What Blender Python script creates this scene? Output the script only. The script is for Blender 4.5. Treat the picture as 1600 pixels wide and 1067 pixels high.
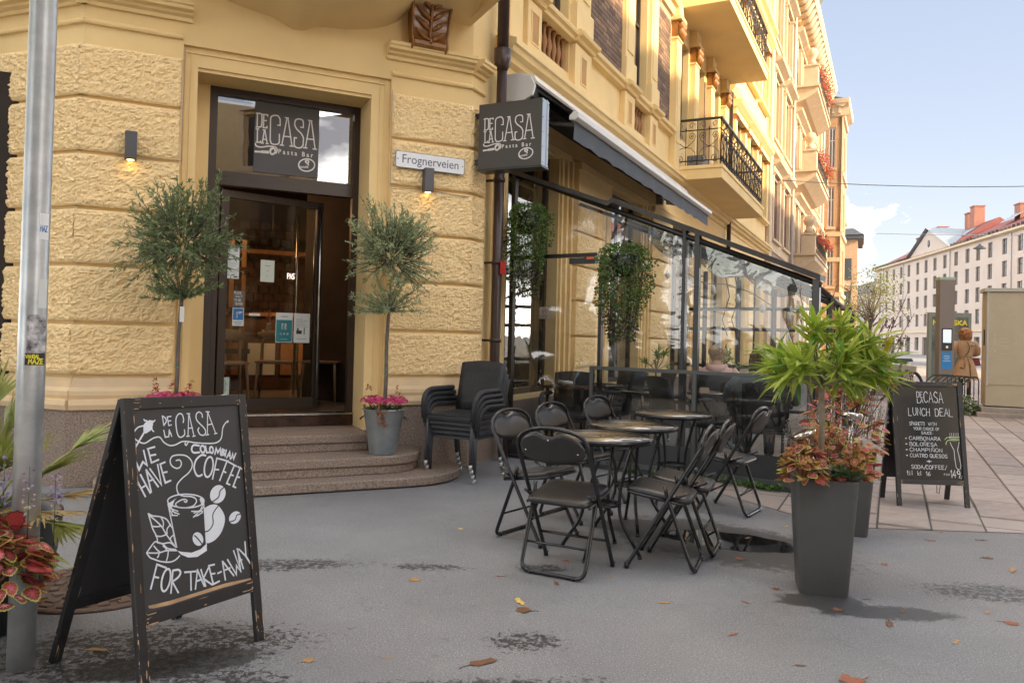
import bpy, math, random
from mathutils import Vector, Matrix, noise
for o in list(bpy.data.objects): bpy.data.objects.remove(o, do_unlink=True)
SC = bpy.context.scene; COL = SC.collection
rnd = random.Random(7); R_ = math.radians; PI = math.pi

# ------------------------------------------------------------------ camera
F_PX = 1230.0; PITCH = R_(.9); ROLL = R_(1.45); CAMZ = 1.3
cam_d = bpy.data.cameras.new('camera'); cam = bpy.data.objects.new('camera', cam_d); COL.objects.link(cam)
SC.camera = cam
cam_d.sensor_width = 36; cam_d.lens = 36 * F_PX / 1600; cam_d.clip_end = 3000; cam_d.clip_start = .05
_f = Vector((0, math.cos(PITCH), math.sin(PITCH))); _r = Vector((1, 0, 0)); _u = _r.cross(_f)
_r2 = _r * math.cos(ROLL) + _u * math.sin(ROLL); _u2 = -_r * math.sin(ROLL) + _u * math.cos(ROLL)
cam.matrix_world = Matrix(((_r2.x, _u2.x, -_f.x, 0), (_r2.y, _u2.y, -_f.y, 0), (_r2.z, _u2.z, -_f.z, CAMZ), (0, 0, 0, 1)))
cam_d.shift_y = -(533.5 - (525 - F_PX * math.tan(PITCH))) / 1600
SC.render.resolution_x = 1024; SC.render.resolution_y = 682

# ------------------------------------------------------------------ sky, sun, exposure
SUN_AZ = Vector((.80, -.60)); SUN_EL = R_(24)
w = bpy.data.worlds.new('World'); SC.world = w; w.use_nodes = True
nt = w.node_tree; nt.nodes.clear()
def N(nt, t, **k):
    n = nt.nodes.new(t)
    for a, b in k.items():
        if a.startswith('i_'):
            n.inputs[a[2:].replace('_', ' ')].default_value = b
        else: setattr(n, a, b)
    return n
def L(nt, a, b): nt.links.new(a, b)
sky = N(nt, 'ShaderNodeTexSky', sky_type='NISHITA', sun_disc=False, sun_elevation=SUN_EL,
        sun_rotation=math.atan2(SUN_AZ.x, SUN_AZ.y), altitude=50, air_density=1.0, dust_density=.6, ozone_density=1.2)
bg = N(nt, 'ShaderNodeBackground', i_Strength=.15); out = N(nt, 'ShaderNodeOutputWorld')
# low cumulus; bright unseen clouds added across the dome to fill the shade
tc = N(nt, 'ShaderNodeTexCoord'); mp = N(nt, 'ShaderNodeMapping'); mp.inputs['Scale'].default_value = (1, 1, 2.2); mp.inputs['Location'].default_value = (11, 5, 2.9)
L(nt, tc.outputs['Generated'], mp.inputs['Vector'])
nz = N(nt, 'ShaderNodeTexNoise', i_Scale=2.3, i_Detail=10.0, i_Roughness=.52); L(nt, mp.outputs[0], nz.inputs['Vector'])
sp = N(nt, 'ShaderNodeSeparateXYZ'); L(nt, tc.outputs['Generated'], sp.inputs[0])
hr = N(nt, 'ShaderNodeMapRange'); hr.inputs['From Min'].default_value = .04; hr.inputs['From Max'].default_value = .20
hr.inputs['To Min'].default_value = .10; hr.inputs['To Max'].default_value = .0; L(nt, sp.outputs['Z'], hr.inputs['Value'])
ad = N(nt, 'ShaderNodeMath', operation='ADD'); L(nt, nz.outputs['Fac'], ad.inputs[0]); L(nt, hr.outputs[0], ad.inputs[1])
cr = N(nt, 'ShaderNodeMapRange'); cr.inputs['From Min'].default_value = .535; cr.inputs['From Max'].default_value = .60; L(nt, ad.outputs[0], cr.inputs['Value'])
mx = N(nt, 'ShaderNodeMix', data_type='RGBA'); L(nt, cr.outputs[0], mx.inputs[0])
gm = N(nt, 'ShaderNodeGamma', i_Gamma=.42); L(nt, sky.outputs[0], gm.inputs[0]); tn = N(nt, 'ShaderNodeMix', data_type='RGBA', blend_type='MULTIPLY'); tn.inputs[0].default_value = 1; tn.inputs[7].default_value = (.71, .67, .69, 1); L(nt, gm.outputs[0], tn.inputs[6]); L(nt, tn.outputs[2], mx.inputs[6]); mx.inputs[7].default_value = (8.8, 8.6, 8.3, 1)
hs_ = N(nt, 'ShaderNodeHueSaturation', i_Saturation=1.15); L(nt, mx.outputs[2], hs_.inputs['Color']); L(nt, hs_.outputs[0], bg.inputs['Color']); L(nt, bg.outputs[0], out.inputs['Surface'])
sun_d = bpy.data.lights.new('sun', 'SUN'); sun_d.energy = 2.2; sun_d.angle = R_(.55); sun_d.color = (1, .78, .50)
sun = bpy.data.objects.new('sun', sun_d); COL.objects.link(sun)
_s = Vector((SUN_AZ.x * math.cos(SUN_EL), SUN_AZ.y * math.cos(SUN_EL), math.sin(SUN_EL)))
sun.rotation_euler = _s.to_track_quat('Z', 'Y').to_euler()
SC.view_settings.view_transform = 'Standard'; SC.view_settings.look = 'None'; SC.view_settings.gamma = 1
SC.view_settings.use_curve_mapping = False; SC.view_settings.exposure = 2.4
SC.render.engine = 'CYCLES'
SC.cycles.max_bounces = 8; SC.cycles.transparent_max_bounces = 14; SC.cycles.glossy_bounces = 4; SC.cycles.diffuse_bounces = 4
SC.cycles.sample_clamp_indirect = 6; SC.cycles.caustics_reflective = False; SC.cycles.caustics_refractive = False

# ------------------------------------------------------------------ helpers
class Fr:
    """a wall frame: x along the wall, y into it, z up"""
    def __init__(s, ox, oy, ang):        # ang in degrees from +Y towards +X
        s.o = Vector((ox, oy, 0)); s.a = R_(ang); s.rz = R_(90 - ang)
        s.d = Vector((math.sin(s.a), math.cos(s.a), 0)); s.n = Vector((s.d.y, -s.d.x, 0))
    def p(s, t, off=0, z=0): v = s.o + s.d * t + s.n * off; return Vector((v.x, v.y, z))
class M:
    def __init__(s): s.v = []; s.f = []; s.T = None; s.sm = []; s.mi = []; s.m = 0
    def add(s, vs, fs, smooth=False):
        b = len(s.v)
        s.v += [tuple(s.T @ Vector(q)) for q in vs] if s.T is not None else [tuple(q) for q in vs]
        s.f += [tuple(i + b for i in f) for f in fs]; s.sm += [smooth] * len(fs); s.mi += [s.m] * len(fs); return s
    def box(s, x0, x1, y0, y1, z0, z1):
        return s.add([(x0, y0, z0), (x1, y0, z0), (x1, y1, z0), (x0, y1, z0), (x0, y0, z1), (x1, y0, z1), (x1, y1, z1), (x0, y1, z1)],
                     [(0, 3, 2, 1), (4, 5, 6, 7), (0, 1, 5, 4), (1, 2, 6, 5), (2, 3, 7, 6), (3, 0, 4, 7)])
    def frus(s, a, b, z0, z1):           # a,b: (x0,x1,y0,y1) bottom and top rectangles
        return s.add([(a[0], a[2], z0), (a[1], a[2], z0), (a[1], a[3], z0), (a[0], a[3], z0), (b[0], b[2], z1), (b[1], b[2], z1), (b[1], b[3], z1), (b[0], b[3], z1)],
                     [(0, 3, 2, 1), (4, 5, 6, 7), (0, 1, 5, 4), (1, 2, 6, 5), (2, 3, 7, 6), (3, 0, 4, 7)])
    def poly(s, pts): return s.add(pts, [tuple(range(len(pts)))])
    def ext(s, prof, x0, x1, axis='x'):  # profile (y,z) pairs swept along x
        n = len(prof)
        if axis == 'x': vs = [(x0, a, b) for a, b in prof] + [(x1, a, b) for a, b in prof]
        elif axis == 'y': vs = [(a, x0, b) for a, b in prof] + [(a, x1, b) for a, b in prof]
        else: vs = [(a, b, x0) for a, b in prof] + [(a, b, x1) for a, b in prof]
        return s.add(vs, [(i, (i + 1) % n, n + (i + 1) % n, n + i) for i in range(n)] + [tuple(range(n))[::-1], tuple(range(n, 2 * n))])
    def lathe(s, prof, n=16, c=(0, 0, 0), sx=1, sy=1, cap=True):
        vs = []; fs = []
        for r, z in prof:
            for i in range(n):
                a = 2 * PI * i / n; vs.append((c[0] + r * sx * math.cos(a), c[1] + r * sy * math.sin(a), c[2] + z))
        for k in range(len(prof) - 1):
            for i in range(n):
                j = (i + 1) % n; fs.append((k * n + i, k * n + j, (k + 1) * n + j, (k + 1) * n + i))
        if cap: fs += [tuple(range(n))[::-1], tuple(range((len(prof) - 1) * n, len(prof) * n))]
        return s.add(vs, fs, True)
    def tube(s, pts, r, n=8, closed=False):
        pts = [Vector(p) for p in pts]; k = len(pts); rs = r if isinstance(r, (list, tuple)) else [r] * k
        vs = []; fs = []; up = None
        for i, p in enumerate(pts):
            if closed: t = pts[(i + 1) % k] - pts[i - 1]
            else: t = pts[min(i + 1, k - 1)] - pts[max(i - 1, 0)]
            t.normalize()
            if up is None: up = Vector((0, 0, 1)) if abs(t.z) < .9 else Vector((1, 0, 0))
            a = t.cross(up); a.normalize(); b = a.cross(t); up = b
            for j in range(n):
                an = 2 * PI * j / n; vs.append(p + a * (rs[i] * math.cos(an)) + b * (rs[i] * math.sin(an)))
        for i in range(k if closed else k - 1):
            i2 = (i + 1) % k
            for j in range(n): fs.append((i * n + j, i * n + (j + 1) % n, i2 * n + (j + 1) % n, i2 * n + j))
        if not closed: fs += [tuple(range(n))[::-1], tuple(range((k - 1) * n, k * n))]
        return s.add(vs, fs, True)
    def ribbon(s, pts, w, z=0, closed=False):
        """flat stroke in the xy plane"""
        P = [Vector((a, b)) for a, b in pts]; k = len(P)
        if k < 2: return s
        vs = []; d0 = (P[1] - P[0]).normalized(); d1 = (P[-1] - P[-2]).normalized()
        P[0] = P[0] - d0 * w * .4; P[-1] = P[-1] + d1 * w * .4
        for i, p in enumerate(P):
            a = (P[i] - P[i - 1]).normalized() if i > 0 else (P[1] - P[0]).normalized()
            b = (P[i + 1] - P[i]).normalized() if i < k - 1 else a
            t = a + b
            t = t.normalized() if t.length > 1e-6 else a
            n = Vector((-t.y, t.x)); m = max(.45, abs(n.dot(Vector((-a.y, a.x))))); h = w / 2 / m
            ww = h * (.88 if i in (0, k - 1) else 1)
            vs += [(p.x + n.x * ww, p.y + n.y * ww, z), (p.x - n.x * ww, p.y - n.y * ww, z)]
        return s.add(vs, [(2 * i + 1, 2 * i + 3, 2 * i + 2, 2 * i) for i in range(k - 1)])
    def mesh(s, name, mat=None):
        me = bpy.data.meshes.new(name); me.from_pydata(s.v, [], s.f)
        me.polygons.foreach_set('use_smooth', s.sm); 
        for q in (mat if isinstance(mat, (list, tuple)) else [mat]):
            if q: me.materials.append(q)
        if any(s.mi): me.polygons.foreach_set('material_index', s.mi)
        me.update(); return me
def node(name, data=None, parent=None, fr=None, loc=None, rot=None, mtx=None):
    o = bpy.data.objects.new(name, data); COL.objects.link(o)
    if parent is not None: o.parent = parent
    if fr: o.location = fr.o; o.rotation_euler = (0, 0, fr.rz)
    if loc is not None: o.location = loc
    if rot is not None: o.rotation_euler = rot
    if mtx is not None: o.matrix_local = mtx
    return o
def ob(name, m, mat, parent=None, fr=None, loc=None, rot=None, bev=0, label=None, cat=None, group=None, kind=None, mtx=None, seg=2):
    me = m if isinstance(m, bpy.types.Mesh) else m.mesh(name, mat)
    o = node(name, me, parent, fr, loc, rot, mtx)
    if bev:
        b = o.modifiers.new('bevel', 'BEVEL'); b.width = bev; b.segments = seg; b.limit_method = 'ANGLE'; b.angle_limit = R_(40)
    tag(o, label, cat, group, kind); return o
def tag(o, label=None, cat=None, group=None, kind=None):
    for k, x in (('label', label), ('category', cat), ('group', group), ('kind', kind)):
        if x: o[k] = x
    return o
def thing(name, label, cat, loc=(0, 0, 0), rz=0, group=None, fr=None):
    o = node(name, None, None, fr, None if fr else loc, None if fr else (0, 0, rz)); o.empty_display_size = .1
    return tag(o, label, cat, group)
def kids(o, pool): return [c for c in pool if c.parent == o]
def dup(root, tree, loc=None, rz=None, label=None):
    """tree: list of (child, [grandchildren]) captured once"""
    r = root.copy(); COL.objects.link(r)
    if loc is not None: r.location = loc
    if rz is not None: r.rotation_euler = (0, 0, rz)
    if label: r['label'] = label
    for c, gs in tree:
        c2 = c.copy(); COL.objects.link(c2); c2.parent = r
        for g in gs: g2 = g.copy(); COL.objects.link(g2); g2.parent = c2
    return r
def tree_of(root):
    allo = list(bpy.data.objects); return [(c, kids(c, allo)) for c in kids(root, allo)]

# ------------------------------------------------------------------ materials
_mc = {}
def mt(name, col, rough=.6, metal=0, var=.12, vs=4, bump=0, bs=60, col2=None, spec=.5, coat=0, bdist=.004, trans=0, emit=0, sub=0, det=6):
    if name in _mc: return _mc[name]
    m = bpy.data.materials.new(name); m.use_nodes = True; t = m.node_tree; b = t.nodes['Principled BSDF']
    b.inputs['Roughness'].default_value = rough; b.inputs['Metallic'].default_value = metal
    b.inputs['Specular IOR Level'].default_value = spec; b.inputs['Coat Weight'].default_value = coat
    c4 = (*col, 1); d4 = (*(col2 if col2 else [x * (1 - var) for x in col]), 1)
    if emit: b.inputs['Emission Color'].default_value = c4; b.inputs['Emission Strength'].default_value = emit
    if var or col2:
        tc = N(t, 'ShaderNodeTexCoord'); nz = N(t, 'ShaderNodeTexNoise', i_Scale=vs, i_Detail=det, i_Roughness=.6); L(t, tc.outputs['Object'], nz.inputs['Vector'])
        mr = N(t, 'ShaderNodeMapRange'); mr.inputs['From Min'].default_value = .34; mr.inputs['From Max'].default_value = .66; L(t, nz.outputs['Fac'], mr.inputs['Value'])
        x = N(t, 'ShaderNodeMix', data_type='RGBA'); L(t, mr.outputs[0], x.inputs[0]); x.inputs[6].default_value = c4; x.inputs[7].default_value = d4
        L(t, x.outputs[2], b.inputs['Base Color'])
    else: b.inputs['Base Color'].default_value = c4
    if bump:
        tc = N(t, 'ShaderNodeTexCoord'); nz = N(t, 'ShaderNodeTexNoise', i_Scale=bs, i_Detail=5.0, i_Roughness=.65); L(t, tc.outputs['Object'], nz.inputs['Vector'])
        bp = N(t, 'ShaderNodeBump', i_Strength=bump, i_Distance=bdist); L(t, nz.outputs['Fac'], bp.inputs['Height']); L(t, bp.outputs[0], b.inputs['Normal'])
    _mc[name] = m; return m
def glass_mat(name, tint=(.75, .8, .78), ior=1.5, wav=0, ws=3, boost=1.0, rough=0.0, dirt=0):
    if name in _mc: return _mc[name]
    m = bpy.data.materials.new(name); m.use_nodes = True; t = m.node_tree; t.nodes.clear()
    o = N(t, 'ShaderNodeOutputMaterial'); mx = N(t, 'ShaderNodeMixShader'); tr = N(t, 'ShaderNodeBsdfTransparent'); tr.inputs[0].default_value = (*tint, 1)
    gl = N(t, 'ShaderNodeBsdfGlossy', i_Roughness=rough); gl.inputs[0].default_value = (1, 1, 1, 1)
    fr = N(t, 'ShaderNodeFresnel', i_IOR=ior); mm = N(t, 'ShaderNodeMath', operation='MULTIPLY'); mm.inputs[1].default_value = boost; mm.use_clamp = True
    L(t, fr.outputs[0], mm.inputs[0]); L(t, mm.outputs[0], mx.inputs[0]); L(t, tr.outputs[0], mx.inputs[1]); L(t, gl.outputs[0], mx.inputs[2])
    last = mx.outputs[0]
    if dirt:
        tc = N(t, 'ShaderNodeTexCoord'); nz = N(t, 'ShaderNodeTexNoise', i_Scale=5, i_Detail=8.0); L(t, tc.outputs['Object'], nz.inputs['Vector'])
        mr = N(t, 'ShaderNodeMapRange'); mr.inputs['From Min'].default_value = .4; mr.inputs['From Max'].default_value = .8; mr.inputs['To Max'].default_value = dirt; L(t, nz.outputs['Fac'], mr.inputs['Value'])
        df = N(t, 'ShaderNodeBsdfDiffuse'); df.inputs[0].default_value = (.5, .48, .44, 1); m2 = N(t, 'ShaderNodeMixShader'); L(t, mr.outputs[0], m2.inputs[0]); L(t, last, m2.inputs[1]); L(t, df.outputs[0], m2.inputs[2]); last = m2.outputs[0]
    if wav:
        tc = N(t, 'ShaderNodeTexCoord'); nz = N(t, 'ShaderNodeTexNoise', i_Scale=ws, i_Detail=2.0); nz.inputs['Distortion'].default_value = 1.5
        L(t, tc.outputs['Object'], nz.inputs['Vector']); bp = N(t, 'ShaderNodeBump', i_Strength=1.0, i_Distance=wav); L(t, nz.outputs['Fac'], bp.inputs['Height'])
        L(t, bp.outputs[0], gl.inputs['Normal']); L(t, bp.outputs[0], fr.inputs['Normal'])
    L(t, last, o.inputs['Surface']); _mc[name] = m; return m
def leaf_mat(name, c1, c2, rough=.5, trans=.35, vs=14, edge=None):
    if name in _mc: return _mc[name]
    m = bpy.data.materials.new(name); m.use_nodes = True; t = m.node_tree; b = t.nodes['Principled BSDF']; b.inputs['Roughness'].default_value = rough
    tc = N(t, 'ShaderNodeTexCoord'); nz = N(t, 'ShaderNodeTexNoise', i_Scale=vs, i_Detail=2.0); L(t, tc.outputs['Object'], nz.inputs['Vector'])
    oi = N(t, 'ShaderNodeObjectInfo'); ad = N(t, 'ShaderNodeMath', operation='ADD'); L(t, nz.outputs['Fac'], ad.inputs[0])
    ml = N(t, 'ShaderNodeMath', operation='MULTIPLY_ADD'); L(t, oi.outputs['Random'], ml.inputs[0]); ml.inputs[1].default_value = .5; ml.inputs[2].default_value = -.25; L(t, ml.outputs[0], ad.inputs[1])
    mr = N(t, 'ShaderNodeMapRange'); mr.inputs['From Min'].default_value = .32; mr.inputs['From Max'].default_value = .68; L(t, ad.outputs[0], mr.inputs['Value'])
    x = N(t, 'ShaderNodeMix', data_type='RGBA'); L(t, mr.outputs[0], x.inputs[0]); x.inputs[6].default_value = (*c1, 1); x.inputs[7].default_value = (*c2, 1)
    L(t, x.outputs[2], b.inputs['Base Color'])
    tl = N(t, 'ShaderNodeBsdfTranslucent'); L(t, x.outputs[2], tl.inputs[0]); ms = N(t, 'ShaderNodeMixShader'); ms.inputs[0].default_value = trans
    L(t, b.outputs[0], ms.inputs[1]); L(t, tl.outputs[0], ms.inputs[2]); L(t, ms.outputs[0], t.nodes['Material Output'].inputs['Surface'])
    _mc[name] = m; return m

YEL = (.84, .63, .31)
plaster = mt('ochre_plaster', YEL, .85, var=.1, vs=1.6, bump=.25, bs=25, bdist=.003)
rust_m = mt('hammered_plaster', (.92, .71, .395), .9, var=.2, vs=34, bump=.8, bs=70, bdist=.010, col2=(.84, .63, .33))
plaster_b = mt('stained_plaster', (.78, .58, .33), .85, var=.2, vs=3, bump=.3, bs=30, col2=(.62, .48, .32))
terra = mt('terracotta_paint', (.36, .17, .055), .6, var=.25, vs=8)
granite = mt('red_granite', (.15, .115, .095), .7, var=.5, vs=75, bump=.4, bs=120, bdist=.0015, col2=(.36, .28, .22), det=3)
bronze = mt('brown_frame', (.045, .03, .024), .38, var=.1, metal=.2)
black_m = mt('black_metal', (.012, .012, .013), .32, var=.2, vs=9)
dark_m = mt('dark_grey_metal', (.035, .037, .04), .4, var=.15)
steel = mt('brushed_steel', (.5, .48, .45), .25, metal=1, var=.1)
white_p = mt('white_paint', (.75, .76, .76), .5, var=.04)
paper = mt('paper', (.62, .66, .64), .7, var=.05)
pipe_m = mt('brown_pipe', (.05, .028, .024), .35, var=.2, vs=6)
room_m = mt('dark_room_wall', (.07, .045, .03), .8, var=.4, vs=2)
win_glass = glass_mat('window_glass', (.55, .58, .58), 1.5, .0006, 2.5, 2.6)
door_glass = glass_mat('door_glass', (.82, .82, .78), 1.45, .0, 2, 1.0)
tran_glass = glass_mat('transom_glass', (.35, .36, .36), 1.6, .0004, 1.2, 4.2)

FS = Fr(-.459, 7.826, 25.8)                   # street facade
FC = Fr(-3.64, 6.30, 64.37)                   # cut corner with the door
_bl = FC.p(.12); _al = 110.4                  # side facade, runs to the left
FL = Fr(_bl.x - 30 * math.sin(R_(_al)), _bl.y - 30 * math.cos(R_(_al)), _al)
# ------------------------------------------------------------------ ground
def asphalt_mat():
    m = bpy.data.materials.new('asphalt'); m.use_nodes = True; t = m.node_tree; b = t.nodes['Principled BSDF']
    tc = N(t, 'ShaderNodeTexCoord')
    def noise_(s, d=3.0, r=.6, dist=0):
        n = N(t, 'ShaderNodeTexNoise', i_Scale=s, i_Detail=d, i_Roughness=r); n.inputs['Distortion'].default_value = dist; L(t, tc.outputs['Object'], n.inputs['Vector']); return n.outputs['Fac']
    def rng(v, a, b_, c, d):
        n = N(t, 'ShaderNodeMapRange'); L(t, v, n.inputs['Value'])
        for k, x in zip(('From Min', 'From Max', 'To Min', 'To Max'), (a, b_, c, d)): n.inputs[k].default_value = x
        return n.outputs[0]
    def math_(op, a, b_):
        n = N(t, 'ShaderNodeMath', operation=op)
        for i, x in enumerate((a, b_)):
            if isinstance(x, (int, float)): n.inputs[i].default_value = x
            else: L(t, x, n.inputs[i])
        return n.outputs[0]
    def mixc(f, a, b_):
        n = N(t, 'ShaderNodeMix', data_type='RGBA'); L(t, f, n.inputs[0])
        for i, x in ((6, a), (7, b_)):
            if isinstance(x, tuple): n.inputs[i].default_value = (*x, 1)
            else: L(t, x, n.inputs[i])
        return n.outputs[2]
    c = mixc(rng(noise_(.9, 6), .3, .7, 0, 1), (.25, .25, .256), (.18, .182, .19))
    c = mixc(rng(noise_(120, 4, .85), .36, .54, 0, 1), (.11, .108, .108), c)
    c = mixc(rng(noise_(150, 2), .62, .68, 0, 1), c, (.48, .46, .43))
    c = mixc(rng(noise_(3.2, 8, .72), .50, .62, 0, .55), c, (.19, .19, .192))
    c = mixc(rng(noise_(9, 7, .75, .3), .62, .66, 0, .5), c, (.12, .12, .12))
    vo = N(t, 'ShaderNodeTexVoronoi', feature='DISTANCE_TO_EDGE', i_Scale=.42); wv = N(t, 'ShaderNodeVectorMath', operation='ADD'); wn_ = N(t, 'ShaderNodeTexNoise', i_Scale=2.5, i_Detail=6.0); L(t, tc.outputs['Object'], wn_.inputs['Vector']); L(t, tc.outputs['Object'], wv.inputs[0]); L(t, wn_.outputs['Color'], wv.inputs[1]); L(t, wv.outputs[0], vo.inputs['Vector']); c = mixc(rng(vo.outputs['Distance'], .001, .0035, .16, 0), c, (.06, .06, .06))
    # pale scuffs and dark spatter
    c = mixc(rng(noise_(2.2, 8, .7, .8), .58, .78, 0, .5), c, (.27, .265, .26))
    xy = N(t, 'ShaderNodeSeparateXYZ'); L(t, tc.outputs['Object'], xy.inputs[0])
    def ell(cx, cy, rx, ry, rot=0):
        mp = N(t, 'ShaderNodeMapping', vector_type='TEXTURE'); mp.inputs['Location'].default_value = (cx, cy, 0); mp.inputs['Rotation'].default_value = (0, 0, R_(rot)); mp.inputs['Scale'].default_value = (rx, ry, 1)
        L(t, tc.outputs['Object'], mp.inputs['Vector']); le = N(t, 'ShaderNodeVectorMath', operation='LENGTH'); L(t, mp.outputs[0], le.inputs[0]); return le.outputs['Value']
    wob = rng(noise_(13, 8, .78), 0, 1, -.9, .9); wob2 = rng(noise_(2.5, 3), 0, 1, -.25, .25)
    wet = None
    for e in WET:
        v = math_('ADD', ell(*e), math_('ADD', wob, wob2)); v = rng(v, .85, 1.1, 1, 0); wet = v if wet is None else math_('MAXIMUM', wet, v)
    wat = rng(math_('ADD', ell(1.46, 5.16, .50, .27, -25), wob2), .80, .92, 1, 0)
    sp = rng(noise_(34, 6, .75, .6), .47, .52, 0, 1)
    spz = None
    for e in SPAT:
        v = rng(math_('ADD', ell(*e), wob2), .5, 1.1, 1, 0); spz = v if spz is None else math_('MAXIMUM', spz, v)
    spt = math_('MULTIPLY', rng(math_('ADD', noise_(30, 5, .8, .3), math_('MULTIPLY', spz, .16)), .62, .66, 0, 1), rng(spz, 0, .2, 0, 1))
    c = mixc(math_('MULTIPLY', wet, .82), c, (.016, .0155, .016))
    c = mixc(math_('MULTIPLY', spt, .9), c, (.016, .016, .017)); c = mixc(wat, c, (.008, .007, .006))
    L(t, c, b.inputs['Base Color'])
    r = rng(math_('MAXIMUM', wet, spt), 0, 1, .86, .58); n = N(t, 'ShaderNodeMix', data_type='FLOAT'); L(t, wat, n.inputs[0]); L(t, r, n.inputs[2]); n.inputs[3].default_value = .02; L(t, n.outputs[0], b.inputs['Roughness'])
    bp = N(t, 'ShaderNodeBump', i_Distance=.004); L(t, rng(wat, 0, 1, .6, .0), bp.inputs['Strength']); L(t, noise_(90, 4, .8), bp.inputs['Height']); L(t, bp.outputs[0], b.inputs['Normal'])
    return m
WET = [(1.36, 5.16, .80, .50, -38), (.95, 5.5, .35, .25, 0), (1.85, 3.86, .34, .10, -3), (1.6, 4.02, .22, .13, 0), (-1.28, 3.06, .34, .13, 20)]
SPAT = [(-1.45, 3.08, .6, .3, 10), (-.45, 4.42, .28, .08, 0), (.1, 3.38, .2, .14, 0), (-1.05, 2.92, .35, .15, 0), (-3.4, 6.0, .9, .18, 22), (-.3, 2.9, .8, .1, 10), (.2, 4.45, .2, .1, 0), (-1.5, 3.25, .9, .25, 12), (-.9, 2.6, .9, .2, 0), (2.6, 4.2, .5, .2, -10), (-1.2, 4.4, .5, .15, 10)]
asph = asphalt_mat()
g = M(); g.poly([(-900, -900, 0), (900, -900, 0), (900, 1500, 0), (-900, 1500, 0)])
pv = ob('pavement', g, asph, kind='structure')
# slab paving towards the street: a jointed sheet with the nearest slabs laid on it one by one
def paving_mat():
    m = bpy.data.materials.new('slab_paving'); m.use_nodes = True; t = m.node_tree; b = t.nodes['Principled BSDF']
    tc = N(t, 'ShaderNodeTexCoord'); br = N(t, 'ShaderNodeTexBrick', offset=0.5, squash=1.0); L(t, tc.outputs['Object'], br.inputs['Vector'])
    br.inputs['Color1'].default_value = (.30, .255, .23, 1); br.inputs['Color2'].default_value = (.35, .30, .275, 1); br.inputs['Mortar'].default_value = (.06, .055, .05, 1)
    br.inputs['Scale'].default_value = 1; br.inputs['Mortar Size'].default_value = .008; br.inputs['Brick Width'].default_value = .7; br.inputs['Row Height'].default_value = .35
    L(t, br.outputs['Color'], b.inputs['Base Color']); b.inputs['Roughness'].default_value = .8; return m
pvm = paving_mat()
# local frame of the paving: x along the street, y towards the wall
PV = Fr(3.0, 5.58, 25.8)
g = M(); _e = [(-.02, .35), (.6, -.55), (2.2, -4.5), (60, -4.5), (60, 9.0), (.9, 9.0), (-.25, 1.2)]
g.poly([(a, b, .004) for a, b in [(-.25, .62), (.02, 0), (2.2, -5.0), (46, -5.0), (46, 1.9), (.8, 1.9)]])
pav = ob('paving', g, pvm, fr=PV, kind='structure')
slabm = [mt('paving_slab_a', (.33, .275, .25), .8, var=.3, vs=7, bump=.25, bs=120, bdist=.001), mt('paving_slab_b', (.37, .315, .285), .8, var=.25, vs=6, bump=.25, bs=120, bdist=.001), mt('paving_slab_c', (.28, .24, .225), .8, var=.3, vs=8, bump=.25, bs=120, bdist=.001)]
sl = []
for k in range(3):
    q = M(); q.frus((.005, .695, .005, .345), (.011, .689, .011, .339), .0, .011); sl.append(q.mesh('paving_slab', slabm[k]))
def pin(x, y):
    e = [(-.25, .62), (.02, 0), (2.2, -5.0), (46, -5.0), (46, 1.9), (.8, 1.9)]; r = False
    for i in range(len(e)):
        (x0, y0), (x1, y1) = e[i - 1], e[i]
        if (y0 > y) != (y1 > y) and x < (x1 - x0) * (y - y0) / (y1 - y0) + x0: r = not r
    return r
cells = []
for j in range(-15, 6):
    for i in range(-1, 22):
        x = i * .7 + (.35 if j % 2 else 0); y = j * .35
        if all(pin(x + a, y + b) for a, b in ((.02, .02), (.68, .02), (.68, .33), (.02, .33))):
            wv = PV.p(x + .35, -(y + .17)); 
            if wv.x < .66 * wv.y + .4: cells.append((wv.length, x, y))
for d_, x, y in sorted(cells)[:290]:
    o = node('paving_slab', sl[rnd.choice((0, 0, 1, 1, 2))], pav, loc=(x, y, .004 + rnd.uniform(0, .003)), rot=(rnd.uniform(-.004, .004), rnd.uniform(-.003, .003), rnd.uniform(-.003, .003)))
# kerb and carriageway beyond
g = M(); g.box(2.2, 46, -5.3, -5.02, .0, .014); ob('kerb', g, granite, fr=PV, kind='structure')

# manhole cover half under the left planter
mh = thing('manhole_cover', 'round rusty cast iron manhole cover in the asphalt beside the left planter', 'manhole cover', (-2.02, 3.95, 0))
rusty = mt('rusty_iron', (.13, .08, .055), .7, var=.4, vs=30)
g = M(); g.lathe([(.40, 0), (.40, .008), (.37, .011), (.355, .011), (.355, .006), (0.001, .006)], 40); ob('rim', g, rusty, mh)
k = 0
for r_, n_ in ((.06, 4), (.13, 9), (.20, 14), (.27, 18), (.325, 24)):
    me = M(); hw = PI * r_ / n_ * .62; me.frus((-hw, hw, -.022, .022), (-hw * .85, hw * .85, -.018, .018), .006, .015); me = me.mesh('tread_stud', rusty)
    for i in range(n_):
        a = 2 * PI * (i + (.5 if k % 2 else 0)) / n_; node('tread_stud', me, mh, loc=(r_ * math.cos(a), r_ * math.sin(a), 0), rot=(0, 0, a + PI / 2))
    k += 1

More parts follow.
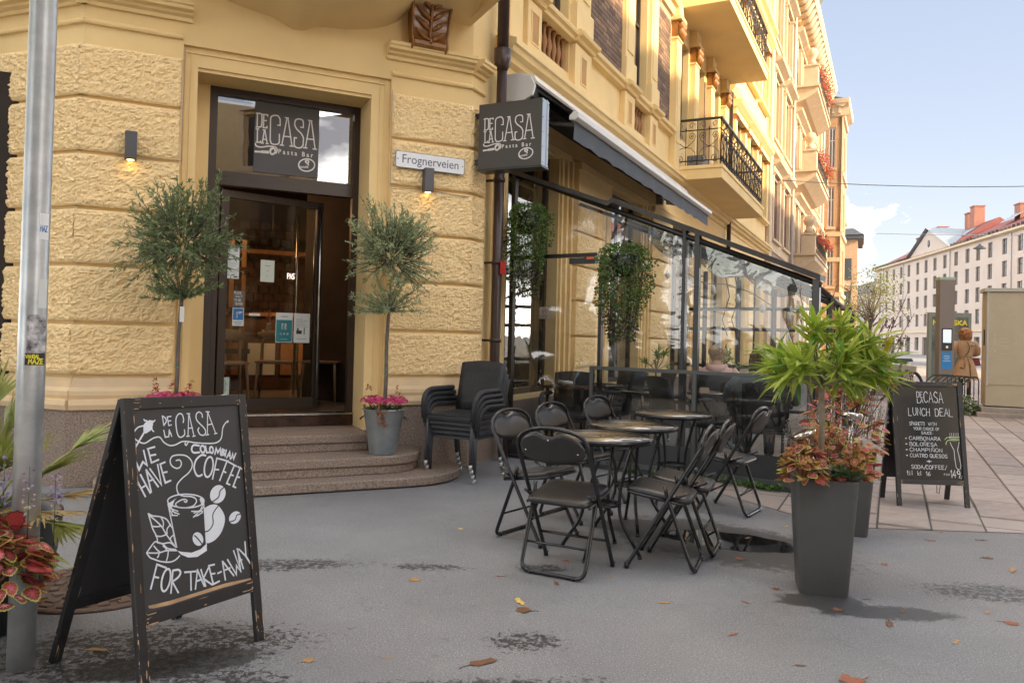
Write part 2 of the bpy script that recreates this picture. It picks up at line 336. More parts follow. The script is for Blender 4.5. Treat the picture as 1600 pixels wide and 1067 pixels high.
# fallen leaves, one by one
lc = [mt('dead_leaf_brown', (.19, .085, .04), .7, var=.5, vs=40), mt('dead_leaf_tan', (.42, .25, .11), .7, var=.4, vs=40), mt('dead_leaf_yellow', (.72, .50, .14), .6, var=.3, vs=40), mt('dead_leaf_red', (.32, .11, .06), .7, var=.4, vs=40)]
def leafmesh(seed, lobed):
    r = random.Random(seed); n = 18; g = M(); vs = [(0, 0, .012)]
    for i in range(n):
        a = 2 * PI * i / n; rr = (.5 + .5 * abs(math.cos(a * 2.5)) ** .6) if lobed else (.55 + .45 * abs(math.cos(a)))
        rr *= r.uniform(.8, 1.1) * .5; y = math.sin(a) * rr * (1 if lobed else .5)
        vs.append((math.cos(a) * rr, y, .003 + r.uniform(0, .10) * rr * (1.3 if abs(y) > .1 else .6)))
    g.add(vs, [(0, i + 1, (i + 1) % n + 1) for i in range(n)]); g.tube([(.4, 0, .01), (.62, .03, .02), (.8, .1, .01)], .012, 4)
    return g
LV = [(-0.48,4.18,.07,1),(0.27,4.18,.075,0),(0.07,3.88,.105,2),(.09,3.76,.09,0),(.79,3.92,.075,1),(1.2,3.96,.05,3),(1.43,4.18,.05,0),(1.02,3.52,.06,3),(-.08,3.15,.14,0),(-.77,3.13,.06,1),(-.46,3.17,.045,1),(-1.63,3.18,.09,1),(-.31,5.3,.045,2),(-.03,4.28,.045,3),(.56,4.31,.05,1),(1.63,3.88,.06,0),(1.8,3.7,.10,0),(1.95,3.88,.06,0),(1.4,4.74,.06,3),(1.6,5.25,.05,1),(1.98,5.6,.05,2),(1.72,7.2,.05,1),(1.5,6.3,.07,2),(2.85,5.3,.06,3),(2.98,4.9,.07,0),(2.98,4.65,.11,1),(2.38,3.9,.06,1),(2.4,3.75,.07,3),(2.0,3.5,.07,1),(1.2,3.2,.05,0),(1.35,3.06,.12,3),(3.05,5.55,.06,3),(3.2,5.35,.07,0),(2.25,4.7,.05,3),(1.93,4.75,.03,1),(1.85,4.05,.04,0),(.35,4.6,.05,3),(4.1,6.9,.06,1)]
desc = ['curled brown', 'pale tan', 'bright yellow', 'reddish brown']
near = {0:'on the open asphalt left of the black chairs',2:'large, in front of the folding chair in front',8:'large wet one by the lower edge',11:'between the feet of the large chalkboard',12:'left of the folding chairs near the steps',22:'under the round tables'}
lm = {}; seen = {}
LM = [(-1.1, 3.1, 'the large chalkboard'), (-1.83, 3, 'the steel pole'), (.3, 4.3, 'the front folding chair'), (1.1, 4.6, 'the right folding chairs'), (1.66, 4.15, 'the tall grey planter'), (3.3, 6.3, 'the lunch menu board'), (1.5, 5.2, 'the puddle'), (2.34, 5.5, 'the rear grey planter'), (2.2, 7, 'the glass screen'), (0, 6.6, 'the granite steps'), (2.9, 4.6, 'the paving edge'), (.1, 5.2, 'the left folding chair'), (1.2, 3.0, 'the bottom edge of the view'), (-.3, 3.2, 'the bare asphalt')]
for i, (x, y, s, c) in enumerate(LV):
    lob = i % 3 == 0; key = (i % 5, lob, c)
    if key not in lm: lm[key] = leafmesh(i, lob).mesh('fallen_leaf', lc[c])
    o = node('fallen_leaf', lm[key], None, loc=(x, y, .001), rot=(0, 0, rnd.uniform(0, 6.28))); o.scale = (s, s, s)
    lx, ly, ln = min(LM, key=lambda q: math.hypot(q[0] - x, q[1] - y)); dx, dy = x - lx, y - ly
    side = ('right of' if dx > 0 else 'left of') if abs(dx) > abs(dy) else ('behind' if dy > 0 else 'in front of')
    if i in near: side, ln = '', near[i]
    lab = ' '.join((desc[c] + ' autumn leaf ' + side + ' ' + ln).split()); k = seen.get(lab, 0); seen[lab] = k + 1
    tag(o, lab + (', the farther one', ', the middle one', ', the nearest one', ', the smallest one')[k - 1] if k else lab, 'leaf', 'autumn leaves scattered on the ground')
BOARD=dict(o=(-1.006, 3.3345, 0.0),ux=(0.4538, 0.8906, -0.0302),uy=(-0.1443, 0.1069, 0.9838),w=0.596,h=1.034)
BD_THIN="~-3345,9301 -3312,9417 -3367,9617 -3531,9644 -3680,9436 -3677,9008 -3603,8770 -3464,8729 -3313,8828 -3308,9004|-3125,9637 -2994,9631|-3043,9621 -3157,8738|-3034,9621 -2861,8725|-3111,9051 -2906,9058|-3225,8739 -3094,8742|-2921,8717 -2802,8729|~-2374,9457 -2387,9591 -2530,9678 -2673,9584 -2659,9343 -2314,9001 -2269,8816 -2389,8724 -2560,8776 -2645,8941 -2587,9038|-2171,9675 -2009,9660|-2090,9671 -2186,8730|-2090,9671 -1745,8752|-2129,9131 -1889,9158|-2258,8723 -2119,8737|-1814,8741 -1687,8757|-4298,9603 -4258,9237|~-4298,9603 -4168,9519 -4133,9383 -4258,9237|-4074,9553 -4032,9216|-4074,9553 -3902,9572|-4055,9386 -3925,9399|-4032,9216 -3906,9235|-4273,9046 -4226,8776 -4111,8787|-4022,9049 -4066,8784|-4022,9049 -3927,8793|-4048,8897 -3955,8903|~-5161,9271 -5399,9230 -5579,9057 -5574,8837 -5353,8673 -5144,8620 -4920,8714 -4717,8793 -4473,8794 -4308,8592 -4047,8445 -3769,8453 -3479,8547 -3194,8536 -2811,8455 -2217,8381 -1754,8373 -1476,8536 -1358,8941 -1205,9140 -1044,9236 -1066,9174|~-3146,8525 -3263,8393 -3322,8437 -3291,8520|~-5122,9512 -5083,9453 -5030,9469 -4977,9421|~-4779,9437 -4715,9407 -4645,9456|~-4797,9193 -4796,9099 -4730,9031|~-3795,7840 -3632,7843 -3559,7701 -3655,7557 -3842,7550 -4038,7693 -4068,7886 -3942,8027 -3615,8042 -3290,7966 -3067,7749 -3063,7514 -3250,7301 -3598,7109 -3825,6908 -3843,6682 -3741,6516 -3514,6424|~-2583,6107 -2634,6031 -2769,5975 -2971,5946 -3219,5945 -3487,5972 -3749,6024 -3980,6096 -4160,6180 -4271,6268 -4305,6353 -4259,6426 -4136,6481 -3947,6513 -3708,6518 -3443,6495 -3176,6445 -2933,6374 -2741,6288 -2619,6196 -2583,6107|~-3547,6231 -3469,6189 -3410,6238 -3513,6306 -3730,6293 -3951,6194 -3856,6058 -3540,5980 -3156,5989 -2965,6139 -3020,6281 -3233,6377 -3557,6435|-4303,6245 -4030,4570|-2609,6133 -2627,4344|~-5189,6019 -5093,5648 -5035,5430 -4885,5110 -4876,4900|~-5189,6019 -4999,5905 -4704,5829 -4410,5683 -4249,5422 -4157,5278 -4125,5015 -4075,4664|~-5145,5949 -4679,5495 -4454,5117 -4082,4580|~-5076,5541 -4881,5487 -4681,5474|~-4931,5161 -4710,5100 -4479,5121|~-4655,5808 -4559,5602 -4582,5436|~-4246,5464 -4412,5322 -4425,5154|~-4876,4900 -4630,4820 -4325,4796 -4130,4632|~-4122,5057 -4286,4959 -4248,4782|~-5364,4622 -5232,4431 -5067,4335 -4779,4192 -4381,4088 -4119,4119 -3927,4229|~-5364,4622 -5023,4927 -4874,4920 -4632,4791 -4443,4607 -4089,4496|~-5316,4612 -4854,4520 -4500,4534 -4041,4444|~-5032,4805 -4896,4633 -4802,4552|~-4830,4515 -4862,4418 -4916,4366|~-4427,4477 -4465,4316 -4527,4182|~-4498,4555 -4542,4647 -4637,4729|-4274,6090 -4138,5833|-4243,6150 -4006,5847|-4199,6057 -3869,5899|-4167,5794 -3908,5745|-4130,5939 -3825,5784|-4211,6231 -4125,6003|-2649,6004 -2844,5719|-2725,5790 -3124,5718|-2650,5869 -3136,5578|-2707,5675 -2969,5582|-2703,5720 -3228,5800|-2852,5631 -3165,5565"
BD_THICK="-5600,8455 -5182,8986|-5661,8187 -5467,7665 -5287,7939 -5117,7796 -5223,8349|-5031,8388 -4918,7865|-5052,8397 -4743,8445|-4963,8140 -4721,8155|-4918,7865 -4604,7949|-5615,7348 -5276,6666|-5418,7470 -5055,6761|-5423,6980 -5222,7064|-5165,7607 -5010,6791|-5164,7625 -4693,6949|-5084,7193 -4877,7242|-4999,7644 -4543,6997 -4653,7764|-4537,7774 -4361,7049 -4117,7103|-4537,7774 -4323,7828|-4465,7436 -4262,7451|~-2650,8323 -2917,8365 -3027,8216 -2942,8071 -2663,8058|~-2369,8173 -2371,8129 -2383,8090 -2405,8058 -2433,8038 -2467,8030 -2501,8036 -2533,8055 -2560,8086 -2579,8124 -2588,8167 -2586,8210 -2574,8249 -2552,8280 -2524,8301 -2491,8309 -2456,8303 -2424,8284 -2397,8254 -2378,8215 -2369,8173|-2328,8277 -2291,8013 -2124,8010|~-1947,8101 -1947,8061 -1957,8025 -1974,7996 -1996,7977 -2022,7970 -2050,7976 -2076,7994 -2097,8022 -2112,8058 -2120,8097 -2119,8137 -2110,8173 -2093,8202 -2071,8221 -2045,8228 -2017,8223 -1991,8205 -1970,8177 -1955,8141 -1947,8101|-1875,7915 -1786,8143 -1715,7962 -1569,8116 -1577,7868|-1466,8083 -1542,7844|~-1466,8083 -1356,8016 -1489,7954|~-1489,7954 -1344,7867 -1543,7836|-1259,8024 -1346,7785|-1262,7715 -1079,7934 -1071,7635|-1201,7792 -1069,7767|-997,7669 -925,7850 -894,7610 -762,7835|~-2362,7899 -2559,7938 -2846,7767 -2970,7465 -2873,7180 -2731,7117 -2604,7157|~-2031,7379 -2078,7259 -2140,7156 -2212,7080 -2286,7038 -2355,7035 -2412,7069 -2453,7139 -2472,7236 -2469,7351 -2443,7475 -2397,7594 -2336,7697 -2264,7775 -2190,7818 -2120,7823 -2062,7790 -2020,7720 -2001,7622 -2004,7504 -2031,7379|-1788,7737 -2085,6930|-1788,7737 -1187,7555|-1959,7297 -1744,7262|-1279,7540 -1718,6826|-1225,7547 -777,7307|-1500,7178 -1375,7107|-894,7336 -1365,6661 -1207,6581|-1119,6980 -988,6941|-681,7272 -493,7160|-563,7230 -1032,6497 -903,6427|-789,6860 -660,6824|-4960,4118 -5279,3324|-4959,4126 -4573,3919|-5100,3704 -4932,3637|~-4434,3405 -4484,3293 -4547,3198 -4615,3131 -4682,3098 -4742,3102 -4788,3143 -4817,3215 -4825,3314 -4812,3428 -4780,3547 -4730,3659 -4669,3754 -4600,3823 -4533,3857 -4472,3855 -4425,3815 -4396,3741 -4387,3642 -4400,3526 -4434,3405|-4281,3730 -4429,2968|~-4279,3751 -4021,3724 -3942,3592 -4069,3451 -4336,3356|-4336,3356 -4103,2906|-3742,3570 -3235,3493|-3470,3488 -3507,2861|-3149,3526 -3302,2846|-3148,3535 -2875,2854|-3240,3113 -2990,3133|-2974,3497 -2809,2838|-2601,3504 -2894,3142 -2493,2817|-2584,3571 -2424,2815 -2118,2864|-2584,3571 -2309,3558|-2512,3233 -2318,3212|-2158,3185 -1991,3207|-1884,3590 -1806,2851|-1872,3587 -1359,2918|-1848,3221 -1527,3255|-1613,3602 -1212,2922 -1176,3281 -969,2997 -1263,3888|-1049,3925 -969,2997|-1073,3930 -821,3090|-1020,3410 -872,3449|-971,3896 -612,3526|-620,4123 -623,3538 -371,3134"
BD_FILL="-5158,9308 -5020,9431 -4864,9479 -4715,9415 -4748,9266 -4849,9084 -5052,8985 -5182,8986|~-1513,6119 -1581,6040 -1669,5979 -1769,5939 -1876,5922 -1981,5930 -2077,5962 -2159,6015 -2221,6085 -2259,6169 -2271,6260 -2255,6353 -2212,6441 -2146,6519 -2061,6581 -1962,6623 -1856,6641 -1750,6636 -1651,6606 -1566,6553 -1502,6482 -1463,6396 -1451,6303 -1468,6208|~-847,5042 -934,4994 -1033,4967 -1134,4965 -1227,4986 -1302,5028 -1354,5088 -1377,5160 -1368,5236 -1330,5310 -1264,5374 -1178,5422 -1080,5450 -978,5454 -884,5434 -807,5391 -754,5331 -730,5258 -739,5181 -779,5106|~-2763,4694 -2757,4611 -2777,4536 -2820,4475 -2881,4437 -2956,4423 -3036,4436 -3113,4474 -3180,4532 -3231,4606 -3261,4688 -3266,4770 -3247,4844 -3206,4905 -3145,4943 -3071,4958 -2991,4947 -2913,4910 -2845,4851 -2793,4777|~-2609,5818 -2254,5910 -1908,5836 -1642,5487 -1601,5158 -1833,4738 -2211,4489 -2616,4466 -2629,4834|-4015,4439 -3845,4255 -3538,4085 -3106,4019 -2615,4164 -2619,4431 -2916,4276 -3362,4232 -3836,4361|-4303,6245 -4269,6025 -4116,6110 -3993,6330 -3881,6410|-2708,6305 -2592,6131 -2621,5932 -2733,6016 -2801,6206"
BD_DARK="~-1448,6552 -1734,6403 -1847,6163 -2185,6018|~-733,5308 -955,5286 -1066,5116 -1347,5079|~-3172,4852 -3069,4758 -2943,4603 -2833,4450|~-1911,5804 -2202,5529 -2217,5168 -2430,4943 -2634,4902"
BD_WOOD="-5428,2745 -4492,2692 -3386,2694 -1849,2712 -119,2584 -91,2474 -1863,2572 -3397,2568 -4503,2550 -5197,2601 -5387,2650"
LOGO="224,5487 228,4202|~123,5479 460,5507 628,5334 640,4450 497,4239 160,4192|801,5465 803,4225|719,5467 1141,5479 1165,5354|804,4898 1055,4913|769,4220 1109,4238 1119,4375|267,4009 283,2775|165,4017 368,4023|202,2779 573,2792 590,2921|789,4010 965,4027|897,4025 744,2764|931,4030 1186,2772|801,3126 1087,3128|663,2754 826,2754|1105,2754 1262,2753|2114,4634 2321,4634|2321,4634 2304,5218|~2304,5218 2102,5511 1792,5516 1520,5391 1425,5129|1425,5129 1448,3176|~1448,3176 1561,2835 1906,2772 2213,2883 2295,3144|2295,3144 2277,3785|2783,5452 3062,5456|2937,5438 2528,2781|3021,5450 3468,2829|2662,3657 3338,3675|2389,2784 2680,2779|3279,2805 3609,2804|4243,4735 4477,4732|4484,4733 4477,5238|~4477,5238 4379,5442 4058,5505 3780,5393 3681,5162|3681,5162 3668,4872|~3668,4872 3876,4504 4311,4130 4535,3726|4535,3726 4518,3072|~4518,3072 4349,2797 3998,2717 3748,2829 3672,3036|3672,3036 3675,3648 3879,3654|4968,5496 5282,5497|5111,5473 4739,2811|5232,5490 5669,2819|4842,3694 5535,3712|4562,2803 4882,2807|5475,2795 5806,2793|~125,2614 212,2413 620,2359 1228,2508 1706,2554 2018,2466 2115,2228 1999,1929|~1918,2132 1903,2008 1856,1898 1782,1819 1694,1784 1605,1797 1527,1857 1474,1955 1453,2074 1467,2198 1514,2308 1587,2387 1676,2422 1765,2410 1843,2350 1896,2252 1918,2132|~1894,1992 1820,1914 1733,1866 1645,1854 1572,1882 1522,1944 1505,2032 1522,2131 1571,2226 1645,2305 1733,2353 1820,2364 1894,2337 1944,2275 1961,2187 1944,2088 1894,1992|~5671,1254 5655,1120 5602,987 5515,864 5396,756 5253,669 5094,607 4925,572 4756,568 4595,593 4449,648 4326,727 4234,829 4174,947 4152,1076 4167,1209 4219,1341 4305,1463 4422,1571 4564,1659 4722,1721 4891,1757 5060,1762 5222,1738 5369,1685 5493,1605 5587,1503 5648,1384 5671,1254|~4852,1375 4777,1511 4895,1612 5060,1581 5085,1439 4945,1350 4850,1448|~4945,1350 5018,1286 5071,1184"
# fork handle [(1.533, 2.969), (1.644, 2.978), (1.744, 2.987), (1.757, 2.988), (1.922, 2.98), (1.993, 2.981), (2.1, 2.987), (1.982, 2.857), (2.067, 2.888)]
# ------------------------------------------------------------------ the ochre corner building
def wall_holes(g, t0, t1, z0, z1, holes, y0=0, y1=.3):
    xs = sorted({t0, t1} | {h[0] for h in holes} | {h[1] for h in holes}); zs = sorted({z0, z1} | {h[2] for h in holes} | {h[3] for h in holes})
    for a, b in zip(zs, zs[1:]):
        run = None
        for c, d in zip(xs, xs[1:]):
            hol = any(h[0] < (c + d) / 2 < h[1] and h[2] < (a + b) / 2 < h[3] for h in holes)
            if not hol and run is None: run = c
            if hol and run is not None: g.box(run, c, y0, y1, a, b); run = None
        if run is not None: g.box(run, xs[-1], y0, y1, a, b)
    return g
CB = thing('corner_building', 'ochre yellow corner building with rusticated walls, cut corner doorway and iron balconies', 'building', (-.459, 7.826, 0))
def bp(name, g, mat, fr, parent=None, **k):
    """a part of the corner building placed in a wall frame"""
    if parent is None:
        k['loc'] = (fr.o.x + .459, fr.o.y - 7.826, 0); k['rot'] = (0, 0, fr.rz); return ob(name, g, mat, CB, **k)
    return ob(name, g, mat, parent, **k)
def rust(fr, t0, t1, z0, z1, y=-.035, seed=0, name='rusticated_block', ends=(True, True), step=.0125, bulge=.022):
    nx = max(2, int((t1 - t0) / step)); nz_ = max(2, int((z1 - z0 - .03) / step)); z0 += .015; z1 -= .015; vs = []; fs = []
    for j in range(nz_ + 1):
        for i in range(nx + 1):
            x = t0 + (t1 - t0) * i / nx; z = z0 + (z1 - z0) * j / nz_
            e = min((j) / 2.5, (nz_ - j) / 2.5, (i / 2.5) if ends[0] else 9, ((nx - i) / 2.5) if ends[1] else 9, 1)
            e = e ** .5
            P = Vector((x * 9 + seed * 3.1, z * 11 + fr.rz * 5, 1.3)); w_ = noise.noise(P) * .5
            d = noise.noise(Vector((x * 34 + w_ * 2, z * 40 + fr.rz * 9, seed))) ; d2 = noise.noise(Vector((x * 48, z * 60, seed + 9)))
            d3 = noise.noise(Vector((x * 20 + 5, z * 27, seed + 3))); vs.append((x, y - (.004 + bulge * (.25 + .75 * (1 - abs(d) * 2.2) * .5 + .5 * w_ + .45 * d2 + .5 * d3)) * e, z))
    n = nx + 1
    for j in range(nz_):
        for i in range(nx): a = j * n + i; fs.append((a, a + 1, a + 1 + n, a + n))
    g = M(); g.add(vs, fs, False)
    g.add([(t0, y, z0), (t1, y, z0), (t1, y, z1), (t0, y, z1), (t0, .02, z0), (t1, .02, z0), (t1, .02, z1), (t0, .02, z1)], [(0, 4, 5, 1), (1, 5, 6, 2), (2, 6, 7, 3), (3, 7, 4, 0)])
    return bp(name, g, rust_m, fr)
ZC = [.89, 1.32, 1.79, 2.25, 2.70, 3.15, 3.59]
BASEP = [(.0, .62), (-.075, .62), (-.085, .66), (-.075, .70), (-.05, .705), (-.062, .735), (-.06, .77), (-.035, .80), (-.03, .84), (-.02, .875), (0, .88)]
CROWN = [(0, 3.90), (-.03, 3.90), (-.035, 3.93), (-.07, 3.945), (-.075, 3.965), (-.12, 3.975), (-.125, 4.0), (-.14, 4.01), (-.14, 4.04), (0, 4.05)]
BEAD = [(0, 3.745), (-.028, 3.75), (-.034, 3.765), (-.028, 3.78), (-.012, 3.79), (0, 3.80)]
# back-up walls behind the blocks
g = M(); g.box(.12, .87, 0, .6, .0, 4.1); g.box(2.70, 3.53, 0, .35, .0, 4.1); g.box(.87, 2.70, .04, .3, 3.55, 3.715); g.box(.87, 2.70, .0, .3, 3.715, 4.6); g.box(.12, .87, 0, .3, 4.1, 7); g.box(2.7, 3.53, 0, .3, 4.1, 7)
g.box(.87, .99, .04, .46, .38, 3.55); g.box(2.52, 2.70, .04, .46, .38, 3.55); g.box(.99, 1.12, .40, .50, .38, 3.55); g.box(.99, 1.12, .06, .40, 3.52, 3.55); g.box(1.12, 2.52, .06, .44, 3.52, 3.55)
bp('corner_wall', g, plaster, FC)
for k in range(6):
    rust(FC, .098, .862, ZC[k], ZC[k + 1], seed=k, ends=(False, True)); rust(FC, 2.71, 3.548, ZC[k], ZC[k + 1], seed=k + 20, ends=(True, False))
for nm, pr, mat in (('base_moulding', BASEP, plaster_b), ('bead_moulding', BEAD, plaster), ('crown_moulding', CROWN, plaster)):
    for a, b in ((.06, .93), (2.64, 3.53)) if nm[0] == 'c' else ((.10, .86), (2.70, 3.53)): g = M(); g.ext(pr, a, b); bp(nm, g, mat, FC)
for a, b in ((.08, .90), (2.66, 3.56)): g = M(); g.box(a, b, -.055, .3, 0, .619); bp('granite_plinth', g, granite, FC, bev=.006)
# door surround fillets
g = M()
for x in (.885, .93, 2.60, 2.645): g.box(x, x + .012, .028, .045, .62, 3.70)
g.box(.885, 2.657, .026, .045, 3.66, 3.672); bp('surround_fillet', g, plaster, FC)
# oriel above the door
g = M()
def orl(n=16):
    vs = []; fs = []; nx = 30
    for i in range(nx + 1):
        x = .62 + (3.5 - .62) * i / nx; u = (x - 1.85) / .95
        dip = .30 * max(0, 1 - u * u) ** .5 if abs(u) < 1 else 0
        dip2 = .07 * max(0, 1 - ((x - 1.80) / .17) ** 2)
        for j in range(n + 1):
            s = j / n; y = -.95 * s; z = 4.38 + .10 * s - dip * math.cos(s * PI / 2) ** .7 - dip2 * (1 if s < .6 else 0) + .05 * s; vs.append((x, y, z))
    for i in range(nx):
        for j in range(n): a = i * (n + 1) + j; fs.append((a, a + n + 1, a + n + 2, a + 1))
    return vs, fs
g.add(*orl(), smooth=True); g.box(.6, 3.52, -.97, -.0, 4.62, 7.0); g.box(.62, 3.5, -.95, -.9, 4.5, 4.63); g.box(3.44, 3.52, -.95, 0, 4.40, 4.63); g.box(.6, .68, -.95, 0, 4.4, 4.63)
bp('oriel', g, plaster, FC)
# carved console under the oriel
def console(t, name='carved_console'):
    g = M(); n = 22; prof = []
    for i in range(n + 1):
        u = i / n; z = 3.98 + .66 * u; y = -(.05 + .09 * math.sin(min(u * 5, 1) * PI) * (1 if u < .2 else 0) + .36 * u ** 1.5 + .05 * math.sin(u * 6.5)); prof.append((y, z))
    hw = .185
    for a, b in zip(prof, prof[1:]):
        w0 = hw * (.82 + .25 * (a[1] - 3.98) / .66); w1 = hw * (.82 + .25 * (b[1] - 3.98) / .66)
        g.add([(t - w0, 0, a[1]), (t - w0, a[0], a[1]), (t + w0, a[0], a[1]), (t + w0, 0, a[1]), (t - w1, 0, b[1]), (t - w1, b[0], b[1]), (t + w1, b[0], b[1]), (t + w1, 0, b[1])], [(0, 1, 5, 4), (1, 2, 6, 5), (2, 3, 7, 6)])
    g.tube([(t - hw * .85, -.085, 4.05), (t + hw * .85, -.085, 4.05)], .045, 10); g.tube([(t - hw * .85, -.06, 4.0), (t + hw * .85, -.06, 4.0)], .02, 8)
    def surf(u): k = min(n - 1, int(u * n)); f = u * n - k; return prof[k][0] * (1 - f) + prof[k + 1][0] * f, prof[k][1] * (1 - f) + prof[k + 1][1] * f
    for s in (-1, 1):
        g.tube([(t + s * hw * (.9 + .2 * u), surf(u)[0] - .008, surf(u)[1]) for u in [i / 12 for i in range(13)]], .014, 6)
        for q in range(5):
            u0 = .16 + q * .15; pts = []
            for i in range(6): u = min(.99, u0 + i * .032); pts.append((t + s * hw * (.08 + .15 * i), surf(u)[0] - .016 - .006 * math.sin(i), surf(u)[1]))
            g.tube(pts, [.012, .022, .026, .022, .016, .006], 6)
    g.tube([(t, surf(u)[0] - .014, surf(u)[1]) for u in [.12 + i * .08 for i in range(11)]], .016, 6)
    return g
bp(name='carved_console', g=console(3.02), mat=mt('varnished_ochre', (.36, .15, .03), .38, var=.45, vs=9, coat=.3), fr=FC)
# side facade, running away to the left
g = M(); wall_holes(g, 0, 30, 0, 4.1, [(27.2, 28.75, .6, 3.5), (23, 25.2, .6, 3.5), (18, 20, .6, 3.5), (13, 15, .6, 3.5)], 0, .3)
wall_holes(g, 0, 30, 4.1, 15, [(a, a + 1.2, z, z + 2) for a in (14, 18, 23, 27) for z in (5.3, 8.7, 12)], 0, .3); bp('side_wall', g, plaster, FL)
for k in range(6): rust(FL, 28.98, 30.02, ZC[k], ZC[k + 1], seed=k + 40, ends=(True, False))
g = M(); g.ext(BASEP, 28.8, 30.02); bp('base_moulding', g, plaster_b, FL); g = M(); g.ext(BEAD, 28.8, 30.02); bp('bead_moulding', g, plaster, FL); g = M(); g.ext(CROWN, 0, 30.05); bp('crown_moulding', g, plaster, FL)
g = M(); g.box(0, 30.02, -.055, .2, 0, .619); bp('granite_plinth', g, granite, FL)
def shopwin(fr, t0, t1, z0, z1, y=.12, mull=(), rail=None, gl=None, inside=True):
    g = M(); f = .07
    g.box(t0, t1, y, y + .06, z0, z0 + f); g.box(t0, t1, y, y + .06, z1 - f, z1); g.box(t0, t0 + f, y, y + .06, z0 + f, z1 - f); g.box(t1 - f, t1, y, y + .06, z0 + f, z1 - f)
    for m in mull: g.box(m - .03, m + .03, y + .003, y + .055, z0 + f, z1 - f)
    if rail: g.box(t0 + f, t1 - f, y + .005, y + .05, rail - .035, rail + .035)
    o = bp('window_frame', g, bronze, fr); q = M(); q.poly([(t0 + f, y + .03, z0 + f), (t1 - f, y + .03, z0 + f), (t1 - f, y + .03, z1 - f), (t0 + f, y + .03, z1 - f)]); bp('pane', q, gl or win_glass, fr, o)
    if inside:
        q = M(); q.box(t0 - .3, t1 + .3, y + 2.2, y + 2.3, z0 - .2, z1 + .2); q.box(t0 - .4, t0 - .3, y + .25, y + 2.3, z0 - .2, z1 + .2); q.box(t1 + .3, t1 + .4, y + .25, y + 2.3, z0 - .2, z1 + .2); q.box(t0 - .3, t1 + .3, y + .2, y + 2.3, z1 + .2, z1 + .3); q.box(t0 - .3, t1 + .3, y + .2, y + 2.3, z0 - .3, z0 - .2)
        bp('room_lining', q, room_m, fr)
    return o
for a in (27.2,): shopwin(FL, a, a + 1.55, .6, 3.5, gl=tran_glass)
for a in (13, 18, 23): shopwin(FL, a, a + 2.1, .6, 3.5)
def pipe(fr, t, off, z0, z1, parent=None, col=pipe_m, r=.052, nm='downpipe', shoe=False):
    g = M(); top = z1; pts = [(t, -off, z0 + (.0)), (t, -off, z1)]
    if shoe: pts = [(t + .16, -off - .04, .02), (t + .16, -off - .04, .55), (t + .13, -off - .03, .68), (t + .04, -off - .01, .80), (t, -off, .92), (t, -off, z1)]
    g.tube(pts, r, 14)
    for z in ([.5] if shoe else []) + [q for q in (1.25, 2.05, 2.9, 3.4, 6, 8, 10, 12) if z0 + .1 < q < z1 - .1]:
        g.tube([(pts[0][0] if (shoe and z < .6) else t, -off - (.04 if shoe and z < .6 else 0), z - .02), (pts[0][0] if (shoe and z < .6) else t, -off - (.04 if shoe and z < .6 else 0), z + .02)], r + .009, 14)
        if z > 1: g.box(t - .012, t + .012, -off, 0, z - .012, z + .012)
    return bp(nm, g, col, fr)
pipe(FL, 28.85, .11, .0, 14.6)
pipe(FS, .36, .15, 0, 4.2, shoe=True)
g = M(); g.tube([(.36, -.15, 4.25), (.36, -.15, 15)], .06, 14); g.lathe([(.05, 4.02), (.085, 4.10), (.09, 4.25)], 14, (.36, -.15, 0)); bp('downpipe', g, pipe_m, FS)
# small red house plate reading 14+ on the pipe
g = M(); g.box(.30, .42, -.222, -.212, 1.93, 2.06); hp = bp('pipe_label', g, mt('red_enamel', (.55, .03, .03), .4), FS)

# steps
def rrect(t0, t1, d, r, n=8):
    p = [(t0, 0)]
    for cx, a0 in ((t0 + r, 180), (t1 - r, 270)):
        for i in range(n + 1): a = R_(a0 + 90 * i / n); p.append((cx + r * math.cos(a), -d + r + r * math.sin(a)))
    return p + [(t1, 0)]
for t0, t1, d, r, z0, z1 in ((.30, 3.34, .90, .62, 0, .085), (.72, 2.98, .68, .45, .085, .235), (.99, 2.52, .28, .03, .235, .385)):
    g = M(); h = min(.075, z1 - z0); g.ext(rrect(t0, t1, d, r), z1 - h, z1, 'z')
    if z1 - z0 > .1: g.ext(rrect(t0 + .018, t1 - .018, d - .018, r - .01), z0, z1 - h - .0005, 'z')
    bp('granite_step', g, granite, FC, bev=.012, seg=3)
g = M(); g.box(.99, 2.52, 0, .5, .235, .386); bp('threshold_slab', g, granite, FC)
# door frame, kick plate, sill, transom
g = M(); y0, y1 = .42, .50
g.box(1.12, 1.19, y0, y1, .515, 3.52); g.box(2.46, 2.53, y0, y1, .515, 3.52); g.box(1.19, 2.46, y0, y1, 3.45, 3.52); g.box(1.19, 2.46, y0 - .01, y1, 2.62, 2.75); g.box(1.19, 1.235, y0 + .02, y1, .515, 2.62)
dfm = bp('door_frame', g, bronze, FC, bev=.003)
for x in (1.23, 2.36): q = M(); q.box(x, x + .06, y0 - .014, y0 - .009, 2.69, 2.71); bp('drain_slot', q, black_m, FC, dfm)
g = M(); g.box(1.12, 2.53, .40, .50, .390, .495); bp('kick_plate', g, mt('patinated_bronze', (.10, .06, .045), .35, metal=.75, var=.6, vs=7, bump=.3, bs=12), FC)
g = M(); g.box(1.10, 2.53, .37, .50, .496, .514); bp('door_sill', g, steel, FC)
g = M(); g.poly([(1.19, .46, 2.75), (2.46, .46, 2.75), (2.46, .46, 3.45), (1.19, .46, 3.45)]); tp = bp('transom_pane', g, tran_glass, FC)

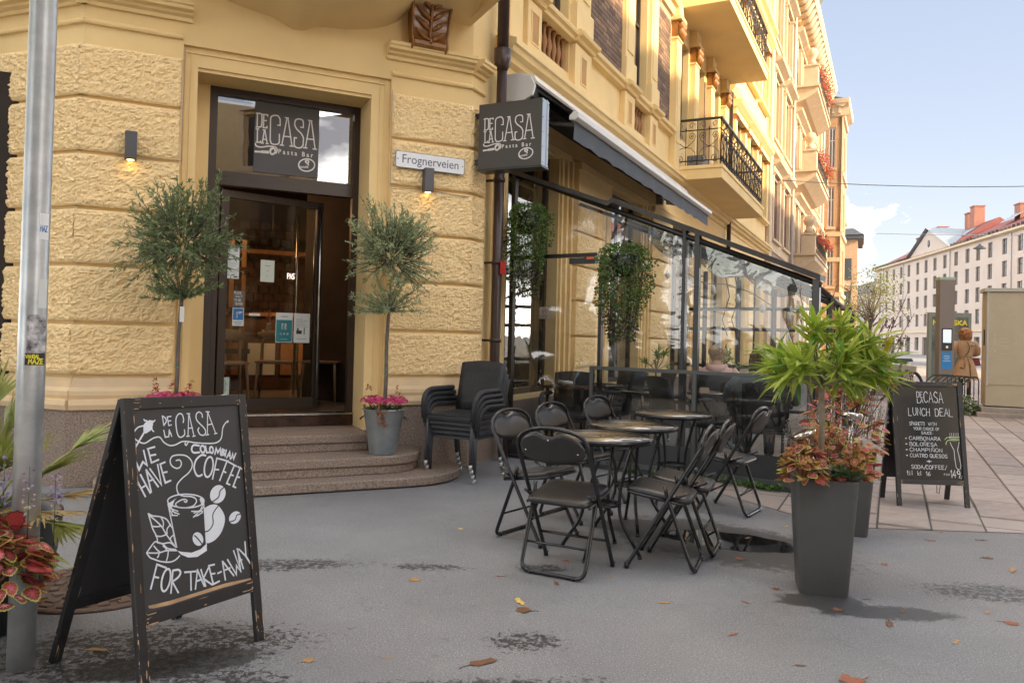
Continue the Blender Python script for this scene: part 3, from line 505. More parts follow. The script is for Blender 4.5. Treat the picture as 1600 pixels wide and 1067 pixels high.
# ---- lettering helpers
def strokes(s, sc=1e-4):
    o = []
    for part in s.split('|'):
        sm = part[0] == '~'; P = [tuple(int(v) * sc for v in q.split(',')) for q in part.lstrip('~').split()]
        if sm and len(P) > 2:
            Q = []
            cl = abs(P[0][0] - P[-1][0]) + abs(P[0][1] - P[-1][1]) < 1e-3
            for i in range(len(P) - 1):
                p0 = P[i - 1] if i else (P[-2] if cl else P[0]); p1 = P[i]; p2 = P[i + 1]; p3 = P[i + 2] if i + 2 < len(P) else (P[1] if cl else P[-1])
                for k in range(4):
                    t = k / 4; Q.append(tuple(.5 * (2 * p1[j] + (p2[j] - p0[j]) * t + (2 * p0[j] - 5 * p1[j] + 4 * p2[j] - p3[j]) * t * t + (3 * p1[j] - p0[j] - 3 * p2[j] + p3[j]) * t ** 3) for j in (0, 1)))
            Q.append(P[-1]); P = Q
        o.append(P)
    return o
GL = {'A': '0,0 20,60 40,0|8,22 32,22', 'B': '2,0 2,60|~2,60 28,58 30,34 2,32|~2,32 36,30 36,2 2,0', 'C': '~37,50 22,61 4,46 3,14 20,-1 38,10', 'D': '2,0 2,60|~2,60 28,56 38,30 28,4 2,0',
      'E': '36,60 3,60 3,0 37,0|3,31 28,31', 'F': '36,60 3,60 3,0|3,32 28,32', 'G': '~37,50 22,61 4,46 3,14 20,-1 36,8 37,26|37,27 22,27', 'H': '3,0 3,60|37,0 37,60|3,30 37,30', 'I': '8,0 8,60', 'K': '3,0 3,60|36,60 4,28 38,0',
      'L': '3,60 3,0 35,0', 'M': '0,0 6,60 20,22 34,60 40,0', 'N': '3,0 4,60 35,0 37,60', 'O': '~20,61 3,45 3,15 20,-1 37,15 37,45 20,61', 'P': '3,0 3,60|~3,60 34,58 36,34 3,28', 'Q': '~20,61 3,45 3,15 20,-1 37,15 37,45 20,61|24,14 40,-6',
      'R': '3,0 3,60|~3,60 33,58 35,36 3,30|14,30 38,0', 'S': '~36,52 20,61 4,48 12,34 32,24 36,10 20,-1 3,8', 'T': '0,60 40,60|20,60 20,0', 'U': '~3,60 3,16 20,-1 37,16 37,60', 'V': '0,60 20,0 40,60', 'W': '0,60 10,0 20,40 30,0 40,60',
      'X': '0,0 38,60|38,0 0,60', 'Y': '0,60 20,30 40,60|20,30 20,0', 'Z': '2,60 38,60 2,0 38,0', '1': '6,46 18,60 18,0', '4': '26,0 26,60 2,18 38,18', '9': '~36,40 20,30 5,42 18,61 36,48 34,20 24,0', '6': '~32,60 10,40 4,14 20,-1 36,14 22,32 6,20',
      '+': '20,12 20,48|2,30 38,30', '-': '6,28 34,28', '/': '2,-6 34,66', ',': '12,6 6,-12', ':': '14,10 15,12|14,34 15,36', '.': '10,0 11,2', '~': '', 'i': '10,0 10,38|10,52 10,54', 'l': '10,0 10,60', 't': '12,60 12,6 20,0|2,42 24,42', 'k': '4,0 4,60|24,36 5,18 26,0', ' ': '', '*': '18,28 22,32|18,32 22,28'}
def text_strokes(g, s, x, y, h, w_, z=0, wd=None, sp=.2, jit=0, slant=0):
    """hand lettering in the xy plane, x,y lower left; wd fits a width"""
    sc = h / 60; adv = []
    for ch in s: adv.append((24 if ch in ' iltI:.,/1k' else 40) * (1 + sp))
    k = (wd / (sum(adv) * sc)) if wd else 1; cx = x; r = random.Random(len(s) * 7 + int(x * 1000))
    for ch, a in zip(s, adv):
        base = {'Ñ': 'N'}.get(ch, ch); dy = r.uniform(-jit, jit) * h
        for P in strokes(GL.get(base, GL['O']) or '0,0', 1) if GL.get(base) else []:
            g.ribbon([(cx + (px + slant * py) * sc * k, y + py * sc + dy) for px, py in P], w_, z)
        if ch == 'Ñ': g.ribbon([(cx + px * sc * k, y + py * sc) for px, py in ((8, 70), (16, 76), (24, 70), (32, 76))], w_, z)
        cx += a * sc * k
    return g
def font_mesh(name, s, size, mat, parent, mtx, ext=.0004, align='CENTER', sx=1, bold=0):
    c = bpy.data.curves.new(name, 'FONT'); c.body = s; c.size = size; c.extrude = ext; c.align_x = align; c.resolution_u = 3; c.offset = bold
    o = bpy.data.objects.new(name, c); COL.objects.link(o); bpy.context.view_layer.update()
    me = bpy.data.meshes.new_from_object(o.evaluated_get(bpy.context.evaluated_depsgraph_get())); bpy.data.objects.remove(o, do_unlink=True)
    me.materials.clear(); me.materials.append(mat); o = node(name, me, parent, mtx=mtx @ Matrix.Diagonal((sx, 1, 1, 1))); return o
UP = Matrix.Rotation(PI / 2, 4, 'X')                    # xy drawing -> upright, facing -y
# logo poster inside the transom
post_m = mt('charcoal_print', (.075, .072, .075), .55, var=.1); white_l = mt('white_lettering', (.72, .70, .68), .6, var=0)
def logo(parent, x, y, z, sx=1, sz=1, w_=.0125, mirror=False):
    mtx = Matrix.Translation((x, y, z)) @ UP @ Matrix.Diagonal((sx, sz, 1, 1)); g = M()
    for P in strokes(LOGO): g.ribbon(P, w_)
    g.ribbon([(.015, .188), (.085, .193)], .02); g.ribbon([(.08, .193), (.125, .196)], .03)
    o = node('logo_lettering', g.mesh('logo_lettering', white_l), parent, mtx=mtx)
    for ch, a in (('P', .222), ('a', .264), ('s', .302), ('t', .338), ('a', .374), ('B', .445), ('a', .487), ('r', .525)):
        font_mesh('logo_lettering', ch, .062, white_l, parent, mtx @ Matrix.Translation((a + .012, .196, .0)), 0, sx=.85, bold=.0012)
    font_mesh('logo_lettering', 'Bonsia', .036, white_l, parent, mtx @ Matrix.Translation((.462, .085, .0)) @ Matrix.Rotation(R_(8), 4, 'Z'), 0, bold=.0008)
    return o
pt = thing('door_poster', 'charcoal restaurant poster with white lettering in the glazing above the door', 'poster', fr=FC)
pt.location = FC.p(1.52, -.445, 2.78); g = M(); g.box(0, .60, 0, .004, 0, .66); ob('sheet', g, post_m, pt); logo(pt, 0, -.0015, 0)
# ------------------------------------------------------------------ street facade of the corner building
WIN_G = [(.85, 2.32), (4.35, 5.92), (7.95, 9.5), (11.5, 13.0), (14.7, 16.2), (17.7, 19.2)]
g = M(); wall_holes(g, 0, 20, 0, 4.2, [(a, b, .62, 3.55) for a, b in WIN_G], 0, .3); bp('street_wall', g, plaster, FS)
g = M(); g.box(.0, 20, -.04, .2, 0, .58); bp('granite_plinth', g, granite, FS)
for k in range(6): rust(FS, -.014, .27, ZC[k], ZC[k + 1], seed=k + 60, ends=(False, True))
for pr, mat, nm in ((BASEP, plaster_b, 'base_moulding'), (BEAD, plaster, 'bead_moulding'), (CROWN, plaster, 'crown_moulding')): g = M(); g.ext(pr, 0, .26); bp(nm, g, mat, FS)
for i, (a, b) in enumerate(WIN_G):
    shopwin(FS, a, b, .62, 3.55, .14, mull=() if i == 0 else ((a + b) / 2,), rail=2.05 if i == 0 else 2.6)
    g = M()
    for x, d in ((a - .10, .03), (a - .22, .05), (a - .34, .07), (b + .04, .03), (b + .16, .05), (b + .28, .07)): g.box(x, x + .06, -d, .01, .6, 3.62)
    g.box(a - .3, b + .3, -.06, .01, 3.56, 3.64); bp('window_surround', g, plaster, FS)
PIL = [(2.80, 3.90), (6.35, 7.5), (9.95, 11.05), (13.4, 14.25), (16.6, 17.3)]
for q, (a, b) in enumerate(PIL):
    for k in range(5): rust(FS, a, b, ZC[k], ZC[k + 1], seed=k + 80 + q * 7, y=-.08, step=.028 if q else .02)
    g = M(); g.box(a - .03, b + .03, -.10, 0, 3.17, 3.58); g.box(a - .06, b + .06, -.14, 0, 3.50, 3.59); bp('pilaster_cap', g, plaster, FS); g = M(); g.box(a, b, -.07, 0, .6, .9); bp('pilaster_base', g, plaster, FS)
MAINC = [(0, 4.12), (-.03, 4.12), (-.04, 4.2), (-.12, 4.22), (-.13, 4.27), (-.2, 4.29), (-.22, 4.34), (-.25, 4.35), (-.25, 4.41), (-.12, 4.46), (0, 4.47)]
g = M(); g.ext([(0, 3.66), (-.03, 3.67), (-.03, 3.72), (0, 3.73)], .45, 20); g.ext(MAINC, .48, 20); bp('main_string_course', g, plaster, FS)
# parapet zone and first floor
WIN1 = [(1.52, 2.5), (5.19, 6.03), (8.2, 9.0), (9.6, 10.5), (11.2, 12.1), (14.0, 15.1), (16.1, 17.2), (18.2, 19.3)]
H1 = [(a, b, 5.27, 7.2) for a, b in WIN1]; H2 = [(a, b, 8.75, 10.7) for a, b in WIN1]; H3 = [(a, b, 12.1, 13.9) for a, b in WIN1]
BAL = [(1.50, 2.53), (5.19, 6.03)]
g = M(); wall_holes(g, 0, 20, 4.2, 7.7, H1 + [(a, b, 4.70, 5.12) for a, b in BAL], 0, .3); wall_holes(g, 0, 20, 7.7, 15.3, H2 + H3, 0, .3); bp('upper_wall', g, plaster, FS)
SILL = [(0, 5.10), (-.08, 5.12), (-.09, 5.16), (-.13, 5.18), (-.14, 5.22), (-.11, 5.26), (0, 5.27)]
for x0, x1, k in ((.6, 7.7, 1), (2.53, 3.2, 1.5), (4.62, 5.2, 1.5), (6.02, 6.55, 1.5), (1.08, 1.52, 1.5), (13.3, 20, 1)): g = M(); g.ext([(a * k, b) for a, b in SILL], x0, x1); bp('sill_course', g, plaster, FS)
balp = [(.028, 0), (.028, .05), (.02, .06), (.034, .13), (.042, .19), (.03, .26), (.017, .30), (.022, .32), (.017, .335), (.028, .36), (.034, .38), (.034, .42)]
bm = M(); bm.lathe(balp, 10); bm = bm.mesh('baluster', terra)
for a, b in BAL:
    g = M(); g.box(a, b, .16, .2, 4.70, 5.12); g.box(a, b, .02, .16, 4.66, 4.70); bk = bp('balustrade_recess', g, terra, FS)
    n = 7 if b - a > .9 else 6
    for i in range(n): node('baluster', bm, bk, loc=(a + (i + .5) * (b - a) / n, .06, 4.70))
for a, b in ((1.10, 1.48), (2.56, 3.16), (4.65, 5.16), (6.05, 6.52)):
    g = M(); g.box(a, b, -.085, 0, 4.46, 5.10); pd = bp('pedestal', g, plaster, FS, bev=.004)
    c = (a + b) / 2; q = M(); q.box(c - .11, c + .11, -.094, -.08, 4.62, 4.64); q.box(c - .11, c + .11, -.094, -.08, 4.98, 5.0); q.box(c - .11, c - .09, -.094, -.08, 4.64, 4.98); q.box(c + .09, c + .11, -.094, -.08, 4.64, 4.98); bp('panel_moulding', q, plaster, FS, pd)
    q = M(); q.box(c - .088, c + .088, -.0885, -.08, 4.642, 4.978); bp('inset_panel', q, mt('tan_panel', (.50, .27, .09), .7), FS, pd)
    g = M(); g.box(a + .03, b - .03, -.07, 0, 5.27, 7.3); g.box(a - .01, b + .01, -.10, 0, 5.27, 5.62); g.box(a + .1, b - .1, -.085, -.06, 5.75, 7.2); g.box(a, b, -.1, 0, 7.2, 7.35); bp('pilaster', g, plaster, FS, bev=.004)
g = M(); g.box(.7, 1.02, -.06, 0, 4.46, 7.4); bp('pilaster', g, plaster, FS, bev=.004)
ENT = [(0, 7.35), (-.06, 7.36), (-.08, 7.5), (-.14, 7.52), (-.2, 7.62), (-.22, 7.66), (-.22, 7.74), (0, 7.8)]
for pr, x0, x1 in ((ENT, .5, 7.6), (ENT, 13.0, 20), ([(0, 11.2), (-.08, 11.25), (-.3, 11.4), (-.3, 11.5), (0, 11.55)], .5, 20), ([(0, 14.6), (-.2, 14.8), (-.5, 15.0), (-.55, 15.2), (0, 15.3)], .5, 20)): g = M(); g.ext(pr, x0, x1); bp('entablature', g, plaster, FS)
def upwin(fr, a, b, z0, z1, y=.12, mat=bronze, parent=None, gl=win_glass, bpf=bp, lining=True, cur=None, rail=.68):
    g = M(); f = .055
    g.box(a, b, y, y + .05, z0, z0 + f); g.box(a, b, y, y + .05, z1 - f, z1); g.box(a, a + f, y, y + .05, z0 + f, z1 - f); g.box(b - f, b, y, y + .05, z0 + f, z1 - f)
    c = (a + b) / 2; g.box(c - .03, c + .03, y + .002, y + .048, z0 + f, z1 - f); r = z0 + (z1 - z0) * rail; g.box(a + f, b - f, y + .004, y + .046, r - .025, r + .025)
    o = bpf('window', g, mat, fr); q = M(); q.poly([(a + f, y + .03, z0 + f), (b - f, y + .03, z0 + f), (b - f, y + .03, z1 - f), (a + f, y + .03, z1 - f)]); bpf('pane', q, gl, fr, o)
    if lining:
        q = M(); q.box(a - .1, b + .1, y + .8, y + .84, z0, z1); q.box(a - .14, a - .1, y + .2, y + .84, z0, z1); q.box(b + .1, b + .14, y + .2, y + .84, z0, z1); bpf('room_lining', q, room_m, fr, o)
    q = M(); 
    for s in (0, 1): 
        x0 = a + f if s == 0 else b - f - (b - a) * .22
        n = 8; pts = [(x0 + (b - a) * .22 * i / n, y + .10 + .012 * math.sin(i * 2.4)) for i in range(n + 1)]
        q.add([(x, yy, z) for x, yy in pts for z in (z0 + f, z1 - f)], [(2 * i, 2 * i + 2, 2 * i + 3, 2 * i + 1) for i in range(n)], True)
    bpf('curtain', q, mt('white_curtain', (.6, .58, .52), .9, var=.1), fr, o); return o
for a, b, z0, z1 in H1 + H2 + H3: upwin(FS, a, b, z0, z1)
# brick panels between the pilasters, single bricks
bk_m = [mt('brick_brown', (.20, .125, .085), .85, var=.3, vs=20), mt('brick_tan', (.30, .19, .12), .85, var=.3, vs=20), mt('brick_dark', (.14, .085, .062), .85, var=.3, vs=20)]
q = M(); q.box(.004, .236, 0, .02, .004, .070); bme = [q.mesh('brick', m) for m in bk_m]
q = M(); q.box(.004, .114, 0, .02, .004, .070); bmh = [q.mesh('brick', m) for m in bk_m]
mort = mt('mortar', (.36, .29, .21), .9)
for a, b, rows in ((3.19, 4.64, 28), (6.53, 7.5, 26)):
    g = M(); g.box(a, b, -.012, 0, 5.27, 7.36); pn = bp('brick_panel', g, mort, FS)
    for j in range(rows):
        x = a + .003; first = j % 2
        while x < b - .06:
            half = first or x + .24 > b; first = 0
            if x + (.118 if half else .24) > b + .002: break
            node('brick', (bmh if half else bme)[rnd.choice((0, 0, 1, 2))], pn, loc=(x, -.022 - rnd.uniform(0, .002), 5.275 + j * .0742)); x += .118 if half else .24
# balcony bay pilasters with carved capitals
for x in (7.6, 9.1, 10.7, 12.3):
    g = M(); g.box(x, x + .34, -.12, 0, 4.47, 6.95); g.box(x + .05, x + .29, -.135, -.1, 5.0, 6.8); g.box(x - .02, x + .36, -.14, 0, 6.93, 6.97); g.box(x - .05, x + .39, -.2, 0, 7.28, 7.36); g.box(x - .02, x + .36, -.15, 0, 7.36, 7.66)
    p_ = bp('pilaster', g, plaster, FS, bev=.004)
    q = M()
    for i in range(5):
        for k in range(2): q.tube([(x + .03 + i * .07, -.13 - .01 * k, 6.97 + .12 * k), (x + .03 + i * .07, -.17 - .01 * k, 7.08 + .12 * k), (x + .03 + i * .07, -.215, 7.12 + .14 * k)], [.03, .034, .016], 6)
    q.box(x, x + .34, -.125, 0, 6.97, 7.28); bp('carved_capital', q, mt('varnished_ochre', (.36, .15, .03)), FS, p_)
g = M(); g.box(9.46, 9.6, -.02, 0, 5, 7); g.box(10.5, 10.68, -.02, 0, 5, 7); bp('brick_strip', g, bk_m[1], FS)
# hooded window surrounds further along
def hood(fr, a, b, z0, z1, bpf, mat, capm, par=None, d=.28):
    g = M(); g.box(a - .32, a - .06, -.12, 0, z0 - .05, z1 + .02); g.box(b + .06, b + .32, -.12, 0, z0 - .05, z1 + .02); g.box(a - .36, b + .36, -.14, 0, z1 + .14, z1 + .30)
    g.ext([(0, z1 + .30), (-.16, z1 + .30), (-d, z1 + .40), (-d - .03, z1 + .48), (0, z1 + .52)], a - .42, b + .42); g.box(a - .36, b + .36, -.16, 0, z0 - .14, z0 - .05)
    o = bpf('window_hood', g, mat, fr)
    q = M()
    for x in (a - .34, b + .04): q.box(x, x + .30, -.15, 0, z1 + .02, z1 + .14); q.tube([(x + .03, -.16, z1 + .08), (x + .27, -.16, z1 + .08)], .035, 6)
    bpf('carved_capital', q, capm, fr, o); return o
for a, b in WIN1[5:]:
    for z0, z1 in ((5.27, 7.0), (8.75, 10.5), (12.1, 13.9)): hood(FS, a, b, z0, z1, bp, plaster, mt('varnished_ochre', (.36, .15, .03)))
pipe(FS, 13.15, .1, 3.0, 14.6)
# balconies
iron = mt('wrought_iron', (.015, .014, .015), .4, var=.2)
def spiral(cx, cz, r, a0, turns, sgn=1, n=14):
    return [(cx + r * (1 - .75 * i / n) * math.cos(a0 + sgn * turns * 2 * PI * i / n), cz + r * (1 - .75 * i / n) * math.sin(a0 + sgn * turns * 2 * PI * i / n)) for i in range(n + 1)]
def iron_panel(wd):
    """one scrollwork panel in the xz plane, 0..wd by 0..1"""
    g = M(); c = wd / 2; add = lambda pts, r=.007: g.tube([(x, 0, z) for x, z in pts], r, 4)
    add([(c, .02), (c, .80)], .008)
    g.lathe([(.001, -.05), (.018, 0), (.001, .05)], 6, (c, 0, .82)); g.lathe([(.001, -.03), (.028, 0), (.001, .03)], 8, (c, 0, .42))
    for s in (-1, 1):
        add([(c, .42), (c + s * wd * .22, .40), (c + s * wd * .4, .30), (c + s * wd * .42, .18)] + spiral(c + s * wd * .24, .17, wd * .18, 0 if s > 0 else PI, 1.3, -s))
        add([(c, .42), (c + s * wd * .16, .47), (c + s * wd * .35, .56), (c + s * wd * .42, .66)] + spiral(c + s * wd * .26, .66, wd * .15, 0 if s > 0 else PI, 1.3, s))
        for z in (.17, .66): g.lathe([(.001, -.02), (.022, 0), (.001, .02)], 6, (c + s * wd * .25, 0, z))
        add(spiral(c + s * wd * .25, .90, wd * .13, 0 if s > 0 else PI, 1.2, s), .006)
    return g
def balcony(t0, t1, off, z, h=.26, flowers=False, soffit=plaster):
    g = M(); g.box(t0, t1, -off, 0, z, z + h); g.box(t0 - .02, t1 + .02, -off - .02, 0, z + h - .07, z + h - .001); sl_ = bp('balcony_slab', g, plaster, FS, bev=.006)
    zt = z + h + .86; g = M()
    g.box(t0 + .02, t1 - .02, -off + .01, -off + .07, zt, zt + .035); g.box(t0 + .02, t0 + .08, -off + .07, 0, zt, zt + .035); g.box(t1 - .08, t1 - .02, -off + .07, 0, zt, zt + .035); ha = bp('handrail', g, iron, FS)
    g = M()
    for zz in (z + h + .10, z + h + .68): g.tube([(t0 + .05, 0, zz), (t0 + .05, -off + .04, zz), (t1 - .05, -off + .04, zz), (t1 - .05, 0, zz)], .011, 4)
    bp('cross_bar', g, iron, FS, ha)
    n = 9; wd = (t1 - t0 - .1) / n; pm = iron_panel(wd)
    pm.T = Matrix.Diagonal((1, 1, .86, 1)); me = M(); me.v = [(a, b, c * .86) for a, b, c in pm.v]; me.f = pm.f; me.sm = pm.sm; me.mi = pm.mi; me = me.mesh('scroll_panel', iron)
    pst = M(); pst.tube([(0, 0, 0), (0, 0, .86)], .01, 4); pst = pst.mesh('rail_post', iron)
    for i in range(n): node('scroll_panel', me, ha, loc=(t0 + .05 + i * wd, -off + .04, z + h)); node('rail_post', pst, ha, loc=(t0 + .05 + i * wd, -off + .04, z + h))
    m = max(1, round(off / .5))
    for s, x in ((0, t0 + .05), (1, t1 - .05)):
        for i in range(m):
            o = node('scroll_panel', me, ha, loc=(x, -off + .04 + i * (off - .04) / m, z + h), rot=(0, 0, PI / 2)); o.scale = ((off - .04) / m / wd, 1, 1)
            node('rail_post', pst, ha, loc=(x, -off + .04 + i * (off - .04) / m, z + h))
    return ha
balcony(7.95, 13.1, .92, 4.34); balcony(7.85, 12.75, 1.02, 7.60)
g = M(); g.box(8.2, 8.75, -.5, -.2, 4.6, 4.85); bp('balcony_planter', g, mt('grey_pot', (.2, .2, .2), .7), FS)

# roof
g = M(); g.ext([(-.5, 15.2), (4, 18.5), (12, 18.5), (12, 15.2)], -1, 20); bp('roof', g, mt('slate', (.05, .052, .06), .6), FS)
# ------------------------------------------------------------------ café room, door leaf, things on the doorway
wood = mt('light_oak', (.46, .30, .16), .5, var=.2, vs=12); dwood = mt('dark_wood', (.09, .045, .02), .5, var=.3, vs=9); orng = mt('warm_wood', (.38, .19, .065), .5, var=.3, vs=8)
g = M(); z0 = .5
g.box(-.6, 4.2, .5, 5.2, .40, .496); bp('room_floor', g, mt('cafe_floor', (.16, .13, .10), .45, var=.3), FC)
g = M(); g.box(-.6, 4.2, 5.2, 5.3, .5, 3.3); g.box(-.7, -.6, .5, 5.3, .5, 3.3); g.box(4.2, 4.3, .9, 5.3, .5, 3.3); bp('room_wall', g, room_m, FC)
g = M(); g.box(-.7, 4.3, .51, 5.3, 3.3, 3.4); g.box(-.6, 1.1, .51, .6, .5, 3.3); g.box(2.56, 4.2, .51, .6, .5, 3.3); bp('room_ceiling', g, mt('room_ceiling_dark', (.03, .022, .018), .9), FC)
g = M()
for i in range(9): g.box(2.3 + i * .16, 2.4 + i * .16, 1.0, 3.6, 3.16, 3.2)
bp('ceiling_slat', g, orng, FC)
g = M()
for i in range(17):
    for j in range(28): 
        x = .3 + j * .15 + (.07 if i % 2 else 0); g.box(x, x + .135, 5.17 - rnd.uniform(0, .02), 5.2, .9 + i * .12, 1.005 + i * .12)
bp('brick_wall', g, mt('interior_brick', (.12, .065, .035), .85, var=.5, vs=5), FC)
bar = thing('bar_counter', 'warm wooden bar counter with shelves deep inside the café', 'counter', fr=FC); bar.location = FC.p(1.4, -3.6, .5)
g = M(); g.box(0, 2.2, 0, .5, .98, 1.03); ob('counter_top', g, orng, bar); g = M(); g.box(.02, 2.18, .05, .45, 0, .98); ob('counter_front', g, dwood, bar)
g = M(); g.box(-.9, 2.4, 1.0, 1.3, 1.9, 1.96); ob('shelf', g, orng, bar)
for i in range(5): g = M(); g.box(.1 + i * .42, .45 + i * .42, .03, .045, .2, .62); ob('menu_card', g, paper if i % 2 else orng, bar)
# wine rack of slats at the back left
rk = thing('slatted_rack', 'tall rack of narrow orange wooden slats behind the café door', 'rack', fr=FC); rk.location = FC.p(.75, -2.9, .5)
for i in range(8): g = M(); g.box(i * .14, i * .14 + .05, 0, .05, 0, 1.9); ob('slat', g, orng, rk)
for z in (.5, 1.0, 1.5): g = M(); g.box(-.03, 1.1, -.02, 0, z, z + .06); ob('rail', g, dwood, rk)
# copper pendant, lit
def pendant(t, y, z, label):
    o = thing('pendant_lamp', label, 'lamp', fr=FC, group=None); o.location = FC.p(t, -y, z)
    g = M(); g.lathe([(.03, .16), (.08, .13), (.12, .05), (.125, 0), (.118, 0), (.11, .05), (.07, .12)], 16, cap=False); ob('lamp_shade', g, mt('copper', (.65, .25, .10), .3, metal=1), o)
    g = M(); g.lathe([(.001, -.01), (.03, .01), (.03, .04), (.001, .06)], 10); ob('bulb', g, mt('lit_bulb', (1, .55, .2), .5, emit=14, var=0), o)
    g = M(); g.tube([(0, 0, .16), (0, 0, 3.28 - z)], .004, 5); ob('cord', g, black_m, o)
    l = bpy.data.lights.new('bulb_light', 'POINT'); l.energy = 6; l.color = (1, .55, .25); l.shadow_soft_size = .06; lo = bpy.data.objects.new('bulb_light', l); COL.objects.link(lo); lo.parent = o; lo.location = (0, 0, -.05)
pendant(2.75, 3.1, 1.95, 'lit copper pendant lamp seen through the glass of the open door'); pendant(3.75, 2.6, 2.45, 'small lit pendant lamp near the right door jamb'); pendant(1.3, 2.4, 2.75, 'lit pendant lamp high above the café chairs')
# café chairs and table
def cafe_chair(t, y, rz, label):
    o = thing('cafe_chair', label, 'chair', FC.p(t, -y, .5), FC.rz + rz, 'light wooden chairs inside the café')
    g = M(); g.frus((-.2, .2, -.2, .2), (-.22, .22, -.21, .21), .43, .46); ob('seat', g, wood, o, bev=.008)
    for sx in (-1, 1):
        g = M(); g.tube([(sx * .22, -.26, 0), (sx * .19, -.19, .45), (sx * .19, -.24, .80)], [.013, .019, .014], 8); ob('leg', g, wood, o)
        g = M(); g.tube([(sx * .21, .23, 0), (sx * .18, .18, .44)], [.012, .018], 8); ob('leg', g, wood, o)
    g = M(); vs = []; 
    for i in range(9):
        u = i / 8 * 2 - 1; x = u * .24; yy = -.25 + .07 * u * u
        vs += [(x, yy, .68 + .01 * u * u), (x, yy - .005, .80 - .03 * u * u), (x, yy + .018, .68 + .01 * u * u), (x, yy + .013, .80 - .03 * u * u)]
    fs = []
    for i in range(8):
        a = 4 * i; fs += [(a, a + 4, a + 5, a + 1), (a + 2, a + 3, a + 7, a + 6), (a + 1, a + 5, a + 7, a + 3), (a, a + 2, a + 6, a + 4)]
    fs += [(0, 1, 3, 2), (32, 34, 35, 33)]; g.add(vs, fs, True); ob('backrest', g, wood, o); return o
cafe_chair(1.42, 1.45, R_(185), 'light wooden café chair left behind the door glass, its curved back to the street')
cafe_chair(.98, 1.5, R_(200), 'light wooden café chair at the far left edge of the door glass')
cafe_chair(2.0, 1.75, R_(165), 'light wooden café chair behind the two notices on the door')
cafe_chair(2.55, 1.9, R_(150), 'light wooden café chair seen in the open door gap')
ct = thing('cafe_table', 'long dark café table with slim legs behind the door glass', 'table', fr=FC); ct.location = FC.p(.6, -2.1, .5)
g = M(); g.box(0, 2.3, 0, .7, .72, .75); ob('tabletop', g, dwood, ct, bev=.004)
for x in (.06, 2.24):
    for y in (.06, .64): g = M(); g.box(x - .02, x + .02, y - .02, y + .02, 0, .72); ob('leg', g, black_m, ct)
for t_, lb in ((1.35, 'small glass vase of dried orange flowers on the café table'), (1.98, 'second vase of dried flowers beside the blue notice')):
    o = thing('flower_vase', lb, 'vase', fr=FC); o.location = FC.p(t_, -2.3, 1.25)
    g = M(); g.lathe([(.03, 0), (.035, .06), (.02, .10), (.024, .13)], 10); ob('vase', g, mt('pale_glass', (.5, .5, .45), .2), o)
    g = M()
    for i in range(24):
        a = rnd.uniform(0, 6.28); r = rnd.uniform(.0, .07); z = rnd.uniform(.17, .28); g.tube([(0, 0, .1), (r * math.cos(a), r * math.sin(a), z)], .0015, 3)
        g.lathe([(.001, -.008), (.012, 0), (.001, .01)], 5, (r * math.cos(a), r * math.sin(a), z))
    ob('dried_flowers', g, mt('dried_flower', (.5, .17, .07), .8, var=.4), o)
# the door leaf, swung inwards
leaf = thing('glass_door', 'brown framed glass café door standing half open inwards with notices stuck to it', 'door')
leaf.location = FC.p(1.245, -.47, .53); leaf.rotation_euler = (0, 0, FC.rz + R_(16)); LW = 1.04; LH = 2.06
g = M(); g.box(0, .075, -.02, .02, 0, LH); g.box(LW - .07, LW, -.02, .02, 0, LH); g.box(.075, LW - .07, -.02, .02, 0, .11); g.box(.075, LW - .07, -.02, .02, LH - .07, LH); ob('stile_frame', g, bronze, leaf, bev=.003)
g = M(); g.poly([(.075, 0, .11), (LW - .07, 0, .11), (LW - .07, 0, LH - .07), (.075, 0, LH - .07)]); ob('pane', g, door_glass, leaf)
for yy in (-.055, .055): g = M(); g.tube([(LW - .045, yy, .06), (LW - .045, yy, LH - .05)], .011, 10); g.tube([(LW - .045, 0, .12), (LW - .045, yy, .12)], .007, 6); g.tube([(LW - .045, 0, LH - .12), (LW - .045, yy, LH - .12)], .007, 6); ob('handle', g, steel, leaf)
g = M(); g.tube([(LW - .24, .05, .14), (LW - .24, .05, LH - .15)], .012, 10); ob('handle', g, steel, leaf)
g = M(); g.box(.06, .42, .02, .06, LH - .05, LH + .0); ob('door_closer', g, steel, leaf)
g = M(); g.box(LW - .002, LW + .003, -.012, .012, .92, 1.12); g.box(LW - .002, LW + .003, -.012, .012, 1.3, 1.5); ob('lock_plate', g, steel, leaf)
blue_m = mt('sign_blue', (.02, .16, .42), .5, var=0); teal_m = mt('teal_print', (.02, .19, .23), .5, var=.05); blk_p = mt('black_print', (.02, .02, .02), .6, var=0)
def note(x0, x1, z0, z1, col, label, marks=(), cat='notice', extra=None):
    o = thing('door_notice', label, cat); o.parent = None
    o.matrix_world = Matrix.Translation(leaf.location) @ Matrix.Rotation(leaf.rotation_euler.z, 4, 'Z') @ Matrix.Translation((x0, -.004, z0))
    g = M(); g.box(0, x1 - x0, -.001, 0, 0, z1 - z0); ob('sheet', g, col, o)
    for (a, b, c, d, m) in marks: q = M(); W_, H_ = x1 - x0, z1 - z0; q.poly([(a * W_, -.0022, c * H_), (b * W_, -.0022, c * H_), (b * W_, -.0022, d * H_), (a * W_, -.0022, d * H_)]); ob('print', q, m, o)
    return o
gp_ = mt('grey_print', (.25, .27, .27), .7, var=0)
lines = lambda z0, z1, n, a=.12, b=.88: [(a, b - .25 * (i % 3 == 2) - .1 * (i % 2), z0 + (z1 - z0) * i / n, z0 + (z1 - z0) * i / n + .012, gp_) for i in range(n)]
note(.02, .19, 1.24, 1.54, paper, 'grey printed notice with a round stamp, top left on the door glass', lines(.2, .8, 9) + [(.7, .9, .84, .95, gp_), (.7, .92, .04, .08, blk_p)])
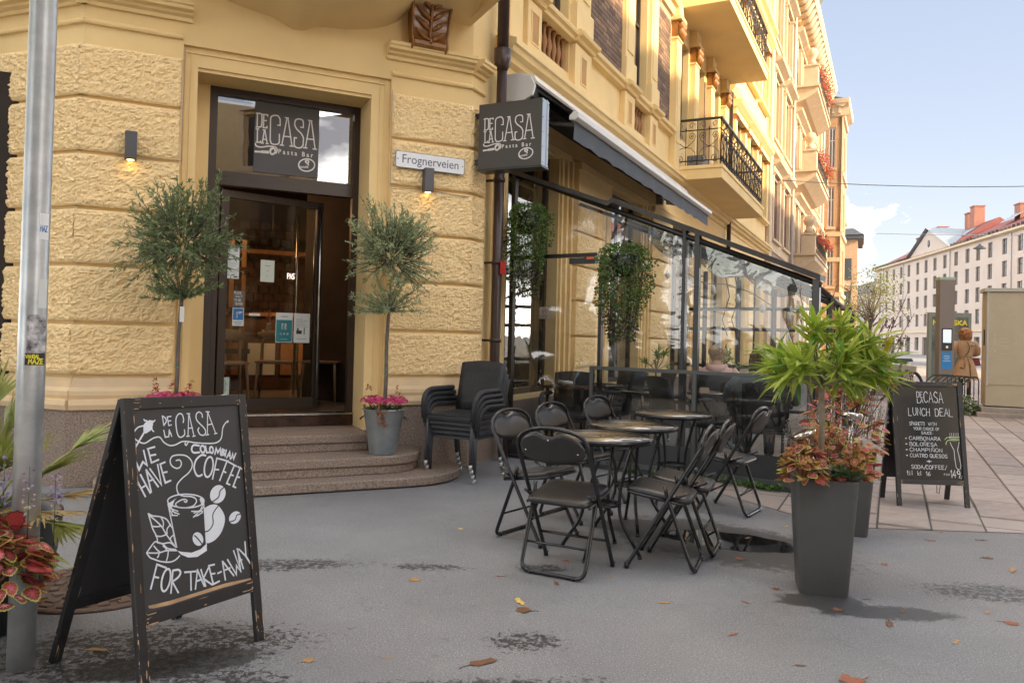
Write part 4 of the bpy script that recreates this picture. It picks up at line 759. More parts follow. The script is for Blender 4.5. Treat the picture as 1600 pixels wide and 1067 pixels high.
note(.40, .54, 1.23, 1.44, mt('cream_paper', (.55, .60, .52), .7, var=.03), 'plain pale sheet of centred text, highest of the middle door notices', [(.3, .7, .72, .75, gp_), (.4, .6, .5, .52, gp_), (.42, .58, .25, .27, gp_)])
o = note(.14, .25, .98, 1.13, mt('slate_print', (.12, .115, .10), .6), 'small dark square note with white handwriting on the door glass')
g = M(); 
for k, s in enumerate(('PLEASE', 'WAIT', 'TO BE', 'SEATED')): text_strokes(g, s, .012 + .012 * (k % 2), .12 - k * .034, .02, .0028, 0, wd=.07)
node('handwriting', g.mesh('handwriting', white_l), o, mtx=Matrix.Translation((0, -.003, 0)) @ UP)
note(.14, .25, .80, .97, paper, 'blue and white camera surveillance sticker on the door glass', [(.06, .94, .33, .96, blue_m), (.3, .7, .66, .78, white_p), (.55, .85, .72, .80, white_p), (.34, .44, .42, .70, white_p), (.1, .9, .2, .23, blue_m), (.2, .8, .1, .13, blue_m)])
note(.30, .41, .90, .925, paper, 'tiny white label strip on the door glass')
note(.57, .745, .65, .94, paper, 'teal hygiene notice with white pictograms on the door, left of the white one', [(.03, .97, .02, .76, teal_m), (.3, .7, .86, .89, gp_)] + [(.34 + .18 * i, .46 + .18 * i, .44, .64, white_p) for i in range(2)] + [(.25 + .2 * i, .37 + .2 * i, .26, .32, white_p) for i in range(3)] + [(.3, .7, .1, .12, white_p)])
note(.76, .93, .65, .94, paper, 'white notice with a small dark picture, right beside the teal one', lines(.55, .85, 6) + [(.15, .5, .3, .42, blk_p), (.2, .3, .42, .5, blk_p), (.62, .68, .28, .52, blk_p), (.2, .8, .12, .14, gp_)])
o = note(.0, .13, .16, .32, mt('mint_paper', (.50, .60, .55), .7, var=.03), 'pale pushchair sticker low on the door glass')
g = M(); text = [[(.03, .10), (.10, .10)], [(.03 + .035 * (1 - math.cos(i / 8 * PI)), .10 - .035 * math.sin(i / 8 * PI)) for i in range(9)], [(.065, .10), (.065, .135), (.085, .13), (.10, .10)], [(.045 + .012 * math.cos(i), .045 + .012 * math.sin(i)) for i in range(7)], [(.085 + .012 * math.cos(i), .045 + .012 * math.sin(i)) for i in range(7)], [(.03, .10), (.012, .115)]]
for P in text: g.ribbon(P, .0035)
node('pictogram', g.mesh('pictogram', blk_p), o, mtx=Matrix.Translation((0, -.003, 0)) @ UP)
g = M(); text_strokes(g, 'PAST', 0, 0, .07, .006, 0, wd=.13); nm = thing('neon_sign', 'small white lit hand-drawn neon word on the café back wall', 'sign', fr=FC); nm.location = FC.p(2.36, -3.4, 1.98)
node('neon_tube', g.mesh('neon_tube', mt('white_neon', (1, .95, 1), .5, emit=.5, var=0)), nm, mtx=UP)
q = M(); q.tube([(.13, .0, .1), (.13, .0, 1.22)], .003, 4); ob('hanging_wire', q, black_m, nm)

# ------------------------------------------------------------------ wall lamps
def wall_lamp(t, z, label):
    o = thing('wall_lamp', label, 'lamp', fr=FC, group='wall lamps beside the doorway'); o.location = FC.p(t, .05, z)
    g = M(); g.box(-.045, .045, -.09, 0, 0, .225); ob('housing', g, mt('grey_lamp_metal', (.085, .085, .095), .45), o, bev=.003)
    g = M(); g.lathe([(.033, 0), (.033, .004), (.028, .004)], 16, (0, -.045, -.004)); ob('lens_ring', g, steel, o)
    g = M(); g.lathe([(.001, -.003), (.027, -.002), (.027, 0)], 12, (0, -.045, -.003)); ob('lit_lens', g, mt('lamp_glow', (1, .62, .22), .5, emit=3.5, var=0), o)
    l = bpy.data.lights.new('lamp_light', 'SPOT'); l.energy = .03; l.color = (1, .62, .25); l.spot_size = R_(110); l.spot_blend = .8; l.shadow_soft_size = .03
    lo = bpy.data.objects.new('lamp_light', l); COL.objects.link(lo); lo.parent = o; lo.location = (0, -.05, -.02)
    return o
wall_lamp(.49, 2.665, 'grey box wall lamp on the rough wall left of the doorway'); wall_lamp(3.06, 2.66, 'grey box wall lamp right of the doorway below the street name sign')
cb = thing('wall_cable', 'thin pale cable run along the joints beside the doorway', 'cable', fr=FC)
cbl = mt('pale_cable', (.48, .40, .32), .7, var=.1); g = M(); g.tube([(.87, -.05, 3.66), (.872, -.062, 2.70), (.56, -.056, 2.70)], .0045, 5); g.tube([(2.695, -.05, 3.6), (2.70, -.06, 2.68), (3.0, -.058, 2.68)], .0045, 5); g.tube([(3.12, -.058, 2.68), (3.5, -.058, 2.66)], .0045, 5); ob('cable', g, cbl, cb)
# ------------------------------------------------------------------ street name sign
ss = thing('street_sign', 'white enamel street sign reading Frognerveien on the rough wall', 'sign', fr=FC); ss.location = FC.p(2.735, .085, 2.87); ss.rotation_euler.rotate_axis('Y', R_(0.3))
def rr(w_, h_, r, n=5):
    P = []
    for cx, cy, a0 in ((r, r, 180), (w_ - r, r, 270), (w_ - r, h_ - r, 0), (r, h_ - r, 90)):
        for i in range(n + 1): a = R_(a0 + 90 * i / n); P.append((cx + r * math.cos(a), cy + r * math.sin(a)))
    return P
g = M(); g.ext([(x, z) for x, z in rr(.70, .155, .018)], 0, .008, 'y'); ob('backing_plate', g, mt('sign_blue_grey', (.10, .12, .16), .4), ss)
g = M(); g.ext([(x + .005, z + .005) for x, z in rr(.69, .145, .015)], -.0015, .002, 'y'); ob('enamel_face', g, mt('white_enamel', (.74, .76, .80), .3, var=.03), ss)
nv = mt('navy_lettering', (.06, .08, .13), .4, var=0)
font_mesh('lettering', 'Frognerveien', .118, nv, ss, Matrix.Translation((.35, -.003, .046)) @ UP, .0004, sx=.93)
for x in (.022, .678): g = M(); g.lathe([(.006, 0), (.005, .003)], 8); ob('screw', g, nv, ss, loc=(x, -.0015, .08), rot=(PI / 2, 0, 0))

# ------------------------------------------------------------------ projecting box sign
hs = thing('hanging_sign', 'dark square box sign of the restaurant projecting from the wall on two brackets', 'sign')
SB = Fr(*(FS.p(-.06, 0, 0).xy), 25.8 + 90); hs.location = (SB.o.x, SB.o.y, 2.925); hs.rotation_euler = (0, 0, SB.rz)
g = M(); g.box(.12, .80, 0, .16, 0, .64); ob('sign_box', g, mt('sign_face_dark', (.055, .05, .042), .45, var=.12, vs=3), hs, bev=.004)
g = M(); g.box(.80, .803, .004, .156, .004, .636); ob('side_panel', g, mt('blue_grey_aluminium', (.42, .50, .60), .4, var=.08), hs)
g = M(); g.box(.8035, .811, .10, .108, .0, .64); 
for z in (.03, .18, .32, .46, .61):
    for y in (.02, .085, .145): g.lathe([(.001, 0), (.005, .002)], 6, (.8, y, z)) if 0 else None
ob('seam_strip', g, mt('blue_grey_aluminium', (.42, .50, .60)), hs)
for z in (.03, .18, .32, .46, .61):
    for y in (.02, .147): q = M(); q.box(.803, .806, y - .004, y + .004, z - .004, z + .004); ob('rivet', q, black_m, hs)
g = M(); g.box(.13, .795, -.003, 0, .008, .632); fc = ob('face_panel', g, mt('sign_face_dark', (.055, .05, .042), .45), hs)
logo(fc, .17, -.005, .02, sx=.96, sz=.86)
for z in (.07, .53): g = M(); g.box(.0, .12, .06, .10, z, z + .045); g.box(-.03, .02, .04, .12, z - .02, z + .065); ob('bracket', g, black_m, hs, bev=.003)
g = M(); g.box(.12, .81, -.01, .17, -.018, 0); ob('drip_tray', g, black_m, hs)

# ------------------------------------------------------------------ awning
aw = thing('awning', 'half rolled-out grey awning in a white metal case above the terrace', 'awning', fr=FS)
alu = mt('white_aluminium', (.62, .62, .60), .35, var=.05); fab = mt('grey_awning_fabric', (.085, .10, .125), .8, var=.15, vs=30); dfab = mt('charcoal_fabric', (.03, .03, .034), .85, var=.1)
g = M(); capp = [(-.05, 3.78), (-.30, 3.74), (-.42, 3.80), (-.45, 3.90), (-.40, 4.0), (-.28, 4.04), (-.05, 4.04)]; g.ext(capp, .52, .56); g.ext(capp, 7.3, 7.34); ob('end_cap', g, alu, aw, bev=.004)
g = M(); g.ext([(-.07, 3.97), (-.30, 3.99), (-.44, 3.93), (-.455, 3.95), (-.42, 4.02), (-.28, 4.06), (-.07, 4.06)], .56, 7.3); ob('cassette', g, alu, aw)
g = M(); g.ext([(-.08, 3.82), (-.4, 3.80), (-.4, 3.93), (-.08, 3.93)], .58, 7.28); ob('fabric_roll', g, dfab, aw)
g = M(); g.ext([(-.38, 3.90), (-.83, 3.60), (-.83, 3.605), (-.38, 3.905)], .72, 7.2); ob('fabric', g, dfab, aw)
g = M(); g.ext([(-.80, 3.57), (-.80, 3.53), (-.86, 3.52), (-.90, 3.55), (-.90, 3.60), (-.85, 3.62)], .62, 7.25); ob('front_bar', g, alu, aw, bev=.006)
g = M(); n = 40; vs = []
for i in range(n + 1):
    x = .68 + 6.5 * i / n; vs += [(x, -.84 + .004 * math.sin(i), 3.53), (x, -.83 + .012 * math.sin(i * 1.7), 3.34 + .008 * math.sin(i * 2.2))]
g.add(vs, [(2 * i, 2 * i + 2, 2 * i + 3, 2 * i + 1) for i in range(n)], True); ob('valance', g, fab, aw)
for x, s in ((.95, 1), (6.7, -1)):
    g = M(); g.tube([(x, -.1, 3.80), (x + s * .45, -.30, 3.74), (x + s * .02, -.82, 3.56)], .028, 8); g.box(x - .04, x + .06, -.16, -.04, 3.68, 3.84); ob('folding_arm', g, mt('grey_cast', (.25, .25, .25), .5), aw)

# ------------------------------------------------------------------ galvanised pole with stickers
gal = mt('galvanised_steel', (.52, .55, .57), .36, metal=.5, var=.35, vs=9, col2=(.36, .39, .41), bump=.15, bs=30)
PX, PY_ = -1.826, 3.0
pl = thing('sign_pole', 'galvanised steel pole with stickers in the left foreground', 'pole', (PX, PY_, 0))
g = M(); g.lathe([(.048, 0), (.048, 1.35), (.0475, 1.352), (.0475, 3.0), (.0478, 3.002), (.0478, 5)], 28); ob('tube', g, gal, pl)
g = M(); g.tube([(.0, -.052, 0), (.0, -.052, .04)], .0, 4) if 0 else None
def sticker(z0, z1, a0, a1, mat, nm='sticker', r=.0488):
    q = M(); n = 8; vs = []
    for i in range(n + 1): a = R_(a0 + (a1 - a0) * i / n); vs += [(r * math.cos(a), r * math.sin(a), z0), (r * math.cos(a), r * math.sin(a), z1)]
    q.add(vs, [(2 * i, 2 * i + 2, 2 * i + 3, 2 * i + 1) for i in range(n)], True); return ob(nm, q, mat, pl)
stk = mt('sticker_scribble', (.66, .66, .68), .5, vs=26, col2=(.06, .055, .07), det=3)
sticker(1.62, 1.72, -45, 0, white_p); sticker(1.36, 1.47, -40, 5, paper); sticker(1.19, 1.335, -80, 5, stk); sticker(1.145, 1.19, -85, 5, blk_p); 
def wrap_text(s, z, a0, a1, h, mat, w_=.004, r=.0492):
    g = M(); text_strokes(g, s, 0, z, h, w_, 0, wd=1.0); g.v = [(r * math.cos(R_(a0 + (a1 - a0) * x)), r * math.sin(R_(a0 + (a1 - a0) * x)), y) for x, y, _ in g.v]; ob('lettering', g, mat, pl)
def wrap_strokes(s, z, a0, a1, h, mat, w_): # keeps stroke width even
    L_ = R_(a1 - a0) * .0492; g = M(); text_strokes(g, s, 0, z, h, w_, 0, wd=L_); g.v = [(.0492 * math.cos(R_(a0) + x / .0492), .0492 * math.sin(R_(a0) + x / .0492), y) for x, y, _ in g.v]; ob('lettering', g, mat, pl)
wrap_strokes('MAZ', 1.65, -42, -8, .022, blue_m, .004); wrap_strokes('MAZE', 1.15, -70, -5, .018, mt('yellow_print', (.75, .68, .04), .5, var=0), .004); wrap_strokes('VANDAL', 1.172, -82, -25, .012, mt('yellow_print', (.75, .68, .04)), .003)
wrap_strokes('7', 1.40, -30, -10, .03, blk_p, .004) if '7' in GL else None
# ------------------------------------------------------------------ large chalkboard
bpaint = mt('worn_black_paint', (.022, .022, .024), .42, bump=.2, bs=40, var=.3, vs=12); chal = mt('chalkboard', (.042, .042, .045), .5, var=.22, vs=2.2, det=8)
bare = mt('bare_wood', (.55, .36, .20), .7, var=.35, vs=16); chalk = mt('white_paint_marker', (.70, .74, .80), .6, var=.08, vs=20)
def chips(g, x0, x1, y0, y1, z, n, r, vert=True):
    for _ in range(int(n * .8)):
        x = r.choice((x0, x1)) + r.uniform(-.004, .004) if r.random() < .7 else r.uniform(x0, x1); y = r.uniform(y0, y1); a = r.uniform(.0006, .003); b = r.uniform(.001, .008) if r.random() < .8 else r.uniform(.01, .035); y = y0 + (y1 - y0) * (round(y * 7) / 7 % 1 * .02 + ((y - y0) / (y1 - y0)) ** (1 + .4 * math.sin(y * 9))) if vert else y
        if not vert: a, b = b, a
        x = min(max(x, x0 + a), x1 - a); y = min(max(y, y0 + b), y1 - b)
        k = r.randint(5, 7); g.add([(x + a * r.uniform(.6, 1.2) * math.cos(2 * PI * i / k), y + b * r.uniform(.6, 1.2) * math.sin(2 * PI * i / k), z) for i in range(k)], [tuple(range(k))])
bo = Vector(BOARD['o']); bux = Vector(BOARD['ux']); buy = Vector(BOARD['uy']); bun = bux.cross(buy).normalized(); BW = BOARD['w']; BH = BOARD['h']
cbd = thing('chalkboard_stand', 'large worn black A-frame chalkboard advertising Colombian coffee for take-away', 'chalkboard', (bo.x, bo.y, 0))
BM = Matrix(((bux.x, buy.x, bun.x, 0), (bux.y, buy.y, bun.y, 0), (bux.z, buy.z, bun.z, 0), (0, 0, 0, 1)))
# board frame: x 0 at the right foot, negative to the left; y up the slope; z out of the face
r5 = random.Random(3)
X0, X1 = -BW - .005, .0; SW = .042
def bpart(name, g, mat, bev=0, label=None, par=None): 
    o = node(name, g.mesh(name, mat), par or cbd, mtx=BM if par is None else None)
    if bev: b = o.modifiers.new('bevel', 'BEVEL'); b.width = bev; b.segments = 2
    if label: o['label'] = label
    return o
def stile(x0, x1, y0, y1, z0=-.022, z1=.0, vert=True, n=34):
    g = M(); g.box(x0, x1, y0, y1, z0, z1); o = bpart('stile' if vert else 'rail', g, bpaint, .003)
    q = M(); chips(q, x0, x1, y0, y1, z1 + .0006, n, r5, vert); bpart('bare_chip', q, bare, par=o); return o
stile(X0, X0 + SW, -.015, BH, n=60); stile(X1 - SW, X1, 0, BH, n=75); stile(X0 + SW, X1 - SW, BH - .045, BH, vert=False, n=14, z1=-.001); stile(X0 + SW, X1 - SW, .205, .255, vert=False, n=26, z1=-.001)
g = M(); g.box(X0 + SW - .006, X1 - SW + .006, .25, BH - .04, -.016, -.009); bd_ = bpart('board_panel', g, chal)
def draw(s, w_, mat, z, par, nm='lettering', fill=False, jit=0):
    g = M()
    for P in strokes(s):
        if fill: g.add([(a, b, z) for a, b in P], [tuple(range(len(P)))])
        else: g.ribbon(P, w_, z)
    o = node(nm, g.mesh(nm, mat), par); return o
Z = -.0085
draw(BD_WOOD, 0, bare, Z + .0003, bd_, 'bare_edge', True); [draw(q, 0, chalk, Z + .0006, bd_, 'drawing', True) for q in BD_FILL.split('|')]; draw(BD_THIN, .0052, chalk, Z + .0010, bd_); draw(BD_THICK, .0078, chalk, Z + .0014, bd_); draw(BD_DARK, .005, chal, Z + .0018, bd_, 'drawing')
# rear panel of the A, hinged at the top
hb = BM @ Vector((0, BH, -.03)); fr_ = Vector((-1.86 + .04 * 0, 3.18, 0)); # rear left foot
n2 = Vector((bux.y, -bux.x, 0)).normalized(); rear_top = Vector((hb.x, hb.y, hb.z)); rear_foot = Vector((-.52 * n2.x, -.52 * n2.y, 0)) + Vector((.0, .0, 0))
uy2 = (rear_top - rear_foot).normalized(); un2 = bux.cross(uy2).normalized(); RM = Matrix(((bux.x, uy2.x, un2.x, rear_foot.x), (bux.y, uy2.y, un2.y, rear_foot.y), (bux.z, uy2.z, un2.z, rear_foot.z), (0, 0, 0, 1))); RL = (rear_top - rear_foot).length
def rpart(name, g, mat, bev=0):
    o = node(name, g.mesh(name, mat), cbd, mtx=RM)
    if bev: b = o.modifiers.new('bevel', 'BEVEL'); b.width = bev; b.segments = 2
    return o
for x in (X0, X1 - SW):
    g = M(); g.box(x, x + SW, -.01, RL, -.001, .021); o = rpart('rear_stile', g, bpaint, .003); q = M(); chips(q, x, x + SW, 0, RL, .0216, 40, r5); node('bare_chip', q.mesh('bare_chip', bare), o)
    q = M(); q.T = Matrix.Rotation(PI / 2, 4, 'Y'); chips(q, -.02, 0, 0, RL, x - .0006, 24, r5); node('bare_chip', q.mesh('bare_chip', bare), o)
for y in (.205, RL - .05): g = M(); g.box(X0 + SW, X1 - SW, y, y + .045, 0, .02); rpart('rear_rail', g, bpaint, .003)
g = M(); g.box(X0 + SW - .004, X1 - SW + .004, .24, RL - .04, .004, .012); rpart('rear_panel', g, chal)
for x in (X0 + .08, X1 - .08): g = M(); g.tube([(x - .03, BH - .002, -.026), (x + .03, BH - .002, -.026)], .006, 8); bpart('hinge', g, steel)
# ------------------------------------------------------------------ lunch deal chalkboard
LB = Fr(3.139, 6.351, 92.8); lb = thing('chalkboard_stand', 'smaller black A-frame chalkboard with the lunch deal menu standing on the paving slabs', 'chalkboard', fr=LB)
lw, lh, lean = .571, 1.01, .17
lM = Matrix.Rotation(-math.atan2(lean, lh), 4, 'X') @ UP; LL = math.hypot(lean, lh)
glossy = mt('glossy_board', (.022, .03, .04), .10, var=.1, spec=.9, coat=.6)
def lpart(name, g, mat, bev=0, m=lM, par=None):
    o = node(name, g.mesh(name, mat), par or lb, mtx=m if par is None else None)
    if bev: b = o.modifiers.new('bevel', 'BEVEL'); b.width = bev; b.segments = 2
    return o
def lst(x0, x1, y0, y1, vert, m=lM, z0=-.022, z1=0, nm='stile'):
    g = M(); g.box(x0, x1, y0, y1, z0, z1); o = lpart(nm, g, bpaint, .003, m); q = M(); chips(q, x0, x1, y0, y1, z1 + .0006, 30, r5, vert); lpart('bare_chip', q, bare, par=o)
lst(0, .038, 0, LL, True); lst(lw - .038, lw, 0, LL, True); lst(.038, lw - .038, LL - .038, LL, False, nm='rail', z1=-.001); lst(.038, lw - .038, .19, .228, False, nm='rail', z1=-.001)
g = M(); g.box(.034, lw - .034, .222, LL - .034, -.018, -.012); lp = lpart('board_panel', g, glossy)
g = M(); t_ = lambda s, x, y, h, w_, wd: text_strokes(g, s, x, y, h, w_, .0008 - .012, wd=wd, jit=.04)
t_('DE', .205, .895, .045, .0042, .055); t_('LA', .207, .850, .038, .0042, .052); t_('CASA', .262, .855, .088, .0048, .16)
t_('LUNCH', .13, .745, .062, .0046, .18); t_('DEAL', .345, .745, .062, .0046, .15)
t_('SPAGHETTI', .135, .665, .028, .003, .125); t_('WITH', .285, .665, .026, .003, .07); t_('YOUR CHOICE OF', .165, .627, .022, .003, .21); t_('SAUCE:', .225, .594, .022, .003, .10)
for i, (s, wd) in enumerate((('CARBONARA', .255), ('BOLOÑESA', .225), ('CHAMPIÑON', .265), ('CUATRO QUESOS', .30))):
    y = .545 - i * .046; t_(s, .125, y, .028, .0038, wd); g.ribbon([(.098, y + .012), (.103, y + .012)], .010, -.0112)
t_('+', .255, .362, .03, .006, .045); t_('SODA/COFFEE/', .13, .315, .03, .0036, .28)
t_('til', .09, .262, .036, .004, .055); t_('kl', .175, .262, .034, .004, .04); t_('16', .24, .262, .032, .0038, .045); t_('FOR', .385, .268, .014, .002, .05); t_('149', .435, .252, .058, .006, .085); t_(',-', .515, .252, .03, .004, .03)
fk = [[(.45, .535), (.462, .505), (.478, .47), (.48, .40), (.485, .335), (.50, .318), (.518, .322), (.524, .35), (.515, .42), (.505, .475), (.515, .51), (.522, .54)]]
for P in fk: g.ribbon(P, .0042, -.0112)
for x in (.452, .466, .480, .494, .508, .520): g.ribbon([(x, .590), (x + .001, .61)], .003, -.0112); g.ribbon([(x - .004, .578), (x + .005, .585)], .003, -.0112)
node('lettering', g.mesh('lettering', mt('white_marker', (.72, .74, .74), .6, var=0)), lp)
g = M()
for y in (.553, .566, .578): g.ribbon([(.447, y), (.485, y - .003), (.524, y + .002)], .005, -.0110)
for P in ([(.45, .575), (.425, .572), (.41, .555)], [(.45, .553), (.43, .548), (.418, .53), (.417, .515)]): g.ribbon(P, .005, -.0108)
node('drawing', g.mesh('drawing', mt('lime_marker', (.62, .72, .35), .6, var=0)), lp)
lR = Matrix.Translation((0, lean * 2 + .02, 0)) @ Matrix.Rotation(math.atan2(lean, lh), 4, 'X') @ UP
for x in (0, lw - .038): g = M(); g.box(x, x + .038, 0, LL - .01, 0, .022); lpart('rear_stile', g, bpaint, .003, lR)
g = M(); g.box(.038, lw - .038, .2, LL - .02, .006, .014); lpart('rear_panel', g, bpaint, 0, lR)
g = M(); g.tube([(.30, -.003, .19), (.305, .0, .13), (.32, .0, .12), (.33, .0, .19)], .003, 5); node('chain_loop', g.mesh('chain_loop', black_m), lb)

# ------------------------------------------------------------------ folding chairs
ctube = mt('black_lacquer_tube', (.012, .013, .016), .22, var=.15, spec=.6); vinyl = mt('black_vinyl', (.028, .026, .026), .34, var=.25, vs=14, bump=.12, bs=120, bdist=.001, spec=.6)
def arc(P, r=.05, n=5):
    """round the inner corners of a polyline"""
    P = [Vector(p) for p in P]; o = [P[0]]
    for a, b, c in zip(P, P[1:], P[2:]):
        d0 = (a - b); d1 = (c - b); k = min(r, d0.length * .48, d1.length * .48); p0 = b + d0.normalized() * k; p1 = b + d1.normalized() * k
        for i in range(n + 1): t = i / n; o.append(p0 * (1 - t) ** 2 + b * 2 * t * (1 - t) + p1 * t * t)
    o.append(P[-1]); return o
def folding_chair(label, loc, rz, proto=None):
    o = thing('folding_chair', label, 'chair', loc, rz, 'black folding chairs around the terrace tables')
    hw = .21; q = .0115
    top = []
    for i in range(13): a = PI * i / 12; top.append((hw * math.cos(a), -.225 - .025 * math.sin(a), .705 + .105 * math.sin(a) ** .8))
    g = M(); g.tube(arc([(hw, .175, .012), (hw, .16, .04), (hw, -.225, .705)], .02)[:-1] + top + arc([(-hw, -.225, .705), (-hw, .16, .04), (-hw, .175, .012)], .02)[1:], q, 10)
    g.tube([(-hw, .088, .165), (hw, .088, .165)], .008, 8); ob('back_frame', g, ctube, o)
    for s in (-1, 1): g = M(); g.lathe([(.014, 0), (.015, .03)], 8, (s * hw, .176, 0)); ob('foot_cap', g, black_m, o)
    hr = .19
    g = M(); g.tube(arc([(hr, -.03, .475), (hr, -.04, .42), (hr, -.195, .014), (-hr, -.195, .014), (-hr, -.04, .42), (-hr, -.03, .475)], .055, 7), q, 10); g.tube([(-hr, -.14, .16), (hr, -.14, .16)], .007, 8); ob('rear_frame', g, ctube, o)
    for s in (-1, 1): g = M(); g.tube([(s * hr * .65, -.195, .012), (s * hr * .72, -.195, .012)], .014, 10); ob('foot_cap', g, black_m, o)
    TS = Matrix.Translation((0, 0, .425)) @ Matrix.Rotation(R_(8.5), 4, 'X') @ Matrix.Translation((0, 0, -.452)); g = M(); g.T = TS; g.tube(arc([(hr * .98, -.14, .428), (hr * .98, .19, .428), (-hr * .98, .19, .428), (-hr * .98, -.14, .428)], .06), .009, 8); 
    for s in (-1, 1): g.tube([(s * .19, -.155, .50), (s * .19, -.055, .43)], .008, 6); g.lathe([(.012, -.006), (.012, .006)], 8, (s * .192, -.10, .465))
    ob('seat_frame', g, ctube, o)
    # seat cushion
    g = M(); g.T = TS; P = rr(.375, .36, .05, 5); n = len(P); vs = []; fs = []
    lay = [(.0, .432, .99), (0, .444, 1.0), (0, .458, .985), (0, .464, .93), (0, .466, .7), (0, .465, .3)]
    for _, z, k in lay:
        for x, y in P: vs.append(((x - .1875) * k, (y - .18) * k + .01, z))
    for a in range(len(lay) - 1):
        for i in range(n): j = (i + 1) % n; fs.append((a * n + i, a * n + j, (a + 1) * n + j, (a + 1) * n + i))
    fs.append(tuple(range(n))[::-1]); fs.append(tuple(range(len(lay) * n - n, len(lay) * n))); g.add(vs, fs, True); ob('seat', g, vinyl, o)
    # padded backrest with the handle notch at the top
    nu = 18; vs = []; fs = []
    def edge(u):
        x = u * .188; zt = .705 + .095 * max(0, 1 - u * u) ** .55
        if abs(u) < .36: zt -= .034 * (math.cos(u / .36 * PI) * .5 + .5) ** .45
        zb = .612 + .028 * abs(u) ** 1.5 + (.03 * max(0, (abs(u) - .7) / .3) ** 2); return x, zb, zt
    for s, dy in ((0, .0), (1, .02)):
        for i in range(nu + 1):
            u = i / nu * 2 - 1; x, zb, zt = edge(u)
            for k in range(6):
                v = k / 5; z = zb + (zt - zb) * v; pad = math.sin(PI * v) ** .5 * (1 - abs(u) ** 4) * .010; y = -.238 - .022 * (1 - u * u) + .56 * (.705 - z) * .8
                vs.append((x, y + (dy + pad if s else -dy), z))
    m = (nu + 1) * 6
    for i in range(nu):
        for k in range(5):
            a = i * 6 + k; fs.append((a, a + 1, a + 7, a + 6)); fs.append((m + a, m + a + 6, m + a + 7, m + a + 1))
        fs.append((i * 6, i * 6 + 6, m + i * 6 + 6, m + i * 6)); fs.append((i * 6 + 5, m + i * 6 + 5, m + i * 6 + 11, i * 6 + 11))
    for k in range(5): fs.append((k, m + k, m + k + 1, k + 1)); a = nu * 6 + k; fs.append((a, a + 1, m + a + 1, m + a))
    g = M(); g.add(vs, fs, True); bk = ob('backrest', g, vinyl, o)
    for x, z in ((0, .748), (-.155, .68), (.155, .68)):
        u = x / .188; y = -.238 - .022 * (1 - u * u) + .56 * (.705 - z) * .8; q2 = M(); q2.lathe([(.001, .004), (.005, .003), (.006, 0)], 8); ob('rivet', q2, steel, bk, loc=(x, y - .001, z), rot=(PI / 2, 0, 0))
    return o
def face(x, y, tx, ty): return math.atan2(ty - y, tx - x) - PI / 2
fc0 = folding_chair('front black folding chair with its dark back to the camera', (.34, 4.46, 0), R_(-28)); bpy.context.view_layer.update(); FT = tree_of(fc0)
for x, y, rz, lb_ in ((.195, 5.14, -127, 'black folding chair left of the front table, its grey padded backrest turned to the camera'), (.50, 5.76, -127, 'black folding chair behind the left one, in front of the high-backed woven chair'),
                      (.92, 6.52, -128, 'farthest left black folding chair, only its backrest showing above the middle table'), (.925, 4.63, 69, 'nearest right black folding chair, seen from its side'),
                      (1.12, 4.98, 68, 'middle right black folding chair tucked just behind the nearest one'), (1.70, 6.08, 56, 'right-hand black folding chair standing apart by the terrace screen')):
    dup(fc0, FT, (x, y, 0), R_(rz), lb_)
# ------------------------------------------------------------------ round tables with rippled glass tops
def ripple():
    m = bpy.data.materials.new('rippled_glass'); m.use_nodes = True; t = m.node_tree; b = t.nodes['Principled BSDF']; b.inputs['Base Color'].default_value = (.16, .13, .09, 1); b.inputs['Roughness'].default_value = .06; b.inputs['Specular IOR Level'].default_value = .9; b.inputs['Coat Weight'].default_value = .5
    tc = N(t, 'ShaderNodeTexCoord'); v = N(t, 'ShaderNodeTexVoronoi', i_Scale=55.0); L(t, tc.outputs['Object'], v.inputs['Vector']); v.feature = 'SMOOTH_F1'; bp_ = N(t, 'ShaderNodeBump', i_Strength=.2, i_Distance=.0015); L(t, v.outputs['Distance'], bp_.inputs['Height']); L(t, bp_.outputs[0], b.inputs['Normal']); L(t, bp_.outputs[0], b.inputs['Coat Normal']); return m
rip = ripple()
def rtable(loc, label, rz=0):
    o = thing('round_table', label, 'table', loc, rz, 'round glass-topped terrace tables')
    g = M(); g.lathe([(.001, .700), (.285, .700), (.285, .706), (.001, .706)], 40); ob('glass_top', g, rip, o)
    g = M(); g.lathe([(.284, .69), (.300, .682), (.304, .695), (.302, .708), (.292, .711), (.285, .7065)], 48, cap=False); ob('rim', g, ctube, o)
    for i in range(4):
        a = PI / 4 + i * PI / 2; c, s = math.cos(a), math.sin(a); g = M(); g.tube(arc([(c * .20, s * .20, .685), (c * .17, s * .17, .60), (c * .115, s * .115, .40), (c * .115, s * .115, .22), (c * .25, s * .25, .015)], .09), .011, 8); g.lathe([(.014, 0), (.014, .014)], 8, (c * .25, s * .25, 0)); ob('leg', g, ctube, o)
        g = M(); g.lathe([(.005, 0), (.005, .003)], 6); ob('screw', g, steel, o, loc=(c * .214, s * .214, .66), rot=(0, PI / 2, a))
    g = M(); g.tube([(.115 * math.cos(i * PI / 8), .115 * math.sin(i * PI / 8), .30) for i in range(16)], .008, 6, closed=True); g.lathe([(.10, .292), (.10, .298)], 16); ob('ring', g, ctube, o)
    g = M(); g.tube([(.20 * math.cos(i * PI / 8), .20 * math.sin(i * PI / 8), .682) for i in range(16)], .008, 6, closed=True); ob('top_ring', g, ctube, o); return o
t0 = rtable((.57, 4.80, 0), 'nearest round café table with rippled glass top behind the front folding chair', .3); bpy.context.view_layer.update(); TT = tree_of(t0)
dup(t0, TT, (.86, 5.46, 0), .8, 'middle round café table partly hidden by the nearest one'); dup(t0, TT, (1.32, 6.38, 0), .1, 'farthest of the three outdoor round café tables, close to the glass screen')

